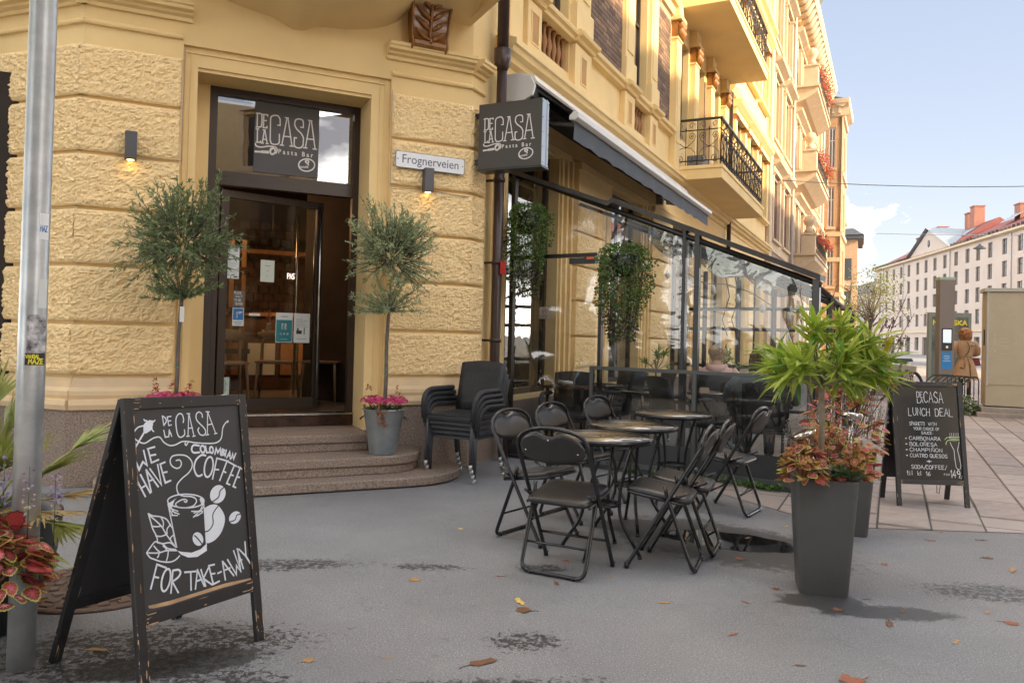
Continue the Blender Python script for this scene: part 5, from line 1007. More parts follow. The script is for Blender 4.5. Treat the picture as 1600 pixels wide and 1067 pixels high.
# ------------------------------------------------------------------ woven armchairs
def weave():
    m = bpy.data.materials.new('black_wicker'); m.use_nodes = True; t = m.node_tree; b = t.nodes['Principled BSDF']; b.inputs['Roughness'].default_value = .45
    tc = N(t, 'ShaderNodeTexCoord'); br = N(t, 'ShaderNodeTexBrick', offset=.5); br.inputs['Scale'].default_value = 1; br.inputs['Brick Width'].default_value = .034; br.inputs['Row Height'].default_value = .0085; br.inputs['Mortar Size'].default_value = .0016; br.inputs['Mortar Smooth'].default_value = 1
    br.inputs['Color1'].default_value = (.030, .032, .038, 1); br.inputs['Color2'].default_value = (.044, .046, .052, 1); br.inputs['Mortar'].default_value = (.003, .003, .003, 1)
    # box-map: choose the plane by the facing
    sx = N(t, 'ShaderNodeSeparateXYZ'); L(t, tc.outputs['Object'], sx.inputs[0]); cm = N(t, 'ShaderNodeCombineXYZ'); L(t, sx.outputs['X'], cm.inputs['X']); ad = N(t, 'ShaderNodeMath', operation='ADD'); L(t, sx.outputs['Y'], ad.inputs[0]); L(t, sx.outputs['Z'], ad.inputs[1]); L(t, ad.outputs[0], cm.inputs['Y'])
    L(t, cm.outputs[0], br.inputs['Vector']); L(t, br.outputs['Color'], b.inputs['Base Color']); bp_ = N(t, 'ShaderNodeBump', i_Strength=.8, i_Distance=.003); bp_.invert = True; L(t, br.outputs['Fac'], bp_.inputs['Height']); L(t, bp_.outputs[0], b.inputs['Normal']); return m
wick = weave(); almt = mt('anthracite_aluminium', (.05, .055, .065), .4, var=.1)
def wicker_chair(loc, rz, label, group):
    o = thing('wicker_armchair', label, 'chair', loc, rz, group)
    g = M(); g.box(-.24, .24, -.20, .25, .40, .46); ob('seat', g, wick, o, bev=.02, seg=3)
    g = M(); n = 8; vs = []; fs = []
    for s in (0, 1):
        for i in range(n + 1):
            u = i / n * 2 - 1
            for k in range(5): v = k / 4; vs.append((u * (.225 + .01 * v), -.20 - .13 * v - .02 * (1 - u * u) - s * .028, .44 + (.47 - .02 * u * u) * v))
    m = (n + 1) * 5
    for i in range(n):
        for k in range(4): a = i * 5 + k; fs += [(a, a + 5, a + 6, a + 1), (m + a, m + a + 1, m + a + 6, m + a + 5)]
        fs += [(i * 5 + 4, i * 5 + 9, m + i * 5 + 9, m + i * 5 + 4), (i * 5, m + i * 5, m + i * 5 + 5, i * 5 + 5)]
    for k in range(4): fs += [(k, k + 1, m + k + 1, m + k), (n * 5 + k, m + n * 5 + k, m + n * 5 + k + 1, n * 5 + k + 1)]
    g.add(vs, fs, True); ob('backrest', g, wick, o)
    for s in (-1, 1):
        g = M(); g.tube(arc([(s * .25, -.20, .66), (s * .275, .16, .67), (s * .27, .25, .60), (s * .255, .26, .42)], .07), .024, 8); ob('armrest', g, wick, o)
        for y, dy in ((.235, .02), (-.19, -.06)): g = M(); g.tube([(s * .235, y + dy, .04), (s * .235, y, .42)], .016, 8); lg = ob('leg', g, almt, o); q = M(); q.lathe([(.017, 0), (.017, .045)], 10, (s * .235, y + dy * 1.1, 0)); ob('foot_cap', q, mt('silver_foot', (.55, .55, .55), .35, metal=.6), lg)
    g = M(); g.box(-.22, .22, -.18, .23, .375, .398); ob('seat_frame', g, almt, o); return o
wx, wy, wr = -.43, 7.22, FS.rz - PI / 2 - R_(90) + R_(42)
wx, wy = -.38, 7.22; wr = R_(151)
w0 = wicker_chair((wx, wy, 0), wr, 'bottom black woven armchair of the stack against the granite plinth', 'stack of woven armchairs beside the steps'); bpy.context.view_layer.update(); WT = tree_of(w0)
for i, nm in ((1, 'second black woven armchair from the bottom of the stack beside the steps'), (2, 'third black woven armchair of the stack beside the steps'), (3, 'topmost black woven armchair of the stack beside the steps')):
    d = dup(w0, WT, (wx - .02 * i * math.sin(wr), wy + .02 * i * math.cos(wr), .046 * i), wr, nm); d.rotation_euler = (R_(-.6 * i), 0, wr)
WCH = (w0, WT)
# ------------------------------------------------------------------ terrace enclosure
EN = Fr(.0, 8.57, math.degrees(math.atan2(2.46, -1.63)))     # end wall: x from the house outwards
en = thing('terrace_enclosure', 'black framed terrace enclosure of clear glass and film with a sloping top rail', 'enclosure', fr=EN)
film = glass_mat('terrace_film', (.84, .84, .80), 1.45, .012, 1.9, 1.8, dirt=.05); tglass = glass_mat('terrace_glass', (.78, .80, .76), 1.45, .003, 1.6, 1.15, dirt=.03); tgl2 = glass_mat('screen_glass', (.50, .53, .52), 1.5, .0008, 2, 1.5, dirt=.08)
fgrey = mt('grey_green_metal', (.075, .085, .080), .4, var=.12)
def eb(name, g, mat=black_m, par=None, bev=0, **k): return ob(name, g, mat, par or en, bev=bev, **k)
def topz(x): return 3.08 - .385 * max(x, 0) - (0 if x < 3.1 else (x - 3.1) * .5)
# posts
for x, z1, w_ in ((-.03, 3.08, .05), (1.06, 2.12, .035), (1.94, 2.36, .035), (2.06, 2.31, .05), (3.13, 1.86, .06)): g = M(); g.box(x, x + w_, -.03, .03, 0, z1); eb('post', g, bev=.003)
g = M(); g.box(1.30 + .60, 1.30 + .66, .05, .10, 0, 2.4); eb('post', g)
# top rails
g = M(); g.tube([(-.1, 0, 3.10), (3.2, 0, 3.10 - .385 * 3.2 - .06)], .030, 6); eb('top_rail', g)
g = M(); 
P = [(-.1, 3.09), (1.15, 2.63), (1.20, 2.66), (3.20, 1.845)]
g.add([(.0 + x, -.06, z) for x, z in P] + [(x, -.06, z + .05) for x, z in P] + [(x, .16, z) for x, z in P] + [(x, .16, z + .05) for x, z in P], [(i, i + 1, i + 5, i + 4) for i in range(3)] + [(8 + i, 12 + i, 13 + i, 9 + i) for i in range(3)] + [(i, i + 8, i + 9, i + 1) for i in range(3)] + [(4 + i, 5 + i, 13 + i, 12 + i) for i in range(3)] + [(3, 11, 15, 7), (0, 4, 12, 8)])
eb('roof_edge', g, mt('weathered_rail', (.05, .045, .04), .5, var=.5, vs=9))
g = M(); g.box(.0, 1.03, -.02, .02, 2.13, 2.17); eb('rail', g)
for z0_, z1_ in ((1.96, 2.0), (1.69, 1.73)): g = M(); g.box(1.97 if z0_ > 1.9 else 1.72, 3.13, .02, .05, z0_, z1_) if 0 else None
g = M(); g.box(1.02, 1.06, -.045, .035, .93, 2.12); 
# film panels, slightly baggy
def panel(x0, x1, z0, zf, mat, y=.0, name='film_panel', nx=10, nz_=14, bag=.0, par=None):
    vs = []; fs = []
    for i in range(nx + 1):
        x = x0 + (x1 - x0) * i / nx; zt = zf(x)
        for k in range(nz_ + 1):
            z = z0 + (zt - z0) * k / nz_; e = min(1, 4 * (i / nx) * (1 - i / nx)) * min(1, 4 * (k / nz_) * (1 - k / nz_))
            vs.append((x, y + bag * e * noise.noise(Vector((x * 2.6, z * 2.2, 7))), z))
    for i in range(nx):
        for k in range(nz_): a = i * (nz_ + 1) + k; fs.append((a, a + nz_ + 1, a + nz_ + 2, a + 1))
    g = M(); g.add(vs, fs, True); return eb(name, g, mat, par)
panel(.02, 1.02, .12, lambda x: topz(x) - .02, film, bag=.10, nx=22, nz_=50)
panel(1.07, 2.06, 1.02, lambda x: topz(x) - .02, film, bag=.05, nx=20, nz_=26)
panel(2.10, 3.12, 1.02, lambda x: topz(x) - .02, tglass, bag=.004)
# dark wavy band inside the film, standing in for reflections in it
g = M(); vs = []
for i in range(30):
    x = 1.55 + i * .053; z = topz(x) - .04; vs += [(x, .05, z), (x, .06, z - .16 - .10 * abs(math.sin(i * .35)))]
g.add(vs, [(2 * i, 2 * i + 2, 2 * i + 3, 2 * i + 1) for i in range(29)]); eb('film_reflection_band', g, glass_mat('dark_reflection_film', (.25, .25, .22), 1.5, .006, 3, 2))
# low screen with its own frame, top at 1 m
g = M(); g.box(1.00, 3.16, -.075, -.035, .985, 1.02); eb('screen_rail', g, fgrey, bev=.003); g = M(); g.box(1.00, 3.16, -.075, -.035, .04, .09); eb('screen_rail', g, fgrey)
for x in (1.00, 2.08, 3.12): g = M(); g.box(x, x + .04, -.074, -.036, .0, 1.0); eb('screen_post', g, fgrey, bev=.003)
for a, b in ((1.04, 2.08), (2.12, 3.12)): g = M(); g.poly([(a, -.055, .30), (b, -.055, .30), (b, -.055, .985), (a, -.055, .985)]); eb('screen_pane', g, tgl2)
for a, b in ((1.04, 2.08), (2.12, 3.12)): g = M(); g.box(a, b, -.062, -.05, .09, .30); eb('lower_panel', g, dark_m)
g = M(); g.box(.02, 1.03, -.03, .0, .02, .14); eb('kick_rail', g, dark_m)
g = M(); g.box(-.1, 3.2, -.09, .04, 0, .035); eb('base_channel', g, dark_m)
# things sitting on the frame
g = M(); g.box(.72, 1.02, -.045, .03, 2.06, 2.12); g.box(.9, 1.02, -.055, .03, 2.09, 2.13); eb('film_roller', g, dark_m); g = M(); g.box(.93, 1.01, -.06, -.045, 2.10, 2.125); eb('orange_clip', g, mt('orange_plastic', (.8, .15, .03), .4))
# long side along the street and far end wall, thin bars
ES = EN.p(3.16); ESD = FS.d
def side_pt(k, z): v = ES + ESD * k; l = v - EN.o; return Vector((l.dot(EN.d), -l.dot(EN.n), z))
for k in (1.6, 3.2, 4.8, 6.4): g = M(); g.tube([side_pt(k, 0), side_pt(k, 1.78)], .03, 4); eb('side_post', g)
for z in (.10, 1.0, 1.80): g = M(); g.tube([side_pt(0, z), side_pt(6.6, z)], .026, 6); eb('side_rail', g)
for k in range(4): q = M(); q.poly([side_pt(.05 + 1.6 * k, .12), side_pt(1.6 + 1.6 * k, .12), side_pt(1.6 + 1.6 * k, .98), side_pt(.05 + 1.6 * k, .98)]); eb('side_pane', q, tgl2)
# far end wall
fa = FS.p(7.8, .1); fb = ES + ESD * 6.6; fv = (fb - fa)
def far_pt(u, z): v = fa + fv * u; l = v - EN.o; return Vector((l.dot(EN.d), -l.dot(EN.n), z))
for u in (0, .2, .4, .6, .8, 1): g = M(); g.tube([far_pt(u, 0), far_pt(u, 2.75 - .9 * u)], .045, 4); eb('far_post', g)
for z in (.14, .72, .86, 1.52, 1.88): g = M(); g.tube([far_pt(0, z), far_pt(1, z)], .032, 5); eb('far_rail', g)
# rafters under the clear roof
for k in (1.6, 3.2, 4.8, 6.4): a = FS.p(k + 1.2, .1, 3.05) - EN.o; g = M(); g.tube([(a.dot(EN.d), -a.dot(EN.n), 3.05), side_pt(k, 1.82)], .022, 4); eb('rafter', g)
# string lamps and heater
ht = thing('patio_heater', 'slim pale heater bar hung inside the terrace with cables below it', 'heater', fr=EN); ht.location = EN.p(1.95, -1.0, 1.98)
g = M(); g.box(0, .40, 0, .09, 0, .07); ob('heater_body', g, mt('heater_body', (.5, .48, .42), .4), ht); g = M(); 
for x in (.06, .16): g.tube([(x, .04, 0), (x + .05, .03, -.2), (x - .03, .05, -.45), (x + .03, .04, -.62)], .006, 5)
ob('cable', g, black_m, ht); g = M(); g.box(-.02, .03, 0, .04, -.75, -.52); ob('switch_box', g, white_p, ht)
bl = thing('string_lights', 'string of clear bulbs hanging under the terrace roof', 'string lights', fr=EN); bl.location = EN.p(.9, -.7, 2.35); g = M(); g.tube([(i * .25, 0, -.05 - .09 * i - .05 * math.sin(i * 2)) for i in range(9)], .005, 5); ob('cable', g, black_m, bl)
for i in range(8): q = M(); q.lathe([(.012, 0), (.02, -.03), (.03, -.06), (.02, -.09), (.001, -.1)], 10, (i * .25 + .1, 0, -.12 - .09 * i)); ob('bulb', q, mt('clear_bulb', (.55, .52, .45), .1, spec=1), bl)
# no-smoking sticker sheet on the film
ns = thing('no_smoking_sign', 'small white no smoking notice stuck on the clear film near the house', 'sign', fr=EN); ns.location = EN.p(.36, .02, 1.49); g = M(); g.box(0, .115, -.002, 0, 0, .125); ob('sheet', g, white_p, ns)
g = M(); g.ribbon([(.058 + .028 * math.cos(i * PI / 10), .082 + .028 * math.sin(i * PI / 10)) for i in range(21)], .006, .0); g.ribbon([(.038, .062), (.078, .102)], .006); node('red_ring', g.mesh('red_ring', mt('sign_red', (.6, .04, .04), .5, var=0)), ns, mtx=Matrix.Translation((0, -.003, 0)) @ UP)
g = M(); g.ribbon([(.04, .082), (.075, .082)], .005); text_strokes(g, 'NO SMOKING', .012, .03, .010, .002, wd=.09); text_strokes(g, 'IN THIS AREA', .012, .012, .010, .002, wd=.09); node('lettering', g.mesh('lettering', blk_p), ns, mtx=Matrix.Translation((0, -.0032, 0)) @ UP)
# inside: shelf unit in the shop window, tables and woven chairs
sh = thing('display_shelf', 'wooden display shelf with jars and boxes inside the first shop window', 'shelf', fr=FS); sh.location = FS.p(1.0, -.5, .6)
for z in (.15, .5, .85, 1.2): g = M(); g.box(0, 1.15, 0, .3, z, z + .03); ob('shelf_board', g, wood, sh)
for x in (0, 1.13): g = M(); g.box(x, x + .03, 0, .3, 0, 1.6); ob('upright', g, wood, sh)
for i in range(14):
    z = (.18, .53, .88)[i % 3]; x = .08 + (i // 3) * .22; col = rnd.choice([(.5, .1, .05), (.6, .55, .45), (.1, .25, .12), (.55, .35, .1), (.6, .6, .58)])
    o = thing('jar', '%s jar on the %s board, in column %s of the window shelf' % (('red', 'cream', 'green', 'amber', 'white')[[(.5, .1, .05), (.6, .55, .45), (.1, .25, .12), (.55, .35, .1), (.6, .6, .58)].index(col)], ('lowest', 'middle', 'upper')[i % 3], ('one from the left', 'two', 'three', 'four', 'five')[i // 3]), 'jar', fr=FS, group='jars on the window shelf'); o.location = FS.p(1.0 + x, -.62, .6 + z)
    h = rnd.uniform(.1, .2); g = M(); g.lathe([(.04, 0), (.045, .01), (.045, h * .8), (.03, h * .9), (.03, h)], 12); ob('body', g, mt('jar_%d' % int(col[0] * 100), col, .3), o); g = M(); g.lathe([(.034, h), (.034, h + .02)], 12); ob('lid', g, black_m, o)
w0_, WT_ = WCH
for x, y, rz, lb_ in ((.66, 8.85, 165, 'black high-backed woven chair just inside the terrace, its back beside the low screen'), (1.25, 9.6, 60, 'woven chair at the first table inside the terrace, behind the glass'), (1.75, 10.3, 100, 'woven chair with grey back seen under the far terrace bars'),
                   (2.62, 10.0, -20, 'woven chair the man in pink sits on'), (2.60, 8.12, -12, 'woven chair the woman in grey sits on'), (1.35, 10.6, 120, 'woven chair farthest back inside the terrace'), (1.9, 8.6, -70, 'woven chair beside the inner terrace table')):
    dup(w0_, WT_, (x, y, 0), R_(rz), lb_)['group'] = 'woven chairs inside the terrace'
for x, y, lb_ in ((1.55, 9.0, 'round glass table inside the terrace left of the seated woman'), (2.35, 9.1, 'round glass table between the two seated guests'), (1.15, 10.1, 'round glass table near the shop wall inside the terrace')): dup(t0, TT, (x, y, 0), .3, lb_)
nk = thing('napkin_holder', 'small pale napkin holder on the inner terrace table', 'napkin holder', (2.2, 8.95, .71)); g = M(); g.frus((-.06, .06, -.04, .04), (-.05, .05, -.01, .01), 0, .06); ob('holder', g, mt('tan_card', (.55, .40, .25), .7), nk)
cs = thing('counter_stool_table', 'small service table with crockery inside the glass near the house', 'table', fr=FS); cs.location = FS.p(1.4, .5, 0)
g = M(); g.box(0, .7, -.25, .25, .72, .75); ob('tabletop', g, dwood, cs); 
for x in (.03, .65):
    for y in (-.22, .2): g = M(); g.box(x, x + .03, y, y + .03, 0, .72); ob('leg', g, black_m, cs)
for i in range(4):
    o = thing('plate_stack', 'stack of white plates, %s on the service table behind the film' % ('leftmost', 'second from left', 'third from left', 'rightmost')[i], 'plates', fr=FS); o.location = FS.p(1.5 + i * .15, .5 - .1 * (i % 2), .752); g = M(); g.lathe([(.03, 0), (.065, .02), (.065, .05), (.06, .05), (.03, .02)], 16); ob('plates', g, white_p, o)

# ------------------------------------------------------------------ foliage tools
def leafquad(g, p, d, ln, wd, up=None, fold=.25, bend=.15):
    d = d.normalized(); u = (up or Vector((0, 0, 1))); s = d.cross(u)
    if s.length < 1e-3: s = d.cross(Vector((1, 0, 0)))
    s.normalize(); n = s.cross(d); m = p + d * ln * .45 - n * (bend * .3 * ln); e = p + d * ln - n * bend * ln
    g.add([p, m + s * wd / 2 + n * wd * fold, e, m - s * wd / 2 + n * wd * fold, m], [(0, 1, 4), (4, 1, 2), (0, 4, 3), (4, 3, 2)])
def rdir(r, zmin=-1, zmax=1):
    z = r.uniform(zmin, zmax); a = r.uniform(0, 2 * PI); k = math.sqrt(1 - z * z); return Vector((k * math.cos(a), k * math.sin(a), z))
olive_m = leaf_mat('olive_leaf', (.17, .235, .10), (.38, .45, .25), .5, .22, 9); bark = mt('grey_bark', (.16, .14, .12), .85, var=.4, vs=30, bump=.5, bs=60)
def olive(loc, th, cz, rx, rz_, seed, label, lean=(0, 0), spikes=(), tagged=True):
    r = random.Random(seed); o = thing('olive_tree', label, 'tree', loc, 0, 'standard olive trees flanking the doorway')
    g = M(); top = Vector((lean[0], lean[1], th)); g.tube([(0, 0, -.25), (lean[0] * .3 + .006, 0, th * .35), (lean[0] * .7 - .006, lean[1] * .6, th * .7), top, top + Vector((0, 0, .15))], [.019, .017, .016, .015, .010], 8)
    br = []; cen = Vector((lean[0], lean[1], cz))
    def shoot(p0, d, ln, nl, droop=.2):
        pts = []; p = p0.copy(); dd = d.normalized()
        for i in range(7):
            pts.append(p.copy()); p = p + dd * ln / 6; dd = (dd + Vector((r.uniform(-.12, .12), r.uniform(-.12, .12), -droop * .12 + r.uniform(-.05, .08)))).normalized()
        br.append(pts); return pts
    lg = M()
    def leaves(pts, nl, l0=.030, l1=.055):
        for i in range(nl):
            t = r.uniform(.12, 1); k = min(5, int(t * 6)); f = t * 6 - k; p = pts[k].lerp(pts[k + 1], f) if k + 1 < len(pts) else pts[-1]
            d = (pts[min(k + 1, 6)] - pts[k]).normalized(); dv = (d * r.uniform(.5, 1.3) + rdir(r) * .8).normalized(); leafquad(lg, p, dv, r.uniform(l0, l1), r.uniform(.009, .014), up=rdir(r), fold=.1)
    for i in range(34):
        d = rdir(r, -.15, 1); d.z = d.z * .9 + .1; leaves(shoot(top, d, (rx if abs(d.z) < .5 else rz_) * r.uniform(.65, .95), 0), 55)
    for i in range(240):
        d = rdir(r, -.72, .95); s = Vector((d.x * rx, d.y * rx, d.z * rz_)) * r.uniform(.25, .92); p0 = cen + s * .55
        out_ = (s.normalized() + Vector((0, 0, r.uniform(-.1, .9)))).normalized(); leaves(shoot(p0, out_, r.uniform(.16, .36), 0, .4), 24)
    for dx, dy, h in spikes: leaves(shoot(cen + Vector((dx * .6, dy * .6, rz_ * .2)), Vector((dx * .35, dy * .35, 1)), h, 0, 0), 95)
    for pts in br: g.tube(pts, [.006, .005, .004, .003, .0025, .002, .001], 3)
    ob('trunk', g, bark, o); ob('crown', lg, olive_m, o)
    q = M(); q.tube([(.02 * math.cos(i * PI / 4) + lean[0] * .4, .02 * math.sin(i * PI / 4), th * .42) for i in range(8)], .003, 4, closed=True); ob('plant_tie', q, mt('green_tie', (.02, .35, .2), .5), o); return o
zinc = mt('zinc', (.42, .46, .48), .40, metal=.5, var=.4, vs=4, col2=(.25, .30, .33), bump=.1, bs=20)
def bucket(loc, label):
    o = thing('zinc_bucket', label, 'planter', loc, 0, 'zinc buckets on the steps')
    g = M(); g.lathe([(.001, 0), (.115, 0), (.118, .012), (.178, .385), (.184, .39), (.184, .40), (.176, .40), (.170, .385), (.165, .36)], 36, cap=False); ob('bucket', g, zinc, o)
    g = M(); g.lathe([(.001, .352), (.166, .352)], 20, cap=False); ob('soil', g, mt('soil', (.03, .02, .014), .95, var=.5, vs=40, bump=1, bs=60), o)
    for s in (-1, 1): g = M(); g.tube([(s * .175, -.04, .33), (s * .20, -.035, .31), (s * .205, 0, .30), (s * .20, .035, .31), (s * .175, .04, .33)], .007, 6); ob('handle', g, mt('rusty_iron', (.13, .08, .055)), o)
    return o
pinkm = leaf_mat('pink_blossom', (.80, .13, .33), (.70, .07, .24), .6, .2, 60); greenm = leaf_mat('succulent_leaf', (.05, .11, .035), (.10, .17, .05), .4, .15, 20); redlf = leaf_mat('heuchera_leaf', (.34, .16, .07), (.42, .13, .07), .5, .25, 30)
def flowers(loc, R0, label, seed, rad=.17, lumps=6, spikes=2, trail=True):
    r = random.Random(seed); o = thing('kalanchoe', label, 'flowers', loc, 0, 'pink flowering plants under the olive trees')
    g = M(); f = M()
    for i in range(160): a = r.uniform(0, 6.28); q = rad * math.sqrt(r.random()); leafquad(g, Vector((q * math.cos(a), q * math.sin(a), r.uniform(0, .03))), (Vector((math.cos(a), math.sin(a), 0)) * .7 + rdir(r, .1, 1)), r.uniform(.04, .07), .03, fold=.1)
    for k in range(lumps):
        a = 2 * PI * k / lumps + .3; cx, cy = rad * .78 * math.cos(a), rad * .78 * math.sin(a)
        for i in range(95):
            d = rdir(r, -.1, 1); p = Vector((cx + d.x * .07, cy + d.y * .062, .085 + d.z * .05))
            for q in range(4): e = Vector((math.cos(q * PI / 2 + i), math.sin(q * PI / 2 + i), .3)); leafquad(f, p, e + d * .4, .014, .012, up=d, fold=.05)
    ob('leaves', g, greenm, o); ob('blossoms', f, pinkm, o)
    h = M()
    for k in range(spikes):
        a = (PI * .97, PI * .1, PI * .5)[k % 3]; cx, cy = rad * .8 * math.cos(a), -rad * .2
        for i in range(50): t = r.random(); d = rdir(r); leafquad(h, Vector((cx + d.x * .03 * (1.3 - t), cy + d.y * .03, .03 + .20 * t)), d + Vector((0, 0, .3)), .032, .022, fold=.1)
    if trail:
        for i in range(60): t = r.random(); d = rdir(r); leafquad(h, Vector((.0 + d.x * .03 + .02 * t, -rad * 1.05 - .02, .05 - .16 * t)), d, .03, .022)
    ob('tall_leaves', h, redlf, o); return o
pr = FC.p(2.565, .50, .235); bucket(tuple(pr), 'dented zinc bucket on the middle step right of the door'); flowers((pr.x, pr.y, pr.z + .37), 0, 'pink flowers filling the zinc bucket right of the door', 3)
olive((pr.x + .0, pr.y + .0, pr.z + .37), .88, 1.38, .40, .47, 11, 'olive tree right of the doorway with a bushy silver-green crown', (.02, 0), ((-.26, 0, .42), (-.20, 0, .34), (.12, 0, .34), (.0, .1, .30), (.26, 0, .24), (-.05, 0, .2), (.2, 0, .3)))
plc = FC.p(.86, .55, .235); bucket(tuple(plc), 'zinc bucket hidden behind the large chalkboard, left of the door'); flowers((plc.x, plc.y, plc.z + .42), 0, 'pink flowers showing just above the large chalkboard', 5, .17, 6, 3, False)
ol2 = olive((plc.x, plc.y, plc.z + .37), .92, 1.36, .41, .52, 23, 'olive tree left of the doorway with upright ragged shoots and a paper tag', (.03, 0), ((-.10, 0, .42), (-.02, .05, .36), (-.2, 0, .25), (.28, 0, .48), (.2, 0, .40), (.33, 0, .3), (-.3, 0, .22), (.05, 0, .3), (-.15, 0, .34)))
g = M(); g.box(.03, .065, -.03, -.028, .74, .86); ob('paper_tag', g, white_p, ol2)
# hanging ivy baskets
ivy = leaf_mat('ivy_leaf', (.075, .15, .035), (.19, .29, .065), .4, .25, 12); ivyd = leaf_mat('wilted_leaf', (.08, .05, .04), (.13, .10, .06), .6, .15, 25)
def basket(loc, label, seed, w_, top, bot, taper=1):
    r = random.Random(seed); o = thing('hanging_basket', label, 'hanging plant', loc, 0, 'hanging ivy baskets on the terrace frame')
    g = M(); d_ = M()
    for i in range(5200):
        u = r.random(); z = top - (top - bot) * (u ** 1.15); f = (z - bot) / (top - bot)
        ra = w_ * (min(1, (1 - f) * 5 + .25) ** .5) * (.5 + .5 * min(1, f * 1.8)); a = r.uniform(0, 2 * PI); q = ra * r.uniform(.55, 1.05) * (1 + .18 * math.sin(a * 3 + seed + z * 6))
        if f < .42 and math.sin(a * 2.3 + seed) * .5 + .5 < (.42 - f) * 1.2: continue
        p = Vector((q * math.cos(a), q * math.sin(a) * .8, z)); leafquad(d_ if f < .30 and r.random() < .55 or r.random() < .06 else g, p, Vector((math.cos(a), math.sin(a), -.5)) + rdir(r) * .8, r.uniform(.018, .034), r.uniform(.016, .028), up=rdir(r), fold=.12)
    st = M()
    for i in range(34): a = r.uniform(0, 6.28); q = w_ * .8; st.tube([(q * .4 * math.cos(a), q * .4 * math.sin(a), top - .1), (q * math.cos(a), q * .8 * math.sin(a), top - .25), (q * .8 * math.cos(a + .2), q * .6 * math.sin(a), (top + bot) / 2), (q * .6 * math.cos(a), q * .5 * math.sin(a), bot + r.uniform(-.05, .2))], .0025, 3)
    ob('vine_stems', st, mt('vine_stem', (.07, .045, .03), .8), o); ob('leaves', g, ivy, o); ob('wilted_leaves', d_, ivyd, o)
    g = M(); g.lathe([(.08, top - .30), (.14, top - .12), (.15, top - .12), (.09, top - .32)], 16); ob('basket', g, black_m, o)
    g = M(); g.tube([(0, 0, top - .12), (0, 0, top + .05), (.03, .12, top + .10)], .005, 5); ob('hook', g, black_m, o); return o
b1 = EN.p(.27, .16); basket((b1.x, b1.y, 0), 'hanging ivy basket next to the brown downpipe', 5, .23, 2.70, 1.72); b2 = EN.p(1.42, .22); basket((b2.x, b2.y, 0), 'hanging ivy basket in the middle of the clear terrace wall', 9, .26, 2.22, 1.28)

# ------------------------------------------------------------------ tall grey planters
gplas = mt('grey_plastic', (.085, .085, .085), .5, var=.2, vs=3, spec=.4); soil = mt('soil', (.03, .02, .014), .95)
def tall_planter(x, y, rz, label, h=.60, a=.135, b=.178):
    o = thing('tall_planter', label, 'planter', (x, y, 0), rz, 'tall square grey planters')
    g = M(); n = 4; vs = []
    for q, z in ((a, 0), (a + .003, .012), (b, h - .012), (b, h), (b - .012, h), (b - .02, h - .05)): P = rr(2 * q, 2 * q, .028, 4); vs += [(px - q, py - q, z) for px, py in P]; m = len(P)
    g.add(vs, [(k * m + i, k * m + (i + 1) % m, (k + 1) * m + (i + 1) % m, (k + 1) * m + i) for k in range(5) for i in range(m)], True); ob('pot', g, gplas, o); g = M(); g.box(-b + .015, b - .015, -b + .015, b - .015, h - .06, h - .05); ob('soil', g, soil, o); return o
T1 = (1.675, 4.20); T1R = R_(-22)
tall_planter(*T1, R_(-14), 'tall square grey planter in front, with a green oleander standard', .60, .118, .156); tall_planter(2.34, 5.50, R_(-14), 'second tall grey planter half hidden behind the front one', .58)
def strap_leaf(n=5, ln=.17, wd=.024, bend=.25):
    g = M(); vs = []
    for i in range(n + 1):
        t = i / n; w_ = wd * (math.sin(PI * min(1, t * .9 + .08)) ** .8) * (1 if i < n else .05); z = -bend * ln * t * t
        vs += [(-w_ / 2, ln * t, z + .12 * w_), (0, ln * t, z - .10 * w_), (w_ / 2, ln * t, z + .12 * w_)]
    fs = []
    for i in range(n): a = 3 * i; fs += [(a, a + 1, a + 4, a + 3), (a + 1, a + 2, a + 5, a + 4)]
    g.add(vs, fs, True); return g
oleaf = leaf_mat('oleander_leaf', (.30, .43, .05), (.52, .57, .12), .45, .4, 8); oleafd = leaf_mat('oleander_leaf_dark', (.12, .25, .04), (.20, .33, .06), .35, .3, 8); oleafy = leaf_mat('oleander_leaf_yellow', (.60, .42, .03), (.55, .45, .06), .4, .35, 8)
obark = mt('pale_bark', (.30, .25, .18), .8, var=.3, vs=30, bump=.4, bs=50)
def orient(d, roll, r):
    d = d.normalized(); q = d.to_track_quat('Y', 'Z'); return (q.to_matrix() @ Matrix.Rotation(roll, 3, 'Y')).to_euler()
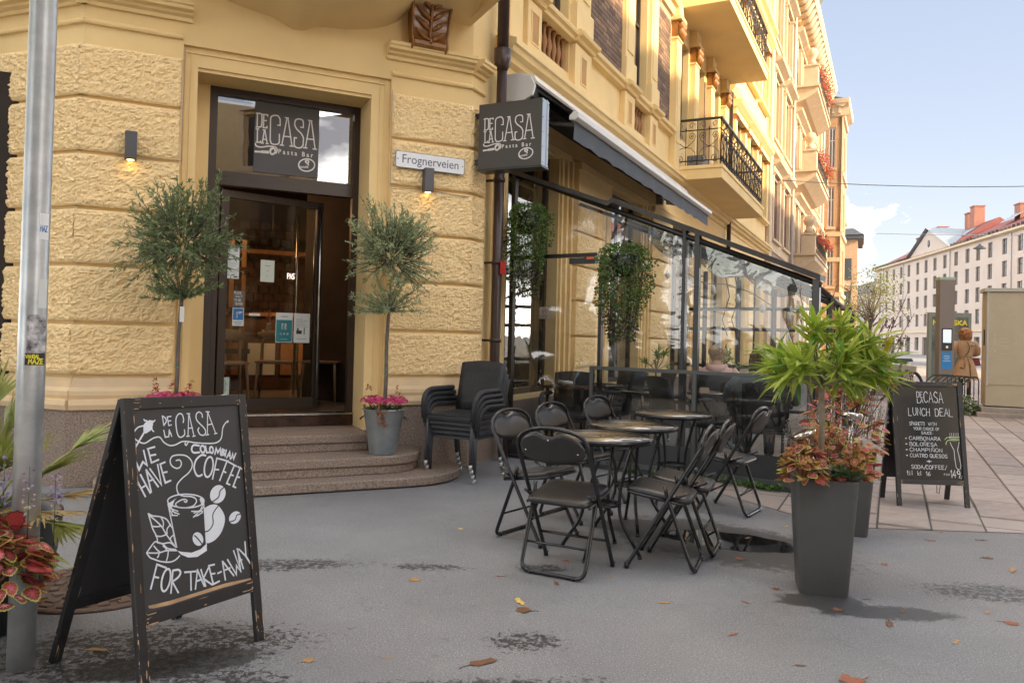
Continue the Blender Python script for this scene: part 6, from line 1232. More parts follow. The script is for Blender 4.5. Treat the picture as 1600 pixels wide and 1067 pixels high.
def oleander(loc, label, seed, th, R, H, nl, mats, many=True, ln=.17, stem=True):
    r = random.Random(seed); o = thing('oleander', label, 'plant', loc, 0)
    g = M(); top = Vector((0, 0, th)); g.tube([(0, 0, -.03), (.008, 0, th * .5), top], [.018, .016, .017], 8); tips = []
    for i in range(30 if many else 9):
        d = rdir(r, -.05, 1); d.z = abs(d.z) * .8 + .22; d.normalize(); e = top + Vector((d.x * R, d.y * R, d.z * H)) * r.uniform(.45, .92); m = top.lerp(e, .5) + rdir(r) * .03; g.tube([top, m, e], [.008, .006, .004], 5); tips.append((m, e))
    ob('stem', g, obark, o); M3 = [strap_leaf(5, ln * k, .027, b).mesh('leaf', mm) for k, b, mm in ((1, .2, mats[0]), (.85, .35, mats[0]), (1.1, .12, mats[0]), (.9, .25, mats[1]), (1.0, .4, mats[1]), (.8, .3, mats[2]))]
    for i in range(nl):
        m, e = tips[i % len(tips)]; t = r.uniform(.25, 1); p = m.lerp(e, t); ax = (e - m).normalized(); d = (ax * r.uniform(.4, 1.2) + rdir(r) * .75 + Vector((0, 0, .12))).normalized()
        k = rnd.choice((0, 0, 0, 1, 1, 2, 2, 3, 3, 4)) if r.random() > .015 else 5; node('leaf', M3[k], o, loc=p, rot=orient(d, r.uniform(-.5, .5), r))
    g = M()
    for i in range(nl * 2 if many else 0):
        m, e = tips[i % len(tips)]; p = m.lerp(e, r.uniform(.1, .95)); d = ((e - m).normalized() * r.uniform(.2, 1) + rdir(r) * .9).normalized(); leafquad(g, p, d, ln * r.uniform(.55, 1), .022, up=rdir(r), fold=.12, bend=.3)
    if many: ob('inner_leaves', g, mats[0], o, kind='stuff')
    return o
oleander((T1[0] - .03, T1[1] - .03, .60), 'bright green oleander standard with long narrow leaves in the front grey planter', 4, .48, .42, .42, 295, (oleaf, oleafd, oleafy), ln=.18)
coleus_m = [leaf_mat('coleus_red', (.36, .05, .05), (.52, .11, .10), .5, .25, 14), leaf_mat('coleus_dark', (.12, .03, .03), (.26, .05, .045), .5, .2, 12), leaf_mat('coleus_lime', (.38, .40, .08), (.50, .46, .10), .5, .3, 10), leaf_mat('coleus_pink', (.66, .26, .26), (.52, .09, .13), .5, .25, 10)]
def coleus_leaf(ln, mats):
    """toothed leaf: lime rim, dark red field, pink centre"""
    g = M(); n = 12; rings = []
    for k, (s, dz) in enumerate(((1, 0), (.86, .004), (.52, .008))):
        ring = []
        for i in range(n * 2):
            a = 2 * PI * i / (n * 2); t = math.cos(a); x = math.sin(a) * .36 * (1 - .35 * t) ; y = .5 - .5 * t if False else .5 + .5 * t
            j = ((1.07 if i % 2 else .95), (1.06 if i % 2 else .92), (1.45 if i % 3 == 0 else .62))[k]
            px, py = x * s * j, .47 + (y - .47) * s * j; ring.append((px * ln, py * ln, (dz - .35 * px * px - .25 * (py - .3) ** 2) * ln * 1))
        rings.append(ring)
    vs = sum(rings, []) + [(0, .47 * ln, .012 * ln)]; m = n * 2
    for k in range(2):
        g.m = k; g.add([], []) ; fs = [(k * m + i, k * m + (i + 1) % m, (k + 1) * m + (i + 1) % m, (k + 1) * m + i) for i in range(m)]; g.f += fs; g.sm += [True] * m; g.mi += [k] * m
    fs = [(2 * m + i, 2 * m + (i + 1) % m, 3 * m) for i in range(m)]; g.f += fs; g.sm += [True] * m; g.mi += [2] * m; g.v = vs; return g.mesh('leaf', mats)
cm = coleus_m; CV = [coleus_leaf(1, [cm[2], cm[1], cm[0]]), coleus_leaf(1, [cm[2], cm[0], cm[3]]), coleus_leaf(1, [cm[1], cm[0], cm[0]]), coleus_leaf(1, [cm[2], cm[1], cm[3]])]
CVy = [coleus_leaf(1, [cm[2], cm[2], cm[0]]), coleus_leaf(1, [cm[2], cm[0], cm[3]]), coleus_leaf(1, [cm[2], leaf_mat('coleus_orange', (.45, .14, .05), (.55, .25, .08), .5, .3, 12), cm[0]]), coleus_leaf(1, [cm[2], leaf_mat('coleus_orange', (.45, .14, .05), (.55, .25, .08)), cm[3]])]
def coleus(loc, label, seed, R, H, n, l0, l1, forms, squash=(1, 1), upd=.4):
    r = random.Random(seed); o = thing('coleus', label, 'plant', loc, 0); g = M()
    for i in range(14): d = rdir(r, .2, 1); g.tube([(0, 0, -.05), (d.x * R * .4, d.y * R * .4, d.z * H * .5), (d.x * R * .8 * squash[0], d.y * R * .8 * squash[1], d.z * H * .9)], .004, 4)
    ob('stems', g, redlf, o)
    for i in range(n):
        d = rdir(r, -.12, 1); p = Vector((d.x * R * squash[0], d.y * R * squash[1], d.z * H)) * (r.uniform(.72, 1)); s = r.uniform(l0, l1); e = (Vector((d.x, d.y, d.z * .2 - .25)) + rdir(r) * .45)
        q = node('leaf', r.choice(forms), o, loc=p - e.normalized() * s * .4, rot=orient(e, r.uniform(-.6, .6), r)); q.scale = (s, s, s)
    return o
coleus((T1[0] - .155, T1[1] - .13, .62), 'red and lime coleus in the left front corner of the grey planter', 2, .12, .19, 150, .04, .06, CV[1:] + CVy); coleus((T1[0] + .16, T1[1] - .02, .60), 'orange-red coleus at the right side of the front grey planter', 3, .13, .17, 130, .035, .055, CV[1:] + CVy)
coleus((T1[0] + .14, T1[1] + .28, .62), 'broad mound of red coleus behind the oleander stem', 6, .24, .24, 170, .035, .055, CVy)
coleus((2.30, 5.45, .60), 'tall red-green coleus in the rear grey planter', 8, .30, .44, 280, .045, .075, CV + CVy)
ybr = thing('coleus', 'curled yellow and red coleus leaf drooping over the right rim of the planter', 'plant', (T1[0] + .21, T1[1] - .02, .60)); q = node('leaf', CVy[1], ybr, loc=(0, 0, .08), rot=(R_(-70), R_(20), R_(-150))); q.scale = (.11, .11, .11); g = M(); g.tube([(-.05, 0, 0), (-.01, 0, .07), (0, 0, .08)], .003, 4); ob('stem', g, greenm, ybr)
# low green rosette and heather spikes
ro = thing('bergenia', 'low dark green rosette plant on the soil of the front planter', 'plant', (T1[0] + .07, T1[1] - .13, .60)); rl = M(); leafquad(rl, Vector((0, 0, 0)), Vector((0, 1, 0)), 1, .55, fold=.06); rme = rl.mesh('leaf', leaf_mat('rosette_leaf', (.05, .12, .04), (.09, .16, .07), .4, .15, 8))
for i in range(60): a = rnd.uniform(0, 6.28); q = node('leaf', rme, ro, loc=(.04 * math.cos(a), .04 * math.sin(a), rnd.uniform(0, .04)), rot=orient(Vector((math.cos(a), math.sin(a), rnd.uniform(.1, 1.2))), 0, rnd)); s = rnd.uniform(.05, .085); q.scale = (s, s, s)
sp_m = leaf_mat('lavender_spike', (.30, .26, .34), (.45, .42, .42), .6, .2, 40)
for (x, y, z, lb_) in ((T1[0] + .16, T1[1] + .42, .66, 'grey-violet flower spikes behind the oleander stem'), (2.28, 5.3, .74, 'pale flower spikes standing in the rear planter')):
    o = thing('flower_spikes', lb_, 'plant', (x, y, z)); g = M(); h = M()
    for i in range(26):
        a, b = rnd.uniform(-.24, .24), rnd.uniform(-.1, .1); H_ = rnd.uniform(.12, .26); h.tube([(a * .8, b, -.05), (a, b, H_)], .0018, 3)
        for k in range(26): t = k / 26; d = rdir(rnd); leafquad(g, Vector((a + d.x * .006, b + d.y * .006, H_ * (.35 + .75 * t))), d + Vector((0, 0, .5)), .012, .008)
    ob('spike_flowers', g, sp_m, o); ob('stalks', h, greenm, o)
dt = thing('dry_sedum', 'dark dried flower heads rising behind the right side of the oleander', 'plant', (2.35, 5.45, .58)); g = M(); h = M()
for i in range(16):
    a = rnd.uniform(0, 6.28); q = rnd.uniform(.02, .30); e = Vector((q * math.cos(a) + .12, q * math.sin(a) * .6, rnd.uniform(.45, .92))); g.tube([(0, 0, 0), e * .5 + Vector((.02, 0, .08)), e], .003, 4)
    for k in range(22): p = e + rdir(rnd) * .035; h.lathe([(.001, -.006), (.006, 0), (.001, .006)], 4, tuple(p))
ob('stalks', g, mt('dry_stalk', (.16, .06, .045), .8, var=.3), dt); ob('seed_heads', h, mt('seed_head', (.09, .03, .03), .8, var=.4), dt)
ws = thing('bare_shrub', 'bare reddish twigs sticking up behind the oleander against the terrace', 'shrub', (2.55, 6.2, .2)); g = M()
for i in range(12):
    a = rnd.uniform(0, 6.28); e = Vector((rnd.uniform(-.55, .55), rnd.uniform(-.3, .5), rnd.uniform(1.2, 1.62))); m = e * .6 + Vector((0, 0, .1)); g.tube([(0, 0, 0), m, e], [.008, .006, .002], 4)
    for k in range(4): t = rnd.uniform(.4, .95); p = m.lerp(e, t); g.tube([p, p + Vector((rnd.uniform(-.13, .13), rnd.uniform(-.08, .08), rnd.uniform(.03, .16)))], [.003, .001], 3)
ob('twigs', g, mt('red_twig', (.20, .07, .05), .7, var=.3), ws)
# solar lamps and a second young oleander
def solar(loc, tilt, label, h=.22):
    o = thing('solar_lamp', label, 'lamp', loc); o.rotation_euler = tilt
    g = M(); g.tube([(0, 0, -.06), (0, 0, h)], .014, 12); ob('spike_tube', g, mt('chrome', (.6, .55, .5), .12, metal=1), o)
    g = M(); g.lathe([(.02, h), (.062, h + .022), (.066, h + .03), (.066, h + .045), (.055, h + .05), (.001, h + .05)], 24); ob('head', g, mt('chrome', (.6, .55, .5)), o); g = M(); g.box(-.028, .028, -.028, .028, h + .0505, h + .053); ob('solar_cell', g, mt('solar_cell', (.02, .03, .09), .15), o)
solar((T1[0] - .045, T1[1] - .13, .60), (R_(-6), R_(-24), 0), 'chrome solar lamp leaning left in front of the oleander stem'); solar((2.05, 4.75, .62), (R_(-4), R_(3), 0), 'upright solar lamp behind the red coleus', .22)
oleander((2.40, 5.60, .54), 'second green oleander in the rear planter, partly hidden', 14, .42, .30, .34, 110, (oleafd, oleafd, oleafy), many=False, ln=.15)
# weeds along the base of the screen
wd_ = M(); wst = leaf_mat('weed_leaf', (.09, .20, .03), (.16, .28, .05), .5, .3, 20)
for u in [rnd.uniform(1.2, 3.1) for _ in range(20)] + [2.25, 2.4, 2.75, 2.9, 1.55, 1.3]:
    b = EN.p(u, .13); 
    for i in range(16): d = rdir(rnd, .15, 1); leafquad(wd_, Vector((b.x + rnd.uniform(-.05, .05), b.y + rnd.uniform(-.03, .03), rnd.uniform(0, .06))), d, rnd.uniform(.02, .045), .022)
ob('weeds', wd_, wst, kind='stuff')
# oleanders behind the terrace bars
for x, y, s_, lb_ in ((2.30, 12.5, 31, 'oleander bush seen through the terrace bars, the left one'), (3.30, 12.3, 32, 'oleander bush seen through the terrace bars, the right one')):
    oleander((x, y, .55), lb_, s_, .25, .42, .60, 80, (oleafd, oleafd, oleafd), many=False, ln=.14)
    o = thing('dark_pot', 'dark round pot under the %s oleander bush beyond the terrace' % lb_.split()[-2], 'planter', (x, y, 0)); g = M(); g.lathe([(.14, 0), (.2, .5), (.22, .52), (.22, .56), (.19, .56)], 20); ob('pot', g, dark_m, o)

# ------------------------------------------------------------------ left foreground planter with coleus and dwarf palm
lp_ = thing('round_planter', 'large dark round pot at the left edge behind the steel pole', 'planter', (-2.32, 3.36, 0)); g = M(); g.lathe([(.24, 0), (.26, .01), (.36, .30), (.38, .46), (.38, .48), (.36, .48), (.35, .42)], 40, cap=False); ob('pot', g, mt('dark_pot', (.03, .032, .036), .45, var=.2), lp_); g = M(); g.lathe([(.001, .44), (.352, .44)], 24, cap=False); ob('soil', g, soil, lp_)
coleus((-1.86, 2.80, .36), 'large-leaved red, pink and lime coleus spilling over the dark pot by the pole', 21, .24, .27, 230, .055, .095, CV, (1, .85))
palm = thing('fan_palm', 'dwarf palm with narrow splayed leaf blades rising from the dark round pot', 'palm', (-2.14, 3.28, .50)); pm_ = [leaf_mat('palm_leaf', (.24, .30, .07), (.40, .40, .12), .4, .3, 6), leaf_mat('palm_leaf_dry', (.42, .27, .11), (.50, .36, .16), .6, .3, 8)]
r = random.Random(12)
def frond(base, d, ln, n, mat, spread=1.0, bl_=.26):
    g = M(); tip = base + d * ln; g.tube([base, base + d * ln * .5 + Vector((0, 0, .02)), tip], .005, 5); side = d.cross(Vector((0, 0, 1))).normalized(); u = side.cross(d)
    for i in range(n):
        a = (i / (n - 1) * 2 - 1) * spread; dv = (d * math.cos(a) + side * math.sin(a) + Vector((0, 0, -.08 * abs(a)))).normalized(); L_ = bl_ * r.uniform(.8, 1.05) * (1 - .2 * abs(a)); w_ = .014; pts = []
        for k in range(5): t = k / 4; pts.append(tip + dv * L_ * t - Vector((0, 0, 1)) * (.12 * L_ * t * t * r.uniform(.5, 1.5)))
        vs = []
        s2 = dv.cross(u).normalized()
        for k, p in enumerate(pts): w2 = w_ * (1, 1, .85, .55, .06)[k] / 2 * 1.3; vs += [p - s2 * w2 + u * w2 * .5, p, p + s2 * w2 + u * w2 * .5]
        g.add(vs, [f for k in range(4) for f in ((3 * k, 3 * k + 1, 3 * k + 4, 3 * k + 3), (3 * k + 1, 3 * k + 2, 3 * k + 5, 3 * k + 4))], True)
    return ob('frond', g, mat, palm)
for i, (dx, dy, dz, ln, dry) in enumerate(((-.3, -.1, .9, .5, 0), (-.12, .1, 1, .45, 0), (.1, .1, 1, .32, 0), (.62, -.05, .50, .28, 0), (.75, .1, .22, .28, 1), (-.05, -.2, 1, .42, 0), (-.2, -.3, .8, .3, 0), (.12, -.1, .95, .2, 0), (.45, 0, .8, .22, 0), (.3, -.4, .5, .3, 0), (.75, -.2, -.02, .32, 0), (.6, -.35, .12, .36, 1), (-.2, -.5, .6, .35, 0), (-.6, .3, .6, .4, 0), (.4, .5, .5, .4, 0), (.05, -.6, .25, .3, 0), (.7, .15, -.12, .42, 0), (.55, -.5, -.1, .40, 0))):
    frond(Vector((0, 0, 0)), Vector((dx, dy, dz)).normalized(), ln, 15, pm_[dry], .75)
sa = thing('salvia', 'small violet and yellow flower spikes between the coleus leaves by the pole', 'flowers', (-1.86, 2.92, .60)); g = M(); h = M()
for i in range(8):
    a, b = rnd.uniform(-.2, .25), rnd.uniform(-.15, .1); H_ = rnd.uniform(.08, .22); h.tube([(a, b, -.1), (a, b, H_)], .002, 3)
    for k in range(40): t = rnd.random(); d = rdir(rnd); leafquad(g, Vector((a + d.x * .014, b + d.y * .014, H_ * t)), d, .016, .012)
ob('flower_spikes', g, leaf_mat('violet_flower', (.30, .22, .42), (.45, .45, .12), .6, .2, 12), sa); ob('stalks', h, greenm, sa)
# ------------------------------------------------------------------ buildings further along the street
def building_part(root):
    def f(name, g, mat, fr, parent=None, **k):
        if parent is None: k['loc'] = (fr.o.x - root.location.x, fr.o.y - root.location.y, 0); k['rot'] = (0, 0, fr.rz); return ob(name, g, mat, root, **k)
        return ob(name, g, mat, parent, **k)
    return f
cream = mt('cream_plaster', (.62, .43, .26), .85, var=.1, vs=1.5); stone = mt('pale_stone', (.58, .45, .30), .8, var=.15, vs=4); pinkb = None
def brickmat(name, c1, c2, mo, s=1):
    m = bpy.data.materials.new(name); m.use_nodes = True; t = m.node_tree; b = t.nodes['Principled BSDF']; b.inputs['Roughness'].default_value = .85
    tc = N(t, 'ShaderNodeTexCoord'); sx = N(t, 'ShaderNodeSeparateXYZ'); L(t, tc.outputs['Object'], sx.inputs[0]); cm_ = N(t, 'ShaderNodeCombineXYZ'); ad = N(t, 'ShaderNodeMath', operation='ADD'); L(t, sx.outputs['X'], ad.inputs[0]); L(t, sx.outputs['Y'], ad.inputs[1]); L(t, ad.outputs[0], cm_.inputs['X']); L(t, sx.outputs['Z'], cm_.inputs['Y'])
    br = N(t, 'ShaderNodeTexBrick', offset=.5); L(t, cm_.outputs[0], br.inputs['Vector']); br.inputs['Scale'].default_value = s; br.inputs['Brick Width'].default_value = .24; br.inputs['Row Height'].default_value = .075; br.inputs['Mortar Size'].default_value = .006
    br.inputs['Color1'].default_value = (*c1, 1); br.inputs['Color2'].default_value = (*c2, 1); br.inputs['Mortar'].default_value = (*mo, 1); L(t, br.outputs['Color'], b.inputs['Base Color']); return m
brk = brickmat('ochre_brick', (.46, .27, .14), (.40, .22, .11), (.45, .34, .22)); brk2 = brickmat('mauve_brick', (.30, .17, .14), (.26, .14, .12), (.35, .26, .22))
b2 = thing('ornate_building', 'cream building with stone balconies, flower boxes and bracketed cornice next along the street', 'building', tuple(FS.p(30)))
B2 = building_part(b2)
W2 = [(21.2, 22.6), (24.0, 25.4), (27.6, 28.6), (29.6, 30.8), (31.8, 32.8), (35.2, 36.6), (38.0, 39.4)]; Z2 = [(.9, 3.2), (4.9, 7.0), (8.3, 10.5), (11.7, 13.8)]
g = M(); wall_holes(g, 20.02, 40.5, 0, 3.9, [(a, b, .9, 3.2) for a, b in W2], -.02, .3); wall_holes(g, 20.02, 40.5, 7.9, 15.4, [(a, b, z0, z1) for a, b in W2 for z0, z1 in Z2[2:]], -.02, .3); B2('wall', g, cream, FS)
g = M(); wall_holes(g, 20.02, 40.5, 3.9, 7.9, [(a, b, z0, z1) for a, b in W2 for z0, z1 in Z2[1:2]], -.02, .3); B2('brick_wall', g, brk2, FS)
for a, b in W2:
    for z0, z1 in Z2: upwin(FS, a, b, z0, z1, .14, white_p, bpf=B2, lining=True)
    for z0, z1 in Z2[1:]: hood(FS, a, b, z0, z1, B2, stone, stone, d=.34)
g = M(); g.ext([(-.02, 3.8), (-.2, 3.85), (-.24, 4.0), (-.3, 4.1), (-.02, 4.15)], 20.02, 40.5); g.ext([(-.02, 5.0 - .55), (-.06, 4.45), (-.06, 4.8), (-.02, 4.82)], 20.02, 40.5); g.ext([(-.02, 7.75), (-.15, 7.8), (-.2, 7.95), (-.02, 8.0)], 20.02, 40.5); g.ext([(-.02, 11.1), (-.15, 11.15), (-.2, 11.3), (-.02, 11.35)], 20.02, 40.5); g.ext([(-.02, 14.7), (-.12, 14.75), (-.14, 15.2), (-.75, 15.3), (-.85, 15.6), (-.02, 15.7)], 20.02, 40.5); B2('cornice', g, stone, FS)
q = M(); q.tube([(0, -.1, 14.72), (0, -.45, 14.85), (0, -.68, 15.25)], [.09, .12, .10], 6); q.box(-.1, .1, -.7, 0, 15.2, 15.29); bm2 = q.mesh('cornice_bracket', stone)
hst = B2('bracket_course', M().box(20.02, 40.5, -.03, 0, 14.6, 14.68), stone, FS)
for i in range(30): node('cornice_bracket', bm2, hst, loc=(20.5 + i * .68, 0, 0))
for x in (20.4, 26.3, 34.0, 40.1):
    g = M(); g.box(x - .3, x + .3, -.12, 0, 0, 14.6); B2('pilaster', g, stone, FS)
g = M(); g.ext([(-.8, 15.6), (3, 19), (10, 19), (10, 15.6)], 20.02, 40.5); B2('roof', g, mt('slate', (.05, .052, .06)), FS); g = M(); g.lathe([(.9, 15.6), (.9, 17.6), (1.2, 17.7), (1.2, 17.9), (1.0, 18.0), (.9, 18.8), (.4, 19.4), (.05, 19.6)], 14, (33, .6, 0)); B2('roof_turret', g, mt('weathered_zinc', (.20, .21, .2), .6), FS)
pipe_w = mt('pale_pipe', (.45, .42, .40), .5)
for x in (25.75, 40.3): g = M(); g.tube([(x, -.2, 0), (x, -.2, 14.6)], .06, 8); B2('downpipe', g, pipe_w, FS)
geran = leaf_mat('geranium', (.55, .04, .03), (.65, .10, .06), .6, .2, 20)
def stone_balcony(t0, t1, z, off):
    g = M(); g.ext([(-.02, z - .5), (-off * .5, z - .35), (-off, z - .06), (-off, z + .12), (-.02, z + .12)], t0 + .1, t1 - .1); g.box(t0, t1, -off - .06, 0, z + .12, z + .2); o = B2('stone_balcony', g, stone, FS)
    for x in (t0 + .05, t1 - .55): q = M(); q.box(x, x + .5, -off, -off + .5, z + .2, z + .95); q.box(x - .04, x + .54, -off - .04, -off + .54, z + .95, z + 1.03); q.lathe([(.22, 1.03), (.12, 1.25), (.10, 1.30), (.2, 1.42), (.23, 1.55), (.17, 1.70), (.02, 1.78)], 14, (x + .25, -off + .25, z)); B2('balcony_pier', q, stone, FS, o)
    q = M(); n = 14
    for i in range(n): x = t0 + .6 + (t1 - t0 - 1.2) * i / (n - 1); q.tube([(x, -off + .05, z + .2), (x, -off - .04, z + .45), (x, -off + .05, z + .95)], .012, 4)
    q.box(t0 + .5, t1 - .5, -off + .02, -off + .08, z + .93, z + .97); B2('iron_railing', q, iron, FS, o)
    q = M(); r = random.Random(int(z * 10)); 
    for i in range(700): x = r.uniform(t0 + .5, t1 - .6); leafquad(q, Vector((x, -off - .1 + r.gauss(0, .12), z + .98 + r.gauss(0, .12))), rdir(r), .07, .06)
    h = M()
    for i in range(300): x = r.uniform(t0 + .5, t1 - .6); leafquad(h, Vector((x, -off - .1 + r.gauss(0, .10), z + .85 + r.gauss(0, .1))), rdir(r), .07, .05)
    B2('geraniums', q, geran, FS, o); B2('geranium_leaves', h, greenm, FS, o)
for z in (4.75, 8.15, 11.6): stone_balcony(26.9, 33.4, z, .95)
# brick building with a projecting bay
b3 = thing('brick_building', 'ochre brick building with a tall projecting bay and white stone bands', 'building', tuple(FS.p(48))); B3 = building_part(b3)
FB_ = Fr(*FS.p(41.5, 0).xy, 115.8)            # bay face towards the camera: x outwards
wz = [(4.6, 6.9), (8.0, 10.3), (11.4, 13.7), (1.0, 3.4)]
g = M(); wall_holes(g, 0, 1.05, 0, 15.0, [(.36, .72, a, b) for a, b in wz], 0, .25); B3('bay_wall', g, brk, FB_)
for a, b in wz:
    upwin(FB_, .36, .72, a, b, .1, white_p, bpf=B3, lining=True); g = M(); g.box(.28, .80, -.06, .02, a - .14, a - .02); B3('window_sill', g, stone, FB_)
for z in (.0, 4.0, 7.45, 6.0): g = M(); g.box(-.0, 1.07, -.03, 0, z, z + .25); B3('stone_band', g, stone, FB_)
g = M()
g.ext([(0, 14.3), (-.06, 14.35), (-.1, 14.8), (-.35, 15.0), (-.4, 15.25), (0, 15.3)], -.1, 1.4); B3('stone_band', g, stone, FB_)
for i in range(3): g = M(); g.box(.15 + i * .35, .27 + i * .35, -.2, 0, 14.45, 14.98); B3('bracket', g, stone, FB_)
FB2 = Fr(*FS.p(41.5, 1.05).xy, 25.8); W3 = [(.6, 1.5), (2.4, 3.3)]
g = M(); wall_holes(g, 0, 4.2, 0, 15, [(a, b, c, d) for a, b in W3 for c, d in wz], 0, .25); B3('bay_front', g, brk, FB2)
for a, b in W3:
    for c, d in wz: upwin(FB2, a, b, c, d, .1, white_p, bpf=B3, lining=False)
for z in (4.0, 7.45, 10.9, 14.3): g = M(); g.ext([(0, z), (-.12, z + .05), (-.14, z + .25), (0, z + .3)], 0, 4.2); B3('stone_band', g, stone, FB2)
for x in (-.03, 3.95): g = M(); g.box(x, x + .28, -.04, 0, 0, 14.3); B3('corner_strip', g, stone, FB2)
g = M(); g.ext([(0, 14.8), (-.35, 15.0), (-.4, 15.25), (1.3, 15.3)], -.3, 4.5); B3('stone_band', g, stone, FB2)
g = M(); g.ext([(-.3, 15.3), (1.2, 15.7), (8, 15.7), (8, 15.3)], 0, 4.3); B3('roof', g, mt('slate', (.05, .052, .06)), FB2)
g = M(); g.box(40.52, 62, 0, .3, 0, 11.0); B3('wall', g, brk, FS)
for x in (47.2, 50, 52.8, 55.6, 58.4):
    for c, d in ((1.2, 3.2), (4.4, 6.4), (7.6, 9.6)): q = M(); q.box(x, x + 1.2, -.03, 0, c, d); f = B3('window_frame', q, white_p, FS); q = M(); q.poly([(x + .1, -.034, c + .1), (x + 1.1, -.034, c + .1), (x + 1.1, -.034, d - .1), (x + .1, -.034, d - .1)]); B3('pane', q, win_glass, FS, f)
g = M(); g.ext([(0, 10.6), (-.4, 10.8), (-.5, 11.1), (0, 11.2)], 45.7, 62); g.box(45.7, 62, -.05, 0, 3.6, 3.9); g.box(45.7, 62, -.05, 0, 6.9, 7.1); B3('cornice', g, stone, FS)
g = M(); g.ext([(-.4, 11.1), (3.5, 14), (9, 11.1)], 40.6, 62); B3('roof', g, mt('slate', (.05, .052, .06)), FS)
# corner house far down with a hat roof
b4 = thing('corner_tower_house', 'distant brick corner house with a flat hat-like roof at the end of the street', 'building', (35.1, 82.5, 0)); g = M(); g.box(-.9, .9, -1.2, 8, 0, 12.2); ob('wall', g, brk, b4, rot=(0, 0, -R_(24))); g = M(); g.frus((-1.5, 1.5, -1.8, 8), (-.5, .5, -.8, 6), 12.6, 13.4); g.box(-1.4, 1.4, -1.7, 8, 12.2, 12.6); ob('roof', g, mt('slate', (.05, .052, .06)), b4, rot=(0, 0, -R_(24)))
for z in (1.2, 4.6, 8.0): g = M(); g.box(-.35, .35, -1.26, -1.2, z, z + 2.2); ob('window', g, mt('dark_window', (.05, .055, .06), .15), b4, rot=(0, 0, -R_(24))); g = M(); g.box(-.92, .92, -1.24, 8, z - .6, z - .35); ob('stone_band', g, stone, b4, rot=(0, 0, -R_(24)))

# ------------------------------------------------------------------ long pale block with red roofs across the square
FR = Fr(64, 125, 189.46); rb = thing('red_roof_building', 'long pale pink apartment block with red tiled roofs and brick chimneys across the square', 'building', (64, 125, 0)); BR = building_part(rb)
pink = mt('pale_pink_plaster', (.49, .41, .35), .9, var=.10, vs=.3); roofm = mt('red_tiles', (.24, .065, .055), .8, var=.25, vs=1.2); chim = mt('chimney_brick', (.30, .13, .09), .85, var=.2); dwin = mt('dark_frames', (.06, .055, .05), .5)
# the block runs from x=+21 (far) to x=-45 (near); in this frame x grows away from the camera
wx_ = [-x for x in (19, 15.1, 11.2, 7.3, 3.4, -.8, -4.5, -8.2, -12.1, -16.2, -20.1, -23.5, -27.1, -31.1, -35.1, -39, -43)]
fl = [(12.6, 14.5), (9.9, 11.8), (7.2, 9.1), (4.4, 6.3)]
g = M(); wall_holes(g, -22, 46, 0, 15.2, [(x - .65, x + .65, a, b) for x in wx_ for a, b in fl] + [(x - 1.1, x + 1.1, 0, 2.7) for x in wx_[::2]] + [(x - .9, x + .9, .7, 2.7) for x in wx_[1::2]], 0, .4); BR('wall', g, pink, FR)
g = M(); g.box(-22, 46, -.15, 0, 3.4, 3.7); g.ext([(0, 14.9), (-.5, 15.1), (-.5, 15.35), (0, 15.4)], -22, 46); BR('cornice', g, stone, FR)
fm = M(); W1 = .65
fm.box(-W1, W1, .16, .22, 0, .09); fm.box(-W1, W1, .16, .22, 1.81, 1.9); fm.box(-W1, -W1 + .09, .16, .22, .09, 1.81); fm.box(W1 - .09, W1, .16, .22, .09, 1.81); fm.box(-.06, .06, .162, .218, .09, 1.81); fm.box(-W1 + .09, W1 - .09, .163, .217, 1.15, 1.23); fm = fm.mesh('window', dwin)
curt = [glass_mat('far_glass', (.2, .2, .2), 1.6, 0, 1, 4)]; pq = M(); pq.poly([(-.57, .19, .08), (.57, .19, .08), (.57, .19, 1.82), (-.57, .19, 1.82)]); pq = pq.mesh('pane', curt[0]); cq = [M().box(-.57, .57, .5, .52, 0, 1.9).mesh('blind', m) for m in (mt('cream_blind', (.55, .45, .28), .9), mt('dark_interior', (.06, .055, .05), .9))]
for x in wx_:
    for a, b in fl: wn = BR('window', fm, dwin, FR); wn.location = (FR.d * x).xyz + Vector((0, 0, a)) + Vector((wn.location.x, wn.location.y, 0)); node('pane', pq, wn); node('blind', rnd.choice((cq[0], cq[0], cq[1])), wn)
for x in wx_[::2]: q = M(); q.box(x - 1.1, x + 1.1, .3, .38, 0, 2.7); d_ = BR('shop_door', q, dwin, FR)
for x in wx_[1::2]: q = M(); q.box(x - .9, x + .9, .3, .38, .7, 2.7); BR('shop_window', q, mt('dark_window', (.05, .055, .06)), FR)
for x in (-6, 14.2, 33, -17): q = M(); q.tube([(x, -.12, 0), (x, -.12, 15)], .08, 6); BR('downpipe', q, pipe_w, FR)
for a, b in ((15.5, 46), (-22, -3.0)):
    g = M(); g.ext([(-.5, 15.3), (6, 18.7), (12, 15.3)], a, b); BR('roof', g, roofm, FR); q = M()
    for i in range(int((b - a) / 1.1)): q.box(a + i * 1.1, a + i * 1.1 + .1, -.55, -.2, 15.35, 15.75)
    BR('snow_guard', q, dwin, FR)
g = M(); g.ext([(-.5, 15.3), (5.8, 19.5), (12, 15.3)], -3.0, 15.5); BR('roof', g, roofm, FR)
g = M(); g.add([(-3.4, -.1, 15.3), (15.0, -.1, 15.3), (5.8, -.1, 19.0), (-3.4, .3, 15.3), (15.0, .3, 15.3), (5.8, .3, 19.0)], [(0, 1, 2), (5, 4, 3), (0, 3, 4, 1), (1, 4, 5, 2), (2, 5, 3, 0)]); g.box(-3.6, 15.2, -.3, 0, 15.1, 15.35); BR('gable', g, pink, FR)
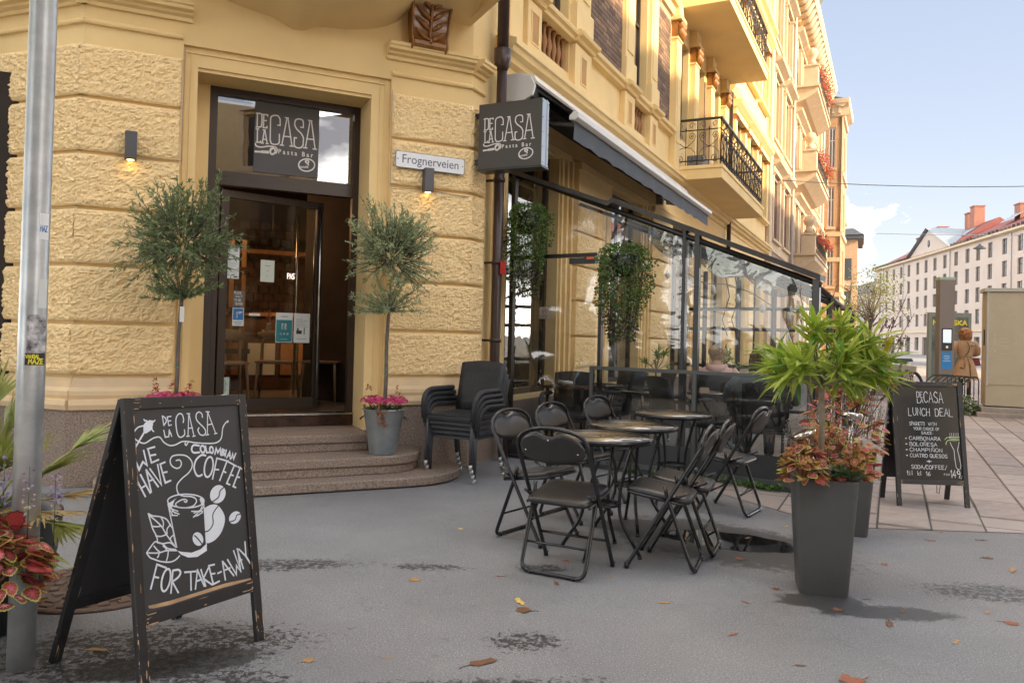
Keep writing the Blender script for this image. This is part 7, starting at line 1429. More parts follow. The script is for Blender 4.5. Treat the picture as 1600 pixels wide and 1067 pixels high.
g = M(); g.add([(-3.8, -.6, 15.35), (5.8, -.6, 19.3), (15.4, -.6, 15.35), (-2, 9, 17), (5.8, 7.5, 19.45), (13, 9, 17)], [(0, 1, 4, 3), (1, 2, 5, 4)]); BR('gable_roof', g, mt('zinc_roof', (.28, .31, .34), .5, metal=.3), FR)
g = M(); g.lathe([(.55, -.05), (.55, 0)], 20); o = BR('round_window', g, dwin, FR); o.location += FR.d * 5.8 + Vector((0, 0, 16.9)) - Vector((0, 0, 0)) + FR.n * .12; o.rotation_euler = (PI / 2, 0, FR.rz)
for x, w_, h in ((-12.6, 1.3, 2.6), (-4.2, .9, 1.6), (-3.2, 1.4, 3.2), (8.3, 1.2, 2.2), (10.4, 1.5, 2.9), (24.4, 1.6, 2.3), (31.3, 2.6, 2.8), (38, 2.4, 2.4)):
    g = M(); zb = 17.4 + (1.4 if 7 < x < 12 else 0); g.box(x - w_ / 2, x + w_ / 2, 4.2, 5.6, zb - 1, zb + h); g.box(x - w_ / 2 - .08, x + w_ / 2 + .08, 4.1, 5.7, zb + h, zb + h + .15); BR('chimney', g, chim, FR); q = M(); q.box(x - w_ / 2 - .6, x + w_ / 2 + .6, 2.9, 4.1, 17.0, 17.9) if 0 else q.ext([(2.6, 17.45), (4.2, 18.55), (4.2, 18.6), (2.6, 17.5)], x - w_ / 2 - .3, x + w_ / 2 + .9); BR('chimney_flashing', q, mt('zinc_roof', (.28, .31, .34)), FR)
g = M(); g.box(-60, -22, 0, 12, 0, 11.5); BR('far_wing', g, mt('grey_plaster', (.36, .34, .32), .9), FR); g = M(); g.ext([(-.4, 11.5), (6, 15), (12, 11.5)], -60, -22); BR('far_wing_roof', g, mt('slate', (.05, .052, .06)), FR)
# nearer orange facade just entering at the right edge
b5 = thing('orange_facade', 'narrow strip of an orange plastered facade at the extreme right edge', 'building', (33.4, 50, 0), R_(-40)); g = M(); g.box(0, 9, 0, 14, 0, 5.2); ob('wall', g, mt('orange_plaster', (.58, .33, .12), .85), b5); g = M(); g.box(-.5, 9, -.5, 14, 5.2, 5.5); ob('eaves', g, roofm, b5)

# ------------------------------------------------------------------ buildings behind the photographer (reflected in the panes, shading the pavement)
def opposite(name, label, fr, t0, t1, z1, base, mat, trim, bay=3.2, storeys=4, y1=10, nst=None, z0=0):
    o = thing(name, label, 'building', tuple(fr.o)); f = building_part(o); g = M(); n = int((t1 - t0) / bay); sh_ = (z1 - .8) / storeys
    H = [(t0 + (i + .5) * bay - .6, t0 + (i + .5) * bay + .6, .9 + k * sh_, .9 + k * sh_ + sh_ * .62) for i in range(n) for k in range(storeys)]
    wall_holes(g, t0, t1, 0, z1, H, 0, .4); g.box(t0, t1, .4, y1, 0, z1); f('wall', g, mat, fr)
    q = M(); p = M(); h = M()
    for a, b, c, d in H:
        q.box(a, b, .2, .26, c, c + .08); q.box(a, b, .2, .26, d - .08, d); q.box(a, a + .08, .2, .26, c + .08, d - .08); q.box(b - .08, b, .2, .26, c + .08, d - .08); q.box((a + b) / 2 - .04, (a + b) / 2 + .04, .2, .26, c + .08, d - .08)
        p.poly([(a, .24, c), (b, .24, c), (b, .24, d), (a, .24, d)]); h.box(a - .2, b + .2, -.14, 0, d + .15, d + .4); h.box(a - .2, a, -.06, 0, c, d + .15); h.box(b, b + .2, -.06, 0, c, d + .15); h.box(a - .2, b + .2, -.12, 0, c - .2, c)
    f('window_frames', q, trim, fr); f('panes', p, mt('dark_window', (.05, .055, .06), .15), fr); f('window_surrounds', h, trim, fr)
    g = M(); g.ext([(0, z1 - .5), (-.3, z1 - .2), (-.5, z1), (0, z1 + .1)], t0, t1)
    for k in range(1, storeys): g.box(t0, t1, -.1, 0, .5 + k * sh_, .75 + k * sh_)
    f('cornice', g, trim, fr); g = M(); g.ext([(-.3, z1), (y1 / 2, z1 + 1.2), (y1 + .3, z1)], t0, t1); f('roof', g, mt('slate', (.05, .052, .06)), fr); return o
OR = Fr(*FS.p(0, 22).xy, 205.8)               # facing the street facade; x runs back along the street
OY = (.60, .46, .26)
opposite('opposite_apartment_building', 'yellow apartment building across the street, behind the photographer to the right', OR, -27, 3.6, 16.0, 0, mt('opposite_plaster', OY, .85, var=.1), stone)
opposite('opposite_corner_building', 'pale yellow apartment building behind the photographer, mirrored in the glass above the door', OR, 14.0, 34, 15.5, 0, mt('opposite_plaster', OY), stone, y1=2.5)
T3 = Fr(.80 * 46 + .6 * 9, -.60 * 46 + .8 * 9, 216.9)  # added off-camera volume that blocks the sun coming through the street gap
opposite('added_sun_blocker', 'unseen tall house added behind the photographer to shade the corner', T3, 0, 8.6, 28.6, 0, mt('opposite_plaster', OY), stone, storeys=7)
BL = Fr(6.5, -13, -82)
opposite('side_street_building', 'cream building across the side street behind the photographer', BL, 0, 17, 11, 0, mt('cream_plaster', (.62, .48, .33)), stone)

# ------------------------------------------------------------------ trees
def broadleaf(loc, h, R, label, seed, mats, n=2600, trunk_h=.35, sz=.16, dens=.9, sparse=False):
    r = random.Random(seed); o = thing('tree', label, 'tree', loc, 0); g = M(); g.tube([(0, 0, 0), (.1, 0, h * trunk_h), (0, .1, h * .7)], [.03 * h, .022 * h, .008 * h], 8); cl = []
    for i in range(22):
        d = rdir(r, -.3, 1); e = Vector((d.x * R, d.y * R, h * .62 + d.z * h * .34)) * 1; e = Vector((d.x * R * r.uniform(.4, .9), d.y * R * r.uniform(.4, .9), h * .60 + d.z * h * .34)); g.tube([(0, 0, h * trunk_h * r.uniform(.9, 1.5)), (e.x * .5, e.y * .5, (e.z + h * .45) / 2), tuple(e)], [.012 * h, .007 * h, .002 * h], 5); cl.append(e)
    ob('trunk', g, bark, o)
    for k, m_ in enumerate(mats):
        q = M()
        for i in range(n // len(mats)): c = r.choice(cl); p = c + Vector((r.gauss(0, R * .22), r.gauss(0, R * .22), r.gauss(0, h * .07))); leafquad(q, p, rdir(r), sz, sz * .8, up=rdir(r), fold=.1)
        ob('crown', q, m_, o)
    return o
aut = leaf_mat('autumn_leaf', (.40, .30, .03), (.50, .38, .05), .6, .35, 2); aut2 = leaf_mat('late_green_leaf', (.12, .18, .03), (.22, .24, .04), .6, .3, 2); thin = leaf_mat('thin_grey_leaf', (.16, .14, .07), (.24, .19, .08), .7, .3, 2)
broadleaf((30.0, 66, 0), 7.5, 3.2, 'sparse grey-green street tree in front of the pale apartment block', 5, (thin, aut2), 1500, sz=.16)
broadleaf((27.8, 68, 0), 5.2, 1.8, 'small bright yellow autumn tree below the grey-green one', 6, (aut,), 1100, sz=.18)
broadleaf((36, 84, 0), 9.5, 3.2, 'thin half-bare tree against the left end of the pale block', 7, (thin,), 700, sz=.2)
broadleaf((-13, -2.0, 0), 13, 5.0, 'yellow-green tree in the side street, mirrored in the terrace film', 8, (aut, aut2), 6500, sz=.32)
broadleaf((-17, 3.5, 0), 13, 4.6, 'green autumn tree in the side street further left', 9, (aut2, aut), 6000, sz=.32)
broadleaf((-9, -8.5, 0), 13, 4.6, 'yellow autumn tree behind the photographer to the left', 10, (aut, aut2), 6500, sz=.32)
broadleaf((2.5, -9.5, 0), 7, 2.4, 'young yellow tree at the kerb behind the photographer', 13, (aut, aut2), 2200, sz=.2)

# ------------------------------------------------------------------ street furniture on the right
cbm = mt('beige_cabinet_paint', (.42, .36, .25), .55, var=.1, vs=3); cab = thing('utility_cabinet', 'tall beige metal utility cabinet on a concrete plinth at the right edge', 'cabinet', (9.25, 14.7, 0), -R_(23))
g = M(); g.box(-.34, .34, -.0, .5, .22, 2.36); ob('body', g, cbm, cab, bev=.006); g = M(); g.box(-.38, .37, -.04, .54, 2.36, 2.43); ob('lid', g, mt('cabinet_top', (.42, .41, .36), .5), cab, bev=.006); g = M(); g.box(-.42, .42, -.1, .6, 0, .2); g.box(-.5, .5, -.18, .62, 0, .1); ob('plinth', g, mt('concrete', (.34, .29, .25), .9, var=.3, vs=6, bump=.4, bs=40), cab, bev=.02)
g = M(); g.box(-.30, .30, -.012, -.001, .62, 2.3); ob('door_panel', g, cbm, cab, bev=.003); g = M(); g.box(-.33, -.30, -.02, -.0, .6, 2.34); g.box(.30, .33, -.02, -.0, .6, 2.34); ob('edge_trim', g, mt('trim_grey', (.45, .44, .42), .5), cab)
g = M(); g.box(-.365, -.342, .1, .2, 1.35, 1.65); ob('lock', g, black_m, cab); g = M(); g.box(-.345, -.341, .02, .48, .3, 2.3); ob('side_panel', g, mt('cabinet_side_bounce', (.46, .37, .23), .55), cab)  # warm bounced light painted into the side panel's colour
g = M(); 
for x, z, w_ in ((-.1, 1.48, .11), (-.09, 1.42, .11), (-.1, 1.34, .12), (-.08, 1.30, .09), (-.1, 1.2, .07), (.13, 1.50, .02), (.12, 1.40, .02), (-.2, 1.47, .015), (-.2, 1.38, .02), (-.19, 1.26, .02)): g.ribbon([(x, z), (x + w_, z + .004)], .008)
for x, z in ((-.2, 1.40), (-.2, 1.52), (.14, 1.36), (-.2, 1.22)): g.ribbon([(x, z), (x + .003, z + .06)], .008)
node('faded_sticker_residue', g.mesh('faded_sticker_residue', mt('residue', (.52, .49, .42), .6, var=0)), cab, mtx=Matrix.Translation((0, -.0135, 0)) @ UP)
ks = thing('bike_share_pillar', 'tall grey-brown bike rental pillar with a screen and a blue notice', 'pillar', (9.95, 18.0, 0), -R_(5)); pgm = mt('pillar_paint', (.20, .165, .145), .45, var=.06)
g = M(); g.box(-.165, .165, 0, .22, 0, 2.84); ob('column', g, pgm, ks, bev=.008); g = M(); g.box(-.168, .168, -.003, .223, 2.84, 2.90); ob('green_cap', g, mt('cap_green', (.35, .48, .36), .5), ks)
g = M(); g.box(-.115, .115, -.012, 0, 1.22, 1.73); ob('screen_frame', g, black_m, ks, bev=.004); g = M(); g.poly([(-.09, -.0145, 1.40), (.09, -.0145, 1.40), (.09, -.0145, 1.70), (-.09, -.0145, 1.70)]); ob('screen', g, mt('lit_screen', (.42, .50, .68), .2, emit=.25, var=.2, vs=12), ks); g = M(); g.lathe([(.001, .0), (.03, 0)], 12, cap=False); ob('card_reader', g, steel, ks, loc=(0, -.014, 1.3), rot=(PI / 2, 0, 0))
g = M(); g.box(-.11, .11, -.006, 0, .80, 1.18); ntc = ob('blue_notice', g, mt('notice_blue', (.02, .22, .55), .5, var=0), ks); g = M()
for i, (a, b) in enumerate(((-.06, .06), (-.07, .07), (-.05, .05), (-.08, .08))): g.ribbon([(a, 1.10 - i * .04), (b, 1.10 - i * .04)], .009)
node('print', g.mesh('print', white_p), ntc, mtx=Matrix.Translation((0, -.008, 0)) @ UP)
# advertising stand
ad_ = thing('advert_stand', 'grey street advertising stand with yellow capital letters', 'advert stand', (13.36, 24.0, 0), -R_(6)); g = M(); g.box(-.62, .62, 0, .15, .25, 2.35); ob('frame', g, mt('green_grey', (.20, .23, .20), .5), ad_, bev=.01); g = M(); g.box(-.3, .3, .03, .12, 0, .25); ob('foot', g, dark_m, ad_)
g = M(); g.poly([(-.53, -.004, .4), (.53, -.004, .4), (.53, -.004, 2.22), (-.53, -.004, 2.22)]); ob('poster', g, mt('grey_poster', (.17, .19, .18), .3, vs=3, col2=(.05, .06, .05)), ad_); g = M(); text_strokes(g, 'N', -.50, 1.98, .13, .034, 0, wd=.14); text_strokes(g, 'SKA', .08, 1.98, .13, .034, 0, wd=.42); node('lettering', g.mesh('lettering', mt('yellow_letters', (.78, .66, .03), .5, var=0)), ad_, mtx=Matrix.Translation((0, -.008, 0)) @ UP)
# docked rental bikes, each with its dock
tyre = mt('tyre', (.02, .02, .022), .7); bluem = mt('bike_blue', (.02, .10, .22), .4)
def bike(loc, rz, label):
    o = thing('rental_bicycle', label, 'bicycle', loc, rz, 'rental bicycles docked by the pillar')
    for x in (-.52, .52):
        g = M(); g.tube([(x + .33 * math.cos(i * PI / 14), 0, .34 + .33 * math.sin(i * PI / 14)) for i in range(28)], .019, 6, closed=True); wl = ob('wheel', g, tyre, o); q = M(); q.lathe([(.03, -.03), (.03, .03)], 8); q.v = [(x + a, c, .34 + b) for a, b, c in q.v]
        for i in range(12): a = i * PI / 6; q.tube([(x, 0, .34), (x + .32 * math.cos(a), 0, .34 + .32 * math.sin(a))], .002, 3)
        ob('spokes', q, steel, wl); q = M(); q.tube([(x + .37 * math.cos(R_(t)), 0, .34 + .37 * math.sin(R_(t))) for t in range(20, 175, 15)], .024, 6); ob('mudguard', q, bluem, o)
    g = M(); g.tube([(-.52, 0, .34), (-.12, 0, .30), (.38, 0, .80), (.52, 0, .34)], .024, 6); g.tube([(-.12, 0, .30), (-.22, 0, .88)], .018, 6); g.tube([(-.2, 0, .75), (-.52, 0, .34)], .014, 6); g.tube([(.38, 0, .8), (.33, 0, 1.05)], .018, 6); ob('frame', g, bluem, o)
    g = M(); g.tube([(.2, -.27, 1.06), (.33, -.12, 1.08), (.33, .12, 1.08), (.2, .27, 1.06)], .013, 6); ob('handlebar', g, black_m, o); g = M(); g.frus((-.33, -.08, -.09, .09), (-.31, -.12, -.06, .06), .88, .94); ob('saddle', g, black_m, o, bev=.01); g = M(); g.box(.42, .66, -.17, .17, .78, .98); ob('basket', g, mt('bike_basket', (.10, .10, .10), .6), o); return o
bk0 = bike((9.05, 18.6, 0), R_(200), 'rental bicycle nearest the pillar, its wheel in front of the paving'); bpy.context.view_layer.update(); BT = tree_of(bk0)
for i, (x, y, l_) in enumerate(((9.15, 19.4, 'second rental bicycle from the pillar, mostly behind the first'), (9.2, 20.2, 'third rental bicycle in the docking row'), (9.35, 21.2, 'rental bicycle at the far end of the docking row'))): dup(bk0, BT, (x, y, 0), R_(200), l_)
dk = thing('bike_dock', 'row of pale docking heads on a rail behind the bike wheels', 'bike dock', (9.35, 18.2, 0)); 
for i in range(4): g = M(); g.box(-.1 + .05 * i, .14 + .05 * i, .35 + i * .85, .47 + i * .85, 0, .78); g.box(-.16 + .05 * i, .2 + .05 * i, .33 + i * .85, .49 + i * .85, .68, .84); ob('docking_head', g, mt('dock_beige', (.36, .31, .25), .5), dk, bev=.02)
# green rail bench ends
bh = thing('bike_rack', 'dark green bent-tube bicycle rack beside the beige cabinet', 'bike rack', (8.78, 15.3, 0)); bh.scale = (.62, .62, .92); gm_ = mt('dark_green_paint', (.012, .03, .022), .35)
for i in range(8): g = M(); g.tube(arc([(.5 - i * .03, i * .2, .42), (.5 - i * .03, i * .2, .80), (.2 - i * .06, i * .2, .78), (-.05 - i * .06, i * .2, .58)], .12), .016, 6); g.tube([(.5 - i * .03, i * .2, .42), (.5 - i * .03, i * .2, 0)], .016, 5); ob('hoop', g, gm_, bh)
g = M(); g.tube([(.5, 0, .05), (.29, 1.4, .05)], .02, 5); ob('ground_rail', g, gm_, bh)
bs = thing('shrub', 'small green bush at the foot of the beige cabinet', 'shrub', (8.7, 15.0, 0)); g = M()
for i in range(420): d = rdir(rnd, 0, 1); leafquad(g, Vector((d.x * .2, d.y * .16, d.z * .42 * rnd.uniform(.4, 1))), rdir(rnd, -.2, 1), .07, .04)
ob('leaves', g, greenm, bs)
# parked motor scooter
ms = thing('motor_scooter', 'white motor scooter parked by the sunny road', 'scooter', (13.6, 28.5, 0), R_(160))
for x in (-.6, .6): g = M(); g.lathe([(.24, -.05), (.27, -.05), (.28, 0), (.27, .05), (.24, .05)], 18, cap=False); g.v = [(x + a, c, .28 + b) for a, b, c in g.v]; wh = ob('wheel', g, tyre, ms); g = M(); g.lathe([(.001, -.03), (.22, -.03), (.22, .03), (.001, .03)], 14); g.v = [(x + a, c, .28 + b) for a, b, c in g.v]; ob('rim', g, steel, wh)
g = M(); g.frus((-.85, -.1, -.14, .14), (-.75, .0, -.1, .1), .35, .75); g.frus((-.15, .5, -.13, .13), (.1, .45, -.12, .12), .24, .34); g.add([(.42, -.2, .3), (.42, .2, .3), (.62, -.12, .95), (.62, .12, .95), (.55, -.2, .3), (.55, .2, .3), (.7, -.1, .95), (.7, .1, .95)], [(0, 2, 3, 1), (4, 5, 7, 6), (0, 4, 6, 2), (1, 3, 7, 5), (2, 6, 7, 3)]); ob('bodywork', g, white_p, ms, bev=.03); g = M(); g.frus((-.85, .0, -.13, .13), (-.8, -.05, -.1, .1), .75, .86); ob('seat', g, black_m, ms, bev=.02); g = M(); g.tube([(.5, -.32, 1.08), (.62, 0, 1.0), (.5, .32, 1.08)], .02, 6); g.tube([(.62, 0, 1.0), (.6, 0, .3)], .03, 6); ob('handlebar', g, black_m, ms)
mc = thing('motorcycle', 'dark motorcycle with an orange jacket on it beside the white scooter', 'motorcycle', (12.3, 27.6, 0), R_(150))
for x in (-.7, .7): g = M(); g.lathe([(.22, -.06), (.31, -.06), (.33, 0), (.31, .06), (.22, .06)], 18, cap=False); g.v = [(x + a, c, .33 + b) for a, b, c in g.v]; ob('wheel', g, tyre, mc)
g = M(); g.frus((-.35, .4, -.14, .14), (-.2, .3, -.1, .1), .3, .75); g.frus((-.1, .4, -.14, .14), (.0, .32, -.1, .1), .75, .95); g.tube([(.7, 0, .33), (.45, 0, 1.05)], .03, 6); g.tube([(-.7, 0, .33), (-.3, 0, .5)], .03, 6); ob('bodywork', g, black_m, mc, bev=.03); g = M(); g.frus((-.75, -.05, -.12, .12), (-.7, -.1, -.1, .1), .74, .84); ob('seat', g, black_m, mc); g = M(); g.tube([(.35, -.35, 1.1), (.45, 0, 1.06), (.35, .35, 1.1)], .018, 6); ob('handlebar', g, black_m, mc)
jk = ob('draped_jacket', M().lathe([(.16, -.2), (.2, -.05), (.16, .1), (.04, .16)], 10), mt('orange_cloth', (.60, .17, .06), .8), None, loc=(12.05, 27.5, 1.0)); tag(jk, 'crumpled orange and white jacket draped over the dark motorcycle', 'jacket')
# overhead wires with a hanging street lamp
wr_ = thing('overhead_wire', 'thin wire spanning the street high against the sky', 'wire', tuple(FS.p(21.5, .3, 6.9))); a = FS.p(21.5, .3, 6.9); b = Vector((26, 23, 7.2)); g = M(); g.tube([tuple((b - a) * (i / 12) + Vector((0, 0, -.5 * 4 * (i / 12) * (1 - i / 12)))) for i in range(13)], .014, 4); ob('wire', g, mt('wire_grey', (.16, .2, .24), .5), wr_)
w2 = thing('overhead_wire', 'second wire lower down carrying a hanging street lamp in front of the pale block', 'wire', (22, 58, 9.6)); b = Vector((36, -12, .6)); g = M(); g.tube([tuple(b * (i / 12) + Vector((0, 0, -.8 * 4 * (i / 12) * (1 - i / 12)))) for i in range(13)], .02, 4); ob('wire', g, mt('wire_grey', (.16, .2, .24)), w2)
sl_ = thing('street_lamp', 'small hanging street lamp on the lower wire', 'lamp', (32.0, 54.0, 8.1)); g = M(); g.lathe([(.05, .35), (.1, .25), (.38, .05), (.40, 0), (.36, 0), (.05, .08)], 16); ob('lamp_shade', g, dark_m, sl_)
hl = thing('street_lamp', 'hanging street lamp behind the photographer, mirrored in the glass above the door', 'lamp', (12.2, -5.6, 6.6)); g = M(); g.lathe([(.05, .32), (.12, .25), (.40, .05), (.42, 0), (.38, 0), (.05, .08)], 16); ob('lamp_shade', g, dark_m, hl); g = M(); g.tube([(0, 0, .3), (-8, -3, -2.5)], .02, 4); ob('cord', g, dark_m, hl)
# parked car in the side street, mirrored at the far left
cr_ = thing('parked_car', 'dark car parked in the side street beyond the left edge', 'car', (-8.5, 1.5, 0), R_(15)); g = M(); P = [(-2.1, .3), (-2.1, .8), (-1.9, .95), (-1.3, 1.0), (-.8, 1.42), (.6, 1.45), (1.2, 1.02), (1.95, .9), (2.1, .6), (2.1, .3)]
g.ext(P, -.85, .85, 'y'); ob('body', g, mt('dark_car_paint', (.02, .025, .03), .2, coat=1), cr_, bev=.06); 
for x in (-1.3, 1.3):
    for y in (-.8, .8): g = M(); g.lathe([(.2, -.1), (.31, -.1), (.31, .1), (.2, .1)], 18); g.v = [(x + a, y + c, .31 + b_) for a, b_, c in g.v]; ob('wheel', g, tyre, cr_)
# ------------------------------------------------------------------ people
skin = mt('skin', (.50, .28, .20), .55, var=.08, sub=.1); cast = None
def skin_mesh(name, V, Ed, mat, parent, sub=2, root=0):
    me = bpy.data.meshes.new(name); me.from_pydata([v[:3] for v in V], Ed, []); me.update(); me.materials.append(mat)
    o = node(name, me, parent); md = o.modifiers.new('skin', 'SKIN'); md.use_smooth_shade = True
    if not me.skin_vertices: me.skin_vertices_add() if hasattr(me, 'skin_vertices_add') else None
    for i, v in enumerate(V):
        r = v[3]; me.skin_vertices[0].data[i].radius = r if isinstance(r, tuple) else (r, r); me.skin_vertices[0].data[i].use_root = (i == root)
    s = o.modifiers.new('subdiv', 'SUBSURF'); s.levels = sub; s.render_levels = sub; return o
def hair_mesh(name, c, rx, ry, rz_, mat, parent, seed, length, n=260, back=1, wave=.02, w_=.010):
    r = random.Random(seed); g = M()
    for i in range(n):
        a = r.uniform(0, 2 * PI); el = r.uniform(.05, 1.45); d = Vector((math.cos(a) * math.cos(el), math.sin(a) * math.cos(el), math.sin(el)))
        if d.y * back > .55 and d.z < .55: continue
        p = Vector((c[0] + d.x * rx * .5, c[1] + d.y * ry * .5, c[2] + rz_ * (.9 + .12 * d.z))); pts = [p]; ph = r.uniform(0, 6)
        out_ = Vector((d.x * rx, d.y * ry, 0)) * 1.04
        for k in range(1, 8):
            t = k / 7; zz = c[2] + rz_ * (1 - t * 1.1) - length * t * t * r.uniform(.8, 1.1); q = Vector((c[0], c[1], 0)) + out_ * min(1, (t * 2.2) ** .6) * (1.0 + .10 * t) ; pts.append(Vector((q.x + wave * math.sin(t * 9 + ph), q.y + wave * math.cos(t * 8 + ph), zz)))
        g.tube(pts, [w_ * (1, 1.2, 1.3, 1.2, 1.1, .9, .6, .2)[k] for k in range(8)], 4)
    g.lathe([(.001, rz_ * 1.04), (rx * .6, rz_ * .88), (rx * .95, rz_ * .4), (rx * .98, 0), (rx * .8, -rz_ * .6)], 14, c, 1, ry / rx); return ob(name, g, mat, parent)
def hand(g, p, d, s=1, side=1):
    """palm with four bent fingers and a thumb"""
    d = d.normalized(); u = Vector((0, 0, 1)); sd = d.cross(u).normalized() * side; n = sd.cross(d)
    g.tube([p, p + d * .045 * s, p + d * .085 * s], [.026 * s, .036 * s, .030 * s], 8)
    for i, ln in enumerate((.058, .068, .062, .048)):
        b = p + d * .08 * s + sd * (.024 - .016 * i) * s; g.tube([b, b + d * ln * .5 * s - u * .006, b + d * ln * .8 * s - u * .022, b + d * ln * .85 * s - u * .040], [.0095, .009, .008, .006], 6)
    b = p + d * .02 * s + sd * .03 * s; g.tube([b, b + (d * .6 + sd).normalized() * .035, b + (d + sd * .5).normalized() * .062 - u * .01], [.012, .010, .007], 6)
def face_(parent, c, fw, r=.105, mat=skin):
    """eyes, nose, mouth and ears on the side the head looks to"""
    fw = Vector(fw).normalized(); sd = fw.cross(Vector((0, 0, 1))).normalized(); c = Vector(c); g = M(); e = M()
    g.tube([c + fw * (r * .88) + Vector((0, 0, .015)), c + fw * (r * 1.08) - Vector((0, 0, .022)), c + fw * (r * .9) - Vector((0, 0, .034))], [.008, .014, .010], 6)
    for s in (-1, 1): g.tube([c + sd * s * r * .80 + Vector((0, 0, .02)), c + sd * s * r * .86 - fw * .012, c + sd * s * r * .80 - Vector((0, 0, .03))], [.007, .013, .008], 6); p = c + fw * r * .84 + sd * s * .032 + Vector((0, 0, .012)); e.lathe([(.001, -.008), (.010, 0), (.001, .008)], 8, tuple(p))
    ob('nose_and_ears', g, mat, parent); ob('eyes', e, mt('eye', (.08, .06, .05), .2, var=0), parent); m = M(); m.tube([c + fw * r * .84 - sd * .022 - Vector((0, 0, .058)), c + fw * r * .92 - Vector((0, 0, .060)), c + fw * r * .84 + sd * .022 - Vector((0, 0, .058))], [.003, .006, .003], 5); ob('mouth', m, mt('lips', (.42, .14, .12), .5, var=0), parent)
tan = mt('camel_coat', (.40, .24, .125), .8, var=.15, vs=8, bump=.2, bs=60); hairg = mt('strawberry_blond_hair', (.52, .24, .08), .5, vs=45, col2=(.20, .07, .03)); trim_ = mt('dark_piping', (.03, .022, .02), .6)
wm = thing('person', 'woman with wavy reddish hair in a belted camel trench coat beside the bike pillar', 'person', (11.3, 19.6, 0), R_(-12))
def man(parent, V, Ed, mat, nm='body'): return skin_mesh(nm, V, Ed, mat, parent)
V = [(0, 0, .98, .12), (0, .0, 1.15, .11), (0, .0, 1.32, (.15, .11)), (0, 0, 1.46, .07), (0, .01, 1.54, .052), (0, .02, 1.63, .085), (0, .02, 1.72, .075), (-.17, 0, 1.42, .06), (-.25, .02, 1.18, .048), (-.22, .2, 1.06, .036), (.17, 0, 1.42, .06), (.26, .05, 1.18, .048), (.24, .25, 1.1, .036), (-.09, 0, .9, .09), (-.09, .02, .5, .055), (-.09, -.02, .12, .04), (-.09, .10, .04, .035), (.09, 0, .9, .09), (.10, .05, .5, .055), (.11, .06, .12, .04), (.11, .18, .04, .035)]
man(wm, V, [(0, 1), (1, 2), (2, 3), (3, 4), (4, 5), (5, 6), (2, 7), (7, 8), (8, 9), (2, 10), (10, 11), (11, 12), (0, 13), (13, 14), (14, 15), (15, 16), (0, 17), (17, 18), (18, 19), (19, 20)], skin)
def coat():
    g = M(); n = 28; vs = []; pr_ = [(1.50, .075, .07), (1.47, .14, .10), (1.42, .215, .125), (1.32, .225, .135), (1.2, .19, .125), (1.08, .155, .115), (1.02, .15, .11), (.96, .18, .13), (.8, .235, .17), (.62, .28, .20), (.52, .305, .215)]
    for z, a, b in pr_:
        for i in range(n): t = 2 * PI * i / n; k = 1 + (.05 * math.sin(t * 7 + z * 3) * max(0, (1.0 - z)) * 2); vs.append((a * k * math.cos(t), b * k * math.sin(t), z + (.02 * math.sin(t * 2) if z < .6 else 0)))
    g.add(vs, [(r_ * n + i, r_ * n + (i + 1) % n, (r_ + 1) * n + (i + 1) % n, (r_ + 1) * n + i) for r_ in range(len(pr_) - 1) for i in range(n)], True)
    g.tube([(-.19, 0, 1.43), (-.27, .0, 1.28), (-.30, .02, 1.16), (-.24, .18, 1.07)], [.07, .075, .068, .055], 10); g.tube([(.19, 0, 1.43), (.28, .02, 1.28), (.30, .06, 1.16), (.27, .24, 1.12)], [.07, .075, .068, .055], 10)
    g.tube([(-.09, -.02, 1.50), (0, -.09, 1.52), (.09, -.02, 1.50)], [.03, .04, .03], 8); return g
ct_ = ob('trench_coat', coat(), tan, wm); g = M(); g.tube([(.158 * math.cos(i * PI / 10), .118 * math.sin(i * PI / 10), 1.045) for i in range(20)], .019, 6, closed=True); ob('belt', g, tan, ct_); g = M(); g.tube([(.155 * math.cos(i * PI / 10), .122 * math.sin(i * PI / 10), 1.07) for i in range(20)], .006, 4, closed=True); g.tube([(.0, -.135, 1.44), (.05, -.145, 1.3), (.02, -.14, 1.18), (-.04, -.13, 1.1)], .008, 5); g.tube([(.08, -.13, 1.36), (.16, -.115, 1.33), (.22, -.06, 1.36)], .008, 5); g.tube([(.04, -.13, 1.0), (.05, -.17, .85), (.06, -.2, .6)], .008, 5); g.tube([(-.16, -.13, .80), (-.08, -.18, .78)], .01, 5); ob('dark_trim', g, trim_, ct_)
for x in (-.03, .03): g = M(); g.tube([(x, -.12, 1.04), (x * 1.6, -.155, .95), (x * 2.2, -.17, .82)], [.016, .018, .015], 5); ob('belt_end', g, tan, ct_)
hair_mesh('hair', (0, .02, 1.66), .118, .13, .125, hairg, wm, 4, .14, 420, wave=.03, w_=.011); face_(wm, (0, .02, 1.66), (0, 1, 0))
g = M(); g.tube([(-.09, 0, .55), (-.09, -.01, .12)], [.05, .05], 8); g.tube([(.11, .05, .55), (.11, .06, .12)], [.05, .05], 8); ob('trousers', g, mt('dark_trousers', (.03, .025, .025), .8), wm)
for x, y in ((-.09, .0), (.11, .08)): g = M(); g.tube([(x, y - .07, .05), (x, y, .07), (x, y + .10, .045), (x, y + .16, .035)], [.045, .055, .045, .03], 8); g.box(x - .04, x + .04, y - .1, y + .17, 0, .02); ob('boot', g, black_m, wm)
g = M(); hand(g, Vector((-.23, .22, 1.06)), Vector((.3, 1, .1)), 1, 1); ob('hand', g, skin, wm); g = M(); hand(g, Vector((.26, .29, 1.12)), Vector((-.3, 1, .15)), 1, -1); ob('hand', g, skin, wm)
bag = ob('shoulder_bag', M().frus((-.14, .14, -.05, .05), (-.11, .11, -.03, .03), 0, .2), mt('dark_red_leather', (.16, .02, .02), .4), None, loc=(11.62, 19.75, .85), bev=.02); tag(bag, 'small dark red bag held in front of the woman in the camel coat', 'bag')

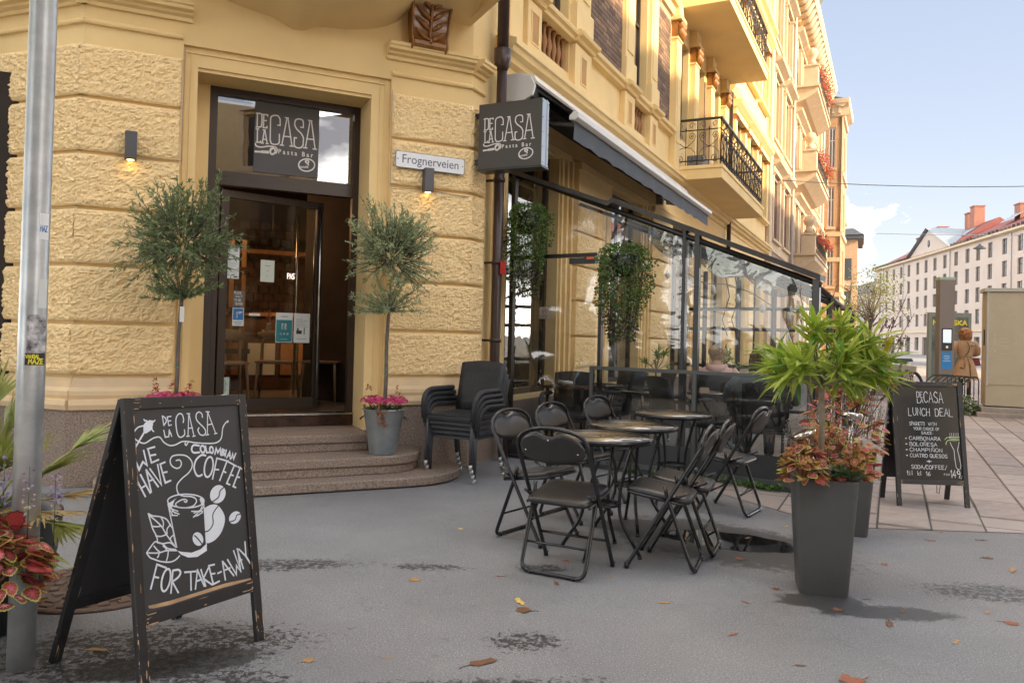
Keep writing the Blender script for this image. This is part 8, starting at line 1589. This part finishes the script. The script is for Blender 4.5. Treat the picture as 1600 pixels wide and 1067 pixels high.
def seated(loc, rz, label, topm, hairm, hlen, hn, hood_=False, wide=1.0, hs=1.0):
    o = thing('person', label, 'person', loc, rz); w_ = wide
    V = [(0, .02, .50, .13), (0, .0, .68, (.14, .11)), (0, .02, .84, (.16, .11)), (0, .03, .97, .07), (0, .05, 1.04, .05), (0, .08, 1.11, .082 * hs), (0, .08, 1.19, .072 * hs), (-.18 * w_, .03, .92, .06), (-.27 * w_, .08, .70, .048), (-.18, .32, .72, .036), (.18 * w_, .03, .92, .06), (.27 * w_, .08, .70, .048), (.18, .32, .72, .036), (-.10, .1, .50, .09), (-.12, .45, .50, .065), (-.12, .46, .12, .045), (-.12, .58, .04, .035), (.10, .1, .50, .09), (.12, .45, .50, .065), (.12, .46, .12, .045), (.12, .58, .04, .035)]
    Ed = [(0, 1), (1, 2), (2, 3), (3, 4), (4, 5), (5, 6), (2, 7), (7, 8), (8, 9), (2, 10), (10, 11), (11, 12), (0, 13), (13, 14), (14, 15), (15, 16), (0, 17), (17, 18), (18, 19), (19, 20)]
    man(o, V, Ed, skin)
    g = M(); n = 26; vs = []; pr_ = [(1.01, .07, .06, .04), (.985, .12, .09, .035), (.94, .21 * w_, .12, .03), (.86, .235 * w_, .145, .02), (.72, .215 * w_, .15, .0), (.58, .205 * w_, .16, .0), (.48, .20 * w_, .165, .0)]
    for z, a, b, y0 in pr_:
        for i in range(n): t = 2 * PI * i / n; vs.append((a * (1 + .02 * math.sin(t * 5 + z * 20)) * math.cos(t), y0 + b * math.sin(t) * (1 + .02 * math.sin(z * 40)), z))
    g.add(vs, [(r_ * n + i, r_ * n + (i + 1) % n, (r_ + 1) * n + (i + 1) % n, (r_ + 1) * n + i) for r_ in range(len(pr_) - 1) for i in range(n)], True)
    for s in (-1, 1): g.tube([(s * .18 * w_, .03, .93), (s * .26 * w_, .05, .82), (s * .29 * w_, .10, .70), (s * .24, .22, .69), (s * .19, .33, .73)], [.065, .068, .06, .052, .042], 10)
    if hood_: g.tube([(-.11, .06, .99), (-.08, -.05, .96), (0, -.10, .94), (.08, -.05, .96), (.11, .06, .99)], [.03, .045, .055, .045, .03], 8)
    tp_ = ob('jumper', g, topm, o); g = M()
    for s in (-1, 1): g.tube([(s * .10, .05, .50), (s * .12, .44, .51), (s * .12, .47, .3), (s * .12, .46, .10)], [.10, .08, .065, .05], 8)
    ob('trousers', g, mt('dark_jeans', (.03, .04, .06), .8), o)
    for s in (-1, 1): g = M(); g.tube([(s * .12, .42, .04), (s * .12, .5, .06), (s * .12, .64, .035)], [.04, .05, .03], 8); ob('shoe', g, black_m, o); g = M(); hand(g, Vector((s * .185, .34, .735)), Vector((-s * .4, 1, 0)), 1, -s); ob('hand', g, skin, o)
    hair_mesh('hair', (0, .075, 1.135), .098 * hs, .108 * hs, .12, hairm, o, int(hlen * 100) + 3, hlen, hn, wave=.006, w_=.008); face_(o, (0, .085, 1.135), (0, 1, 0), .095); return o
seated((2.60, 9.98, 0), R_(-22), 'blond person in a pale pink hooded top seated inside the terrace', mt('pale_pink_cotton', (.55, .35, .32), .85, var=.08, vs=6, bump=.3, bs=20), mt('blond_hair', (.46, .31, .16), .55, var=.4, vs=70), .0, 300, True, 1.05)
seated((2.58, 8.10, 0), R_(-14), 'person with long brown hair in a blue-grey ribbed jumper seated inside the terrace', mt('grey_blue_wool', (.20, .24, .27), .9, var=.1, vs=8, bump=.5, bs=90), mt('brown_hair', (.16, .085, .045), .5, var=.5, vs=70), .24, 420, False, 1.15, 1.08)
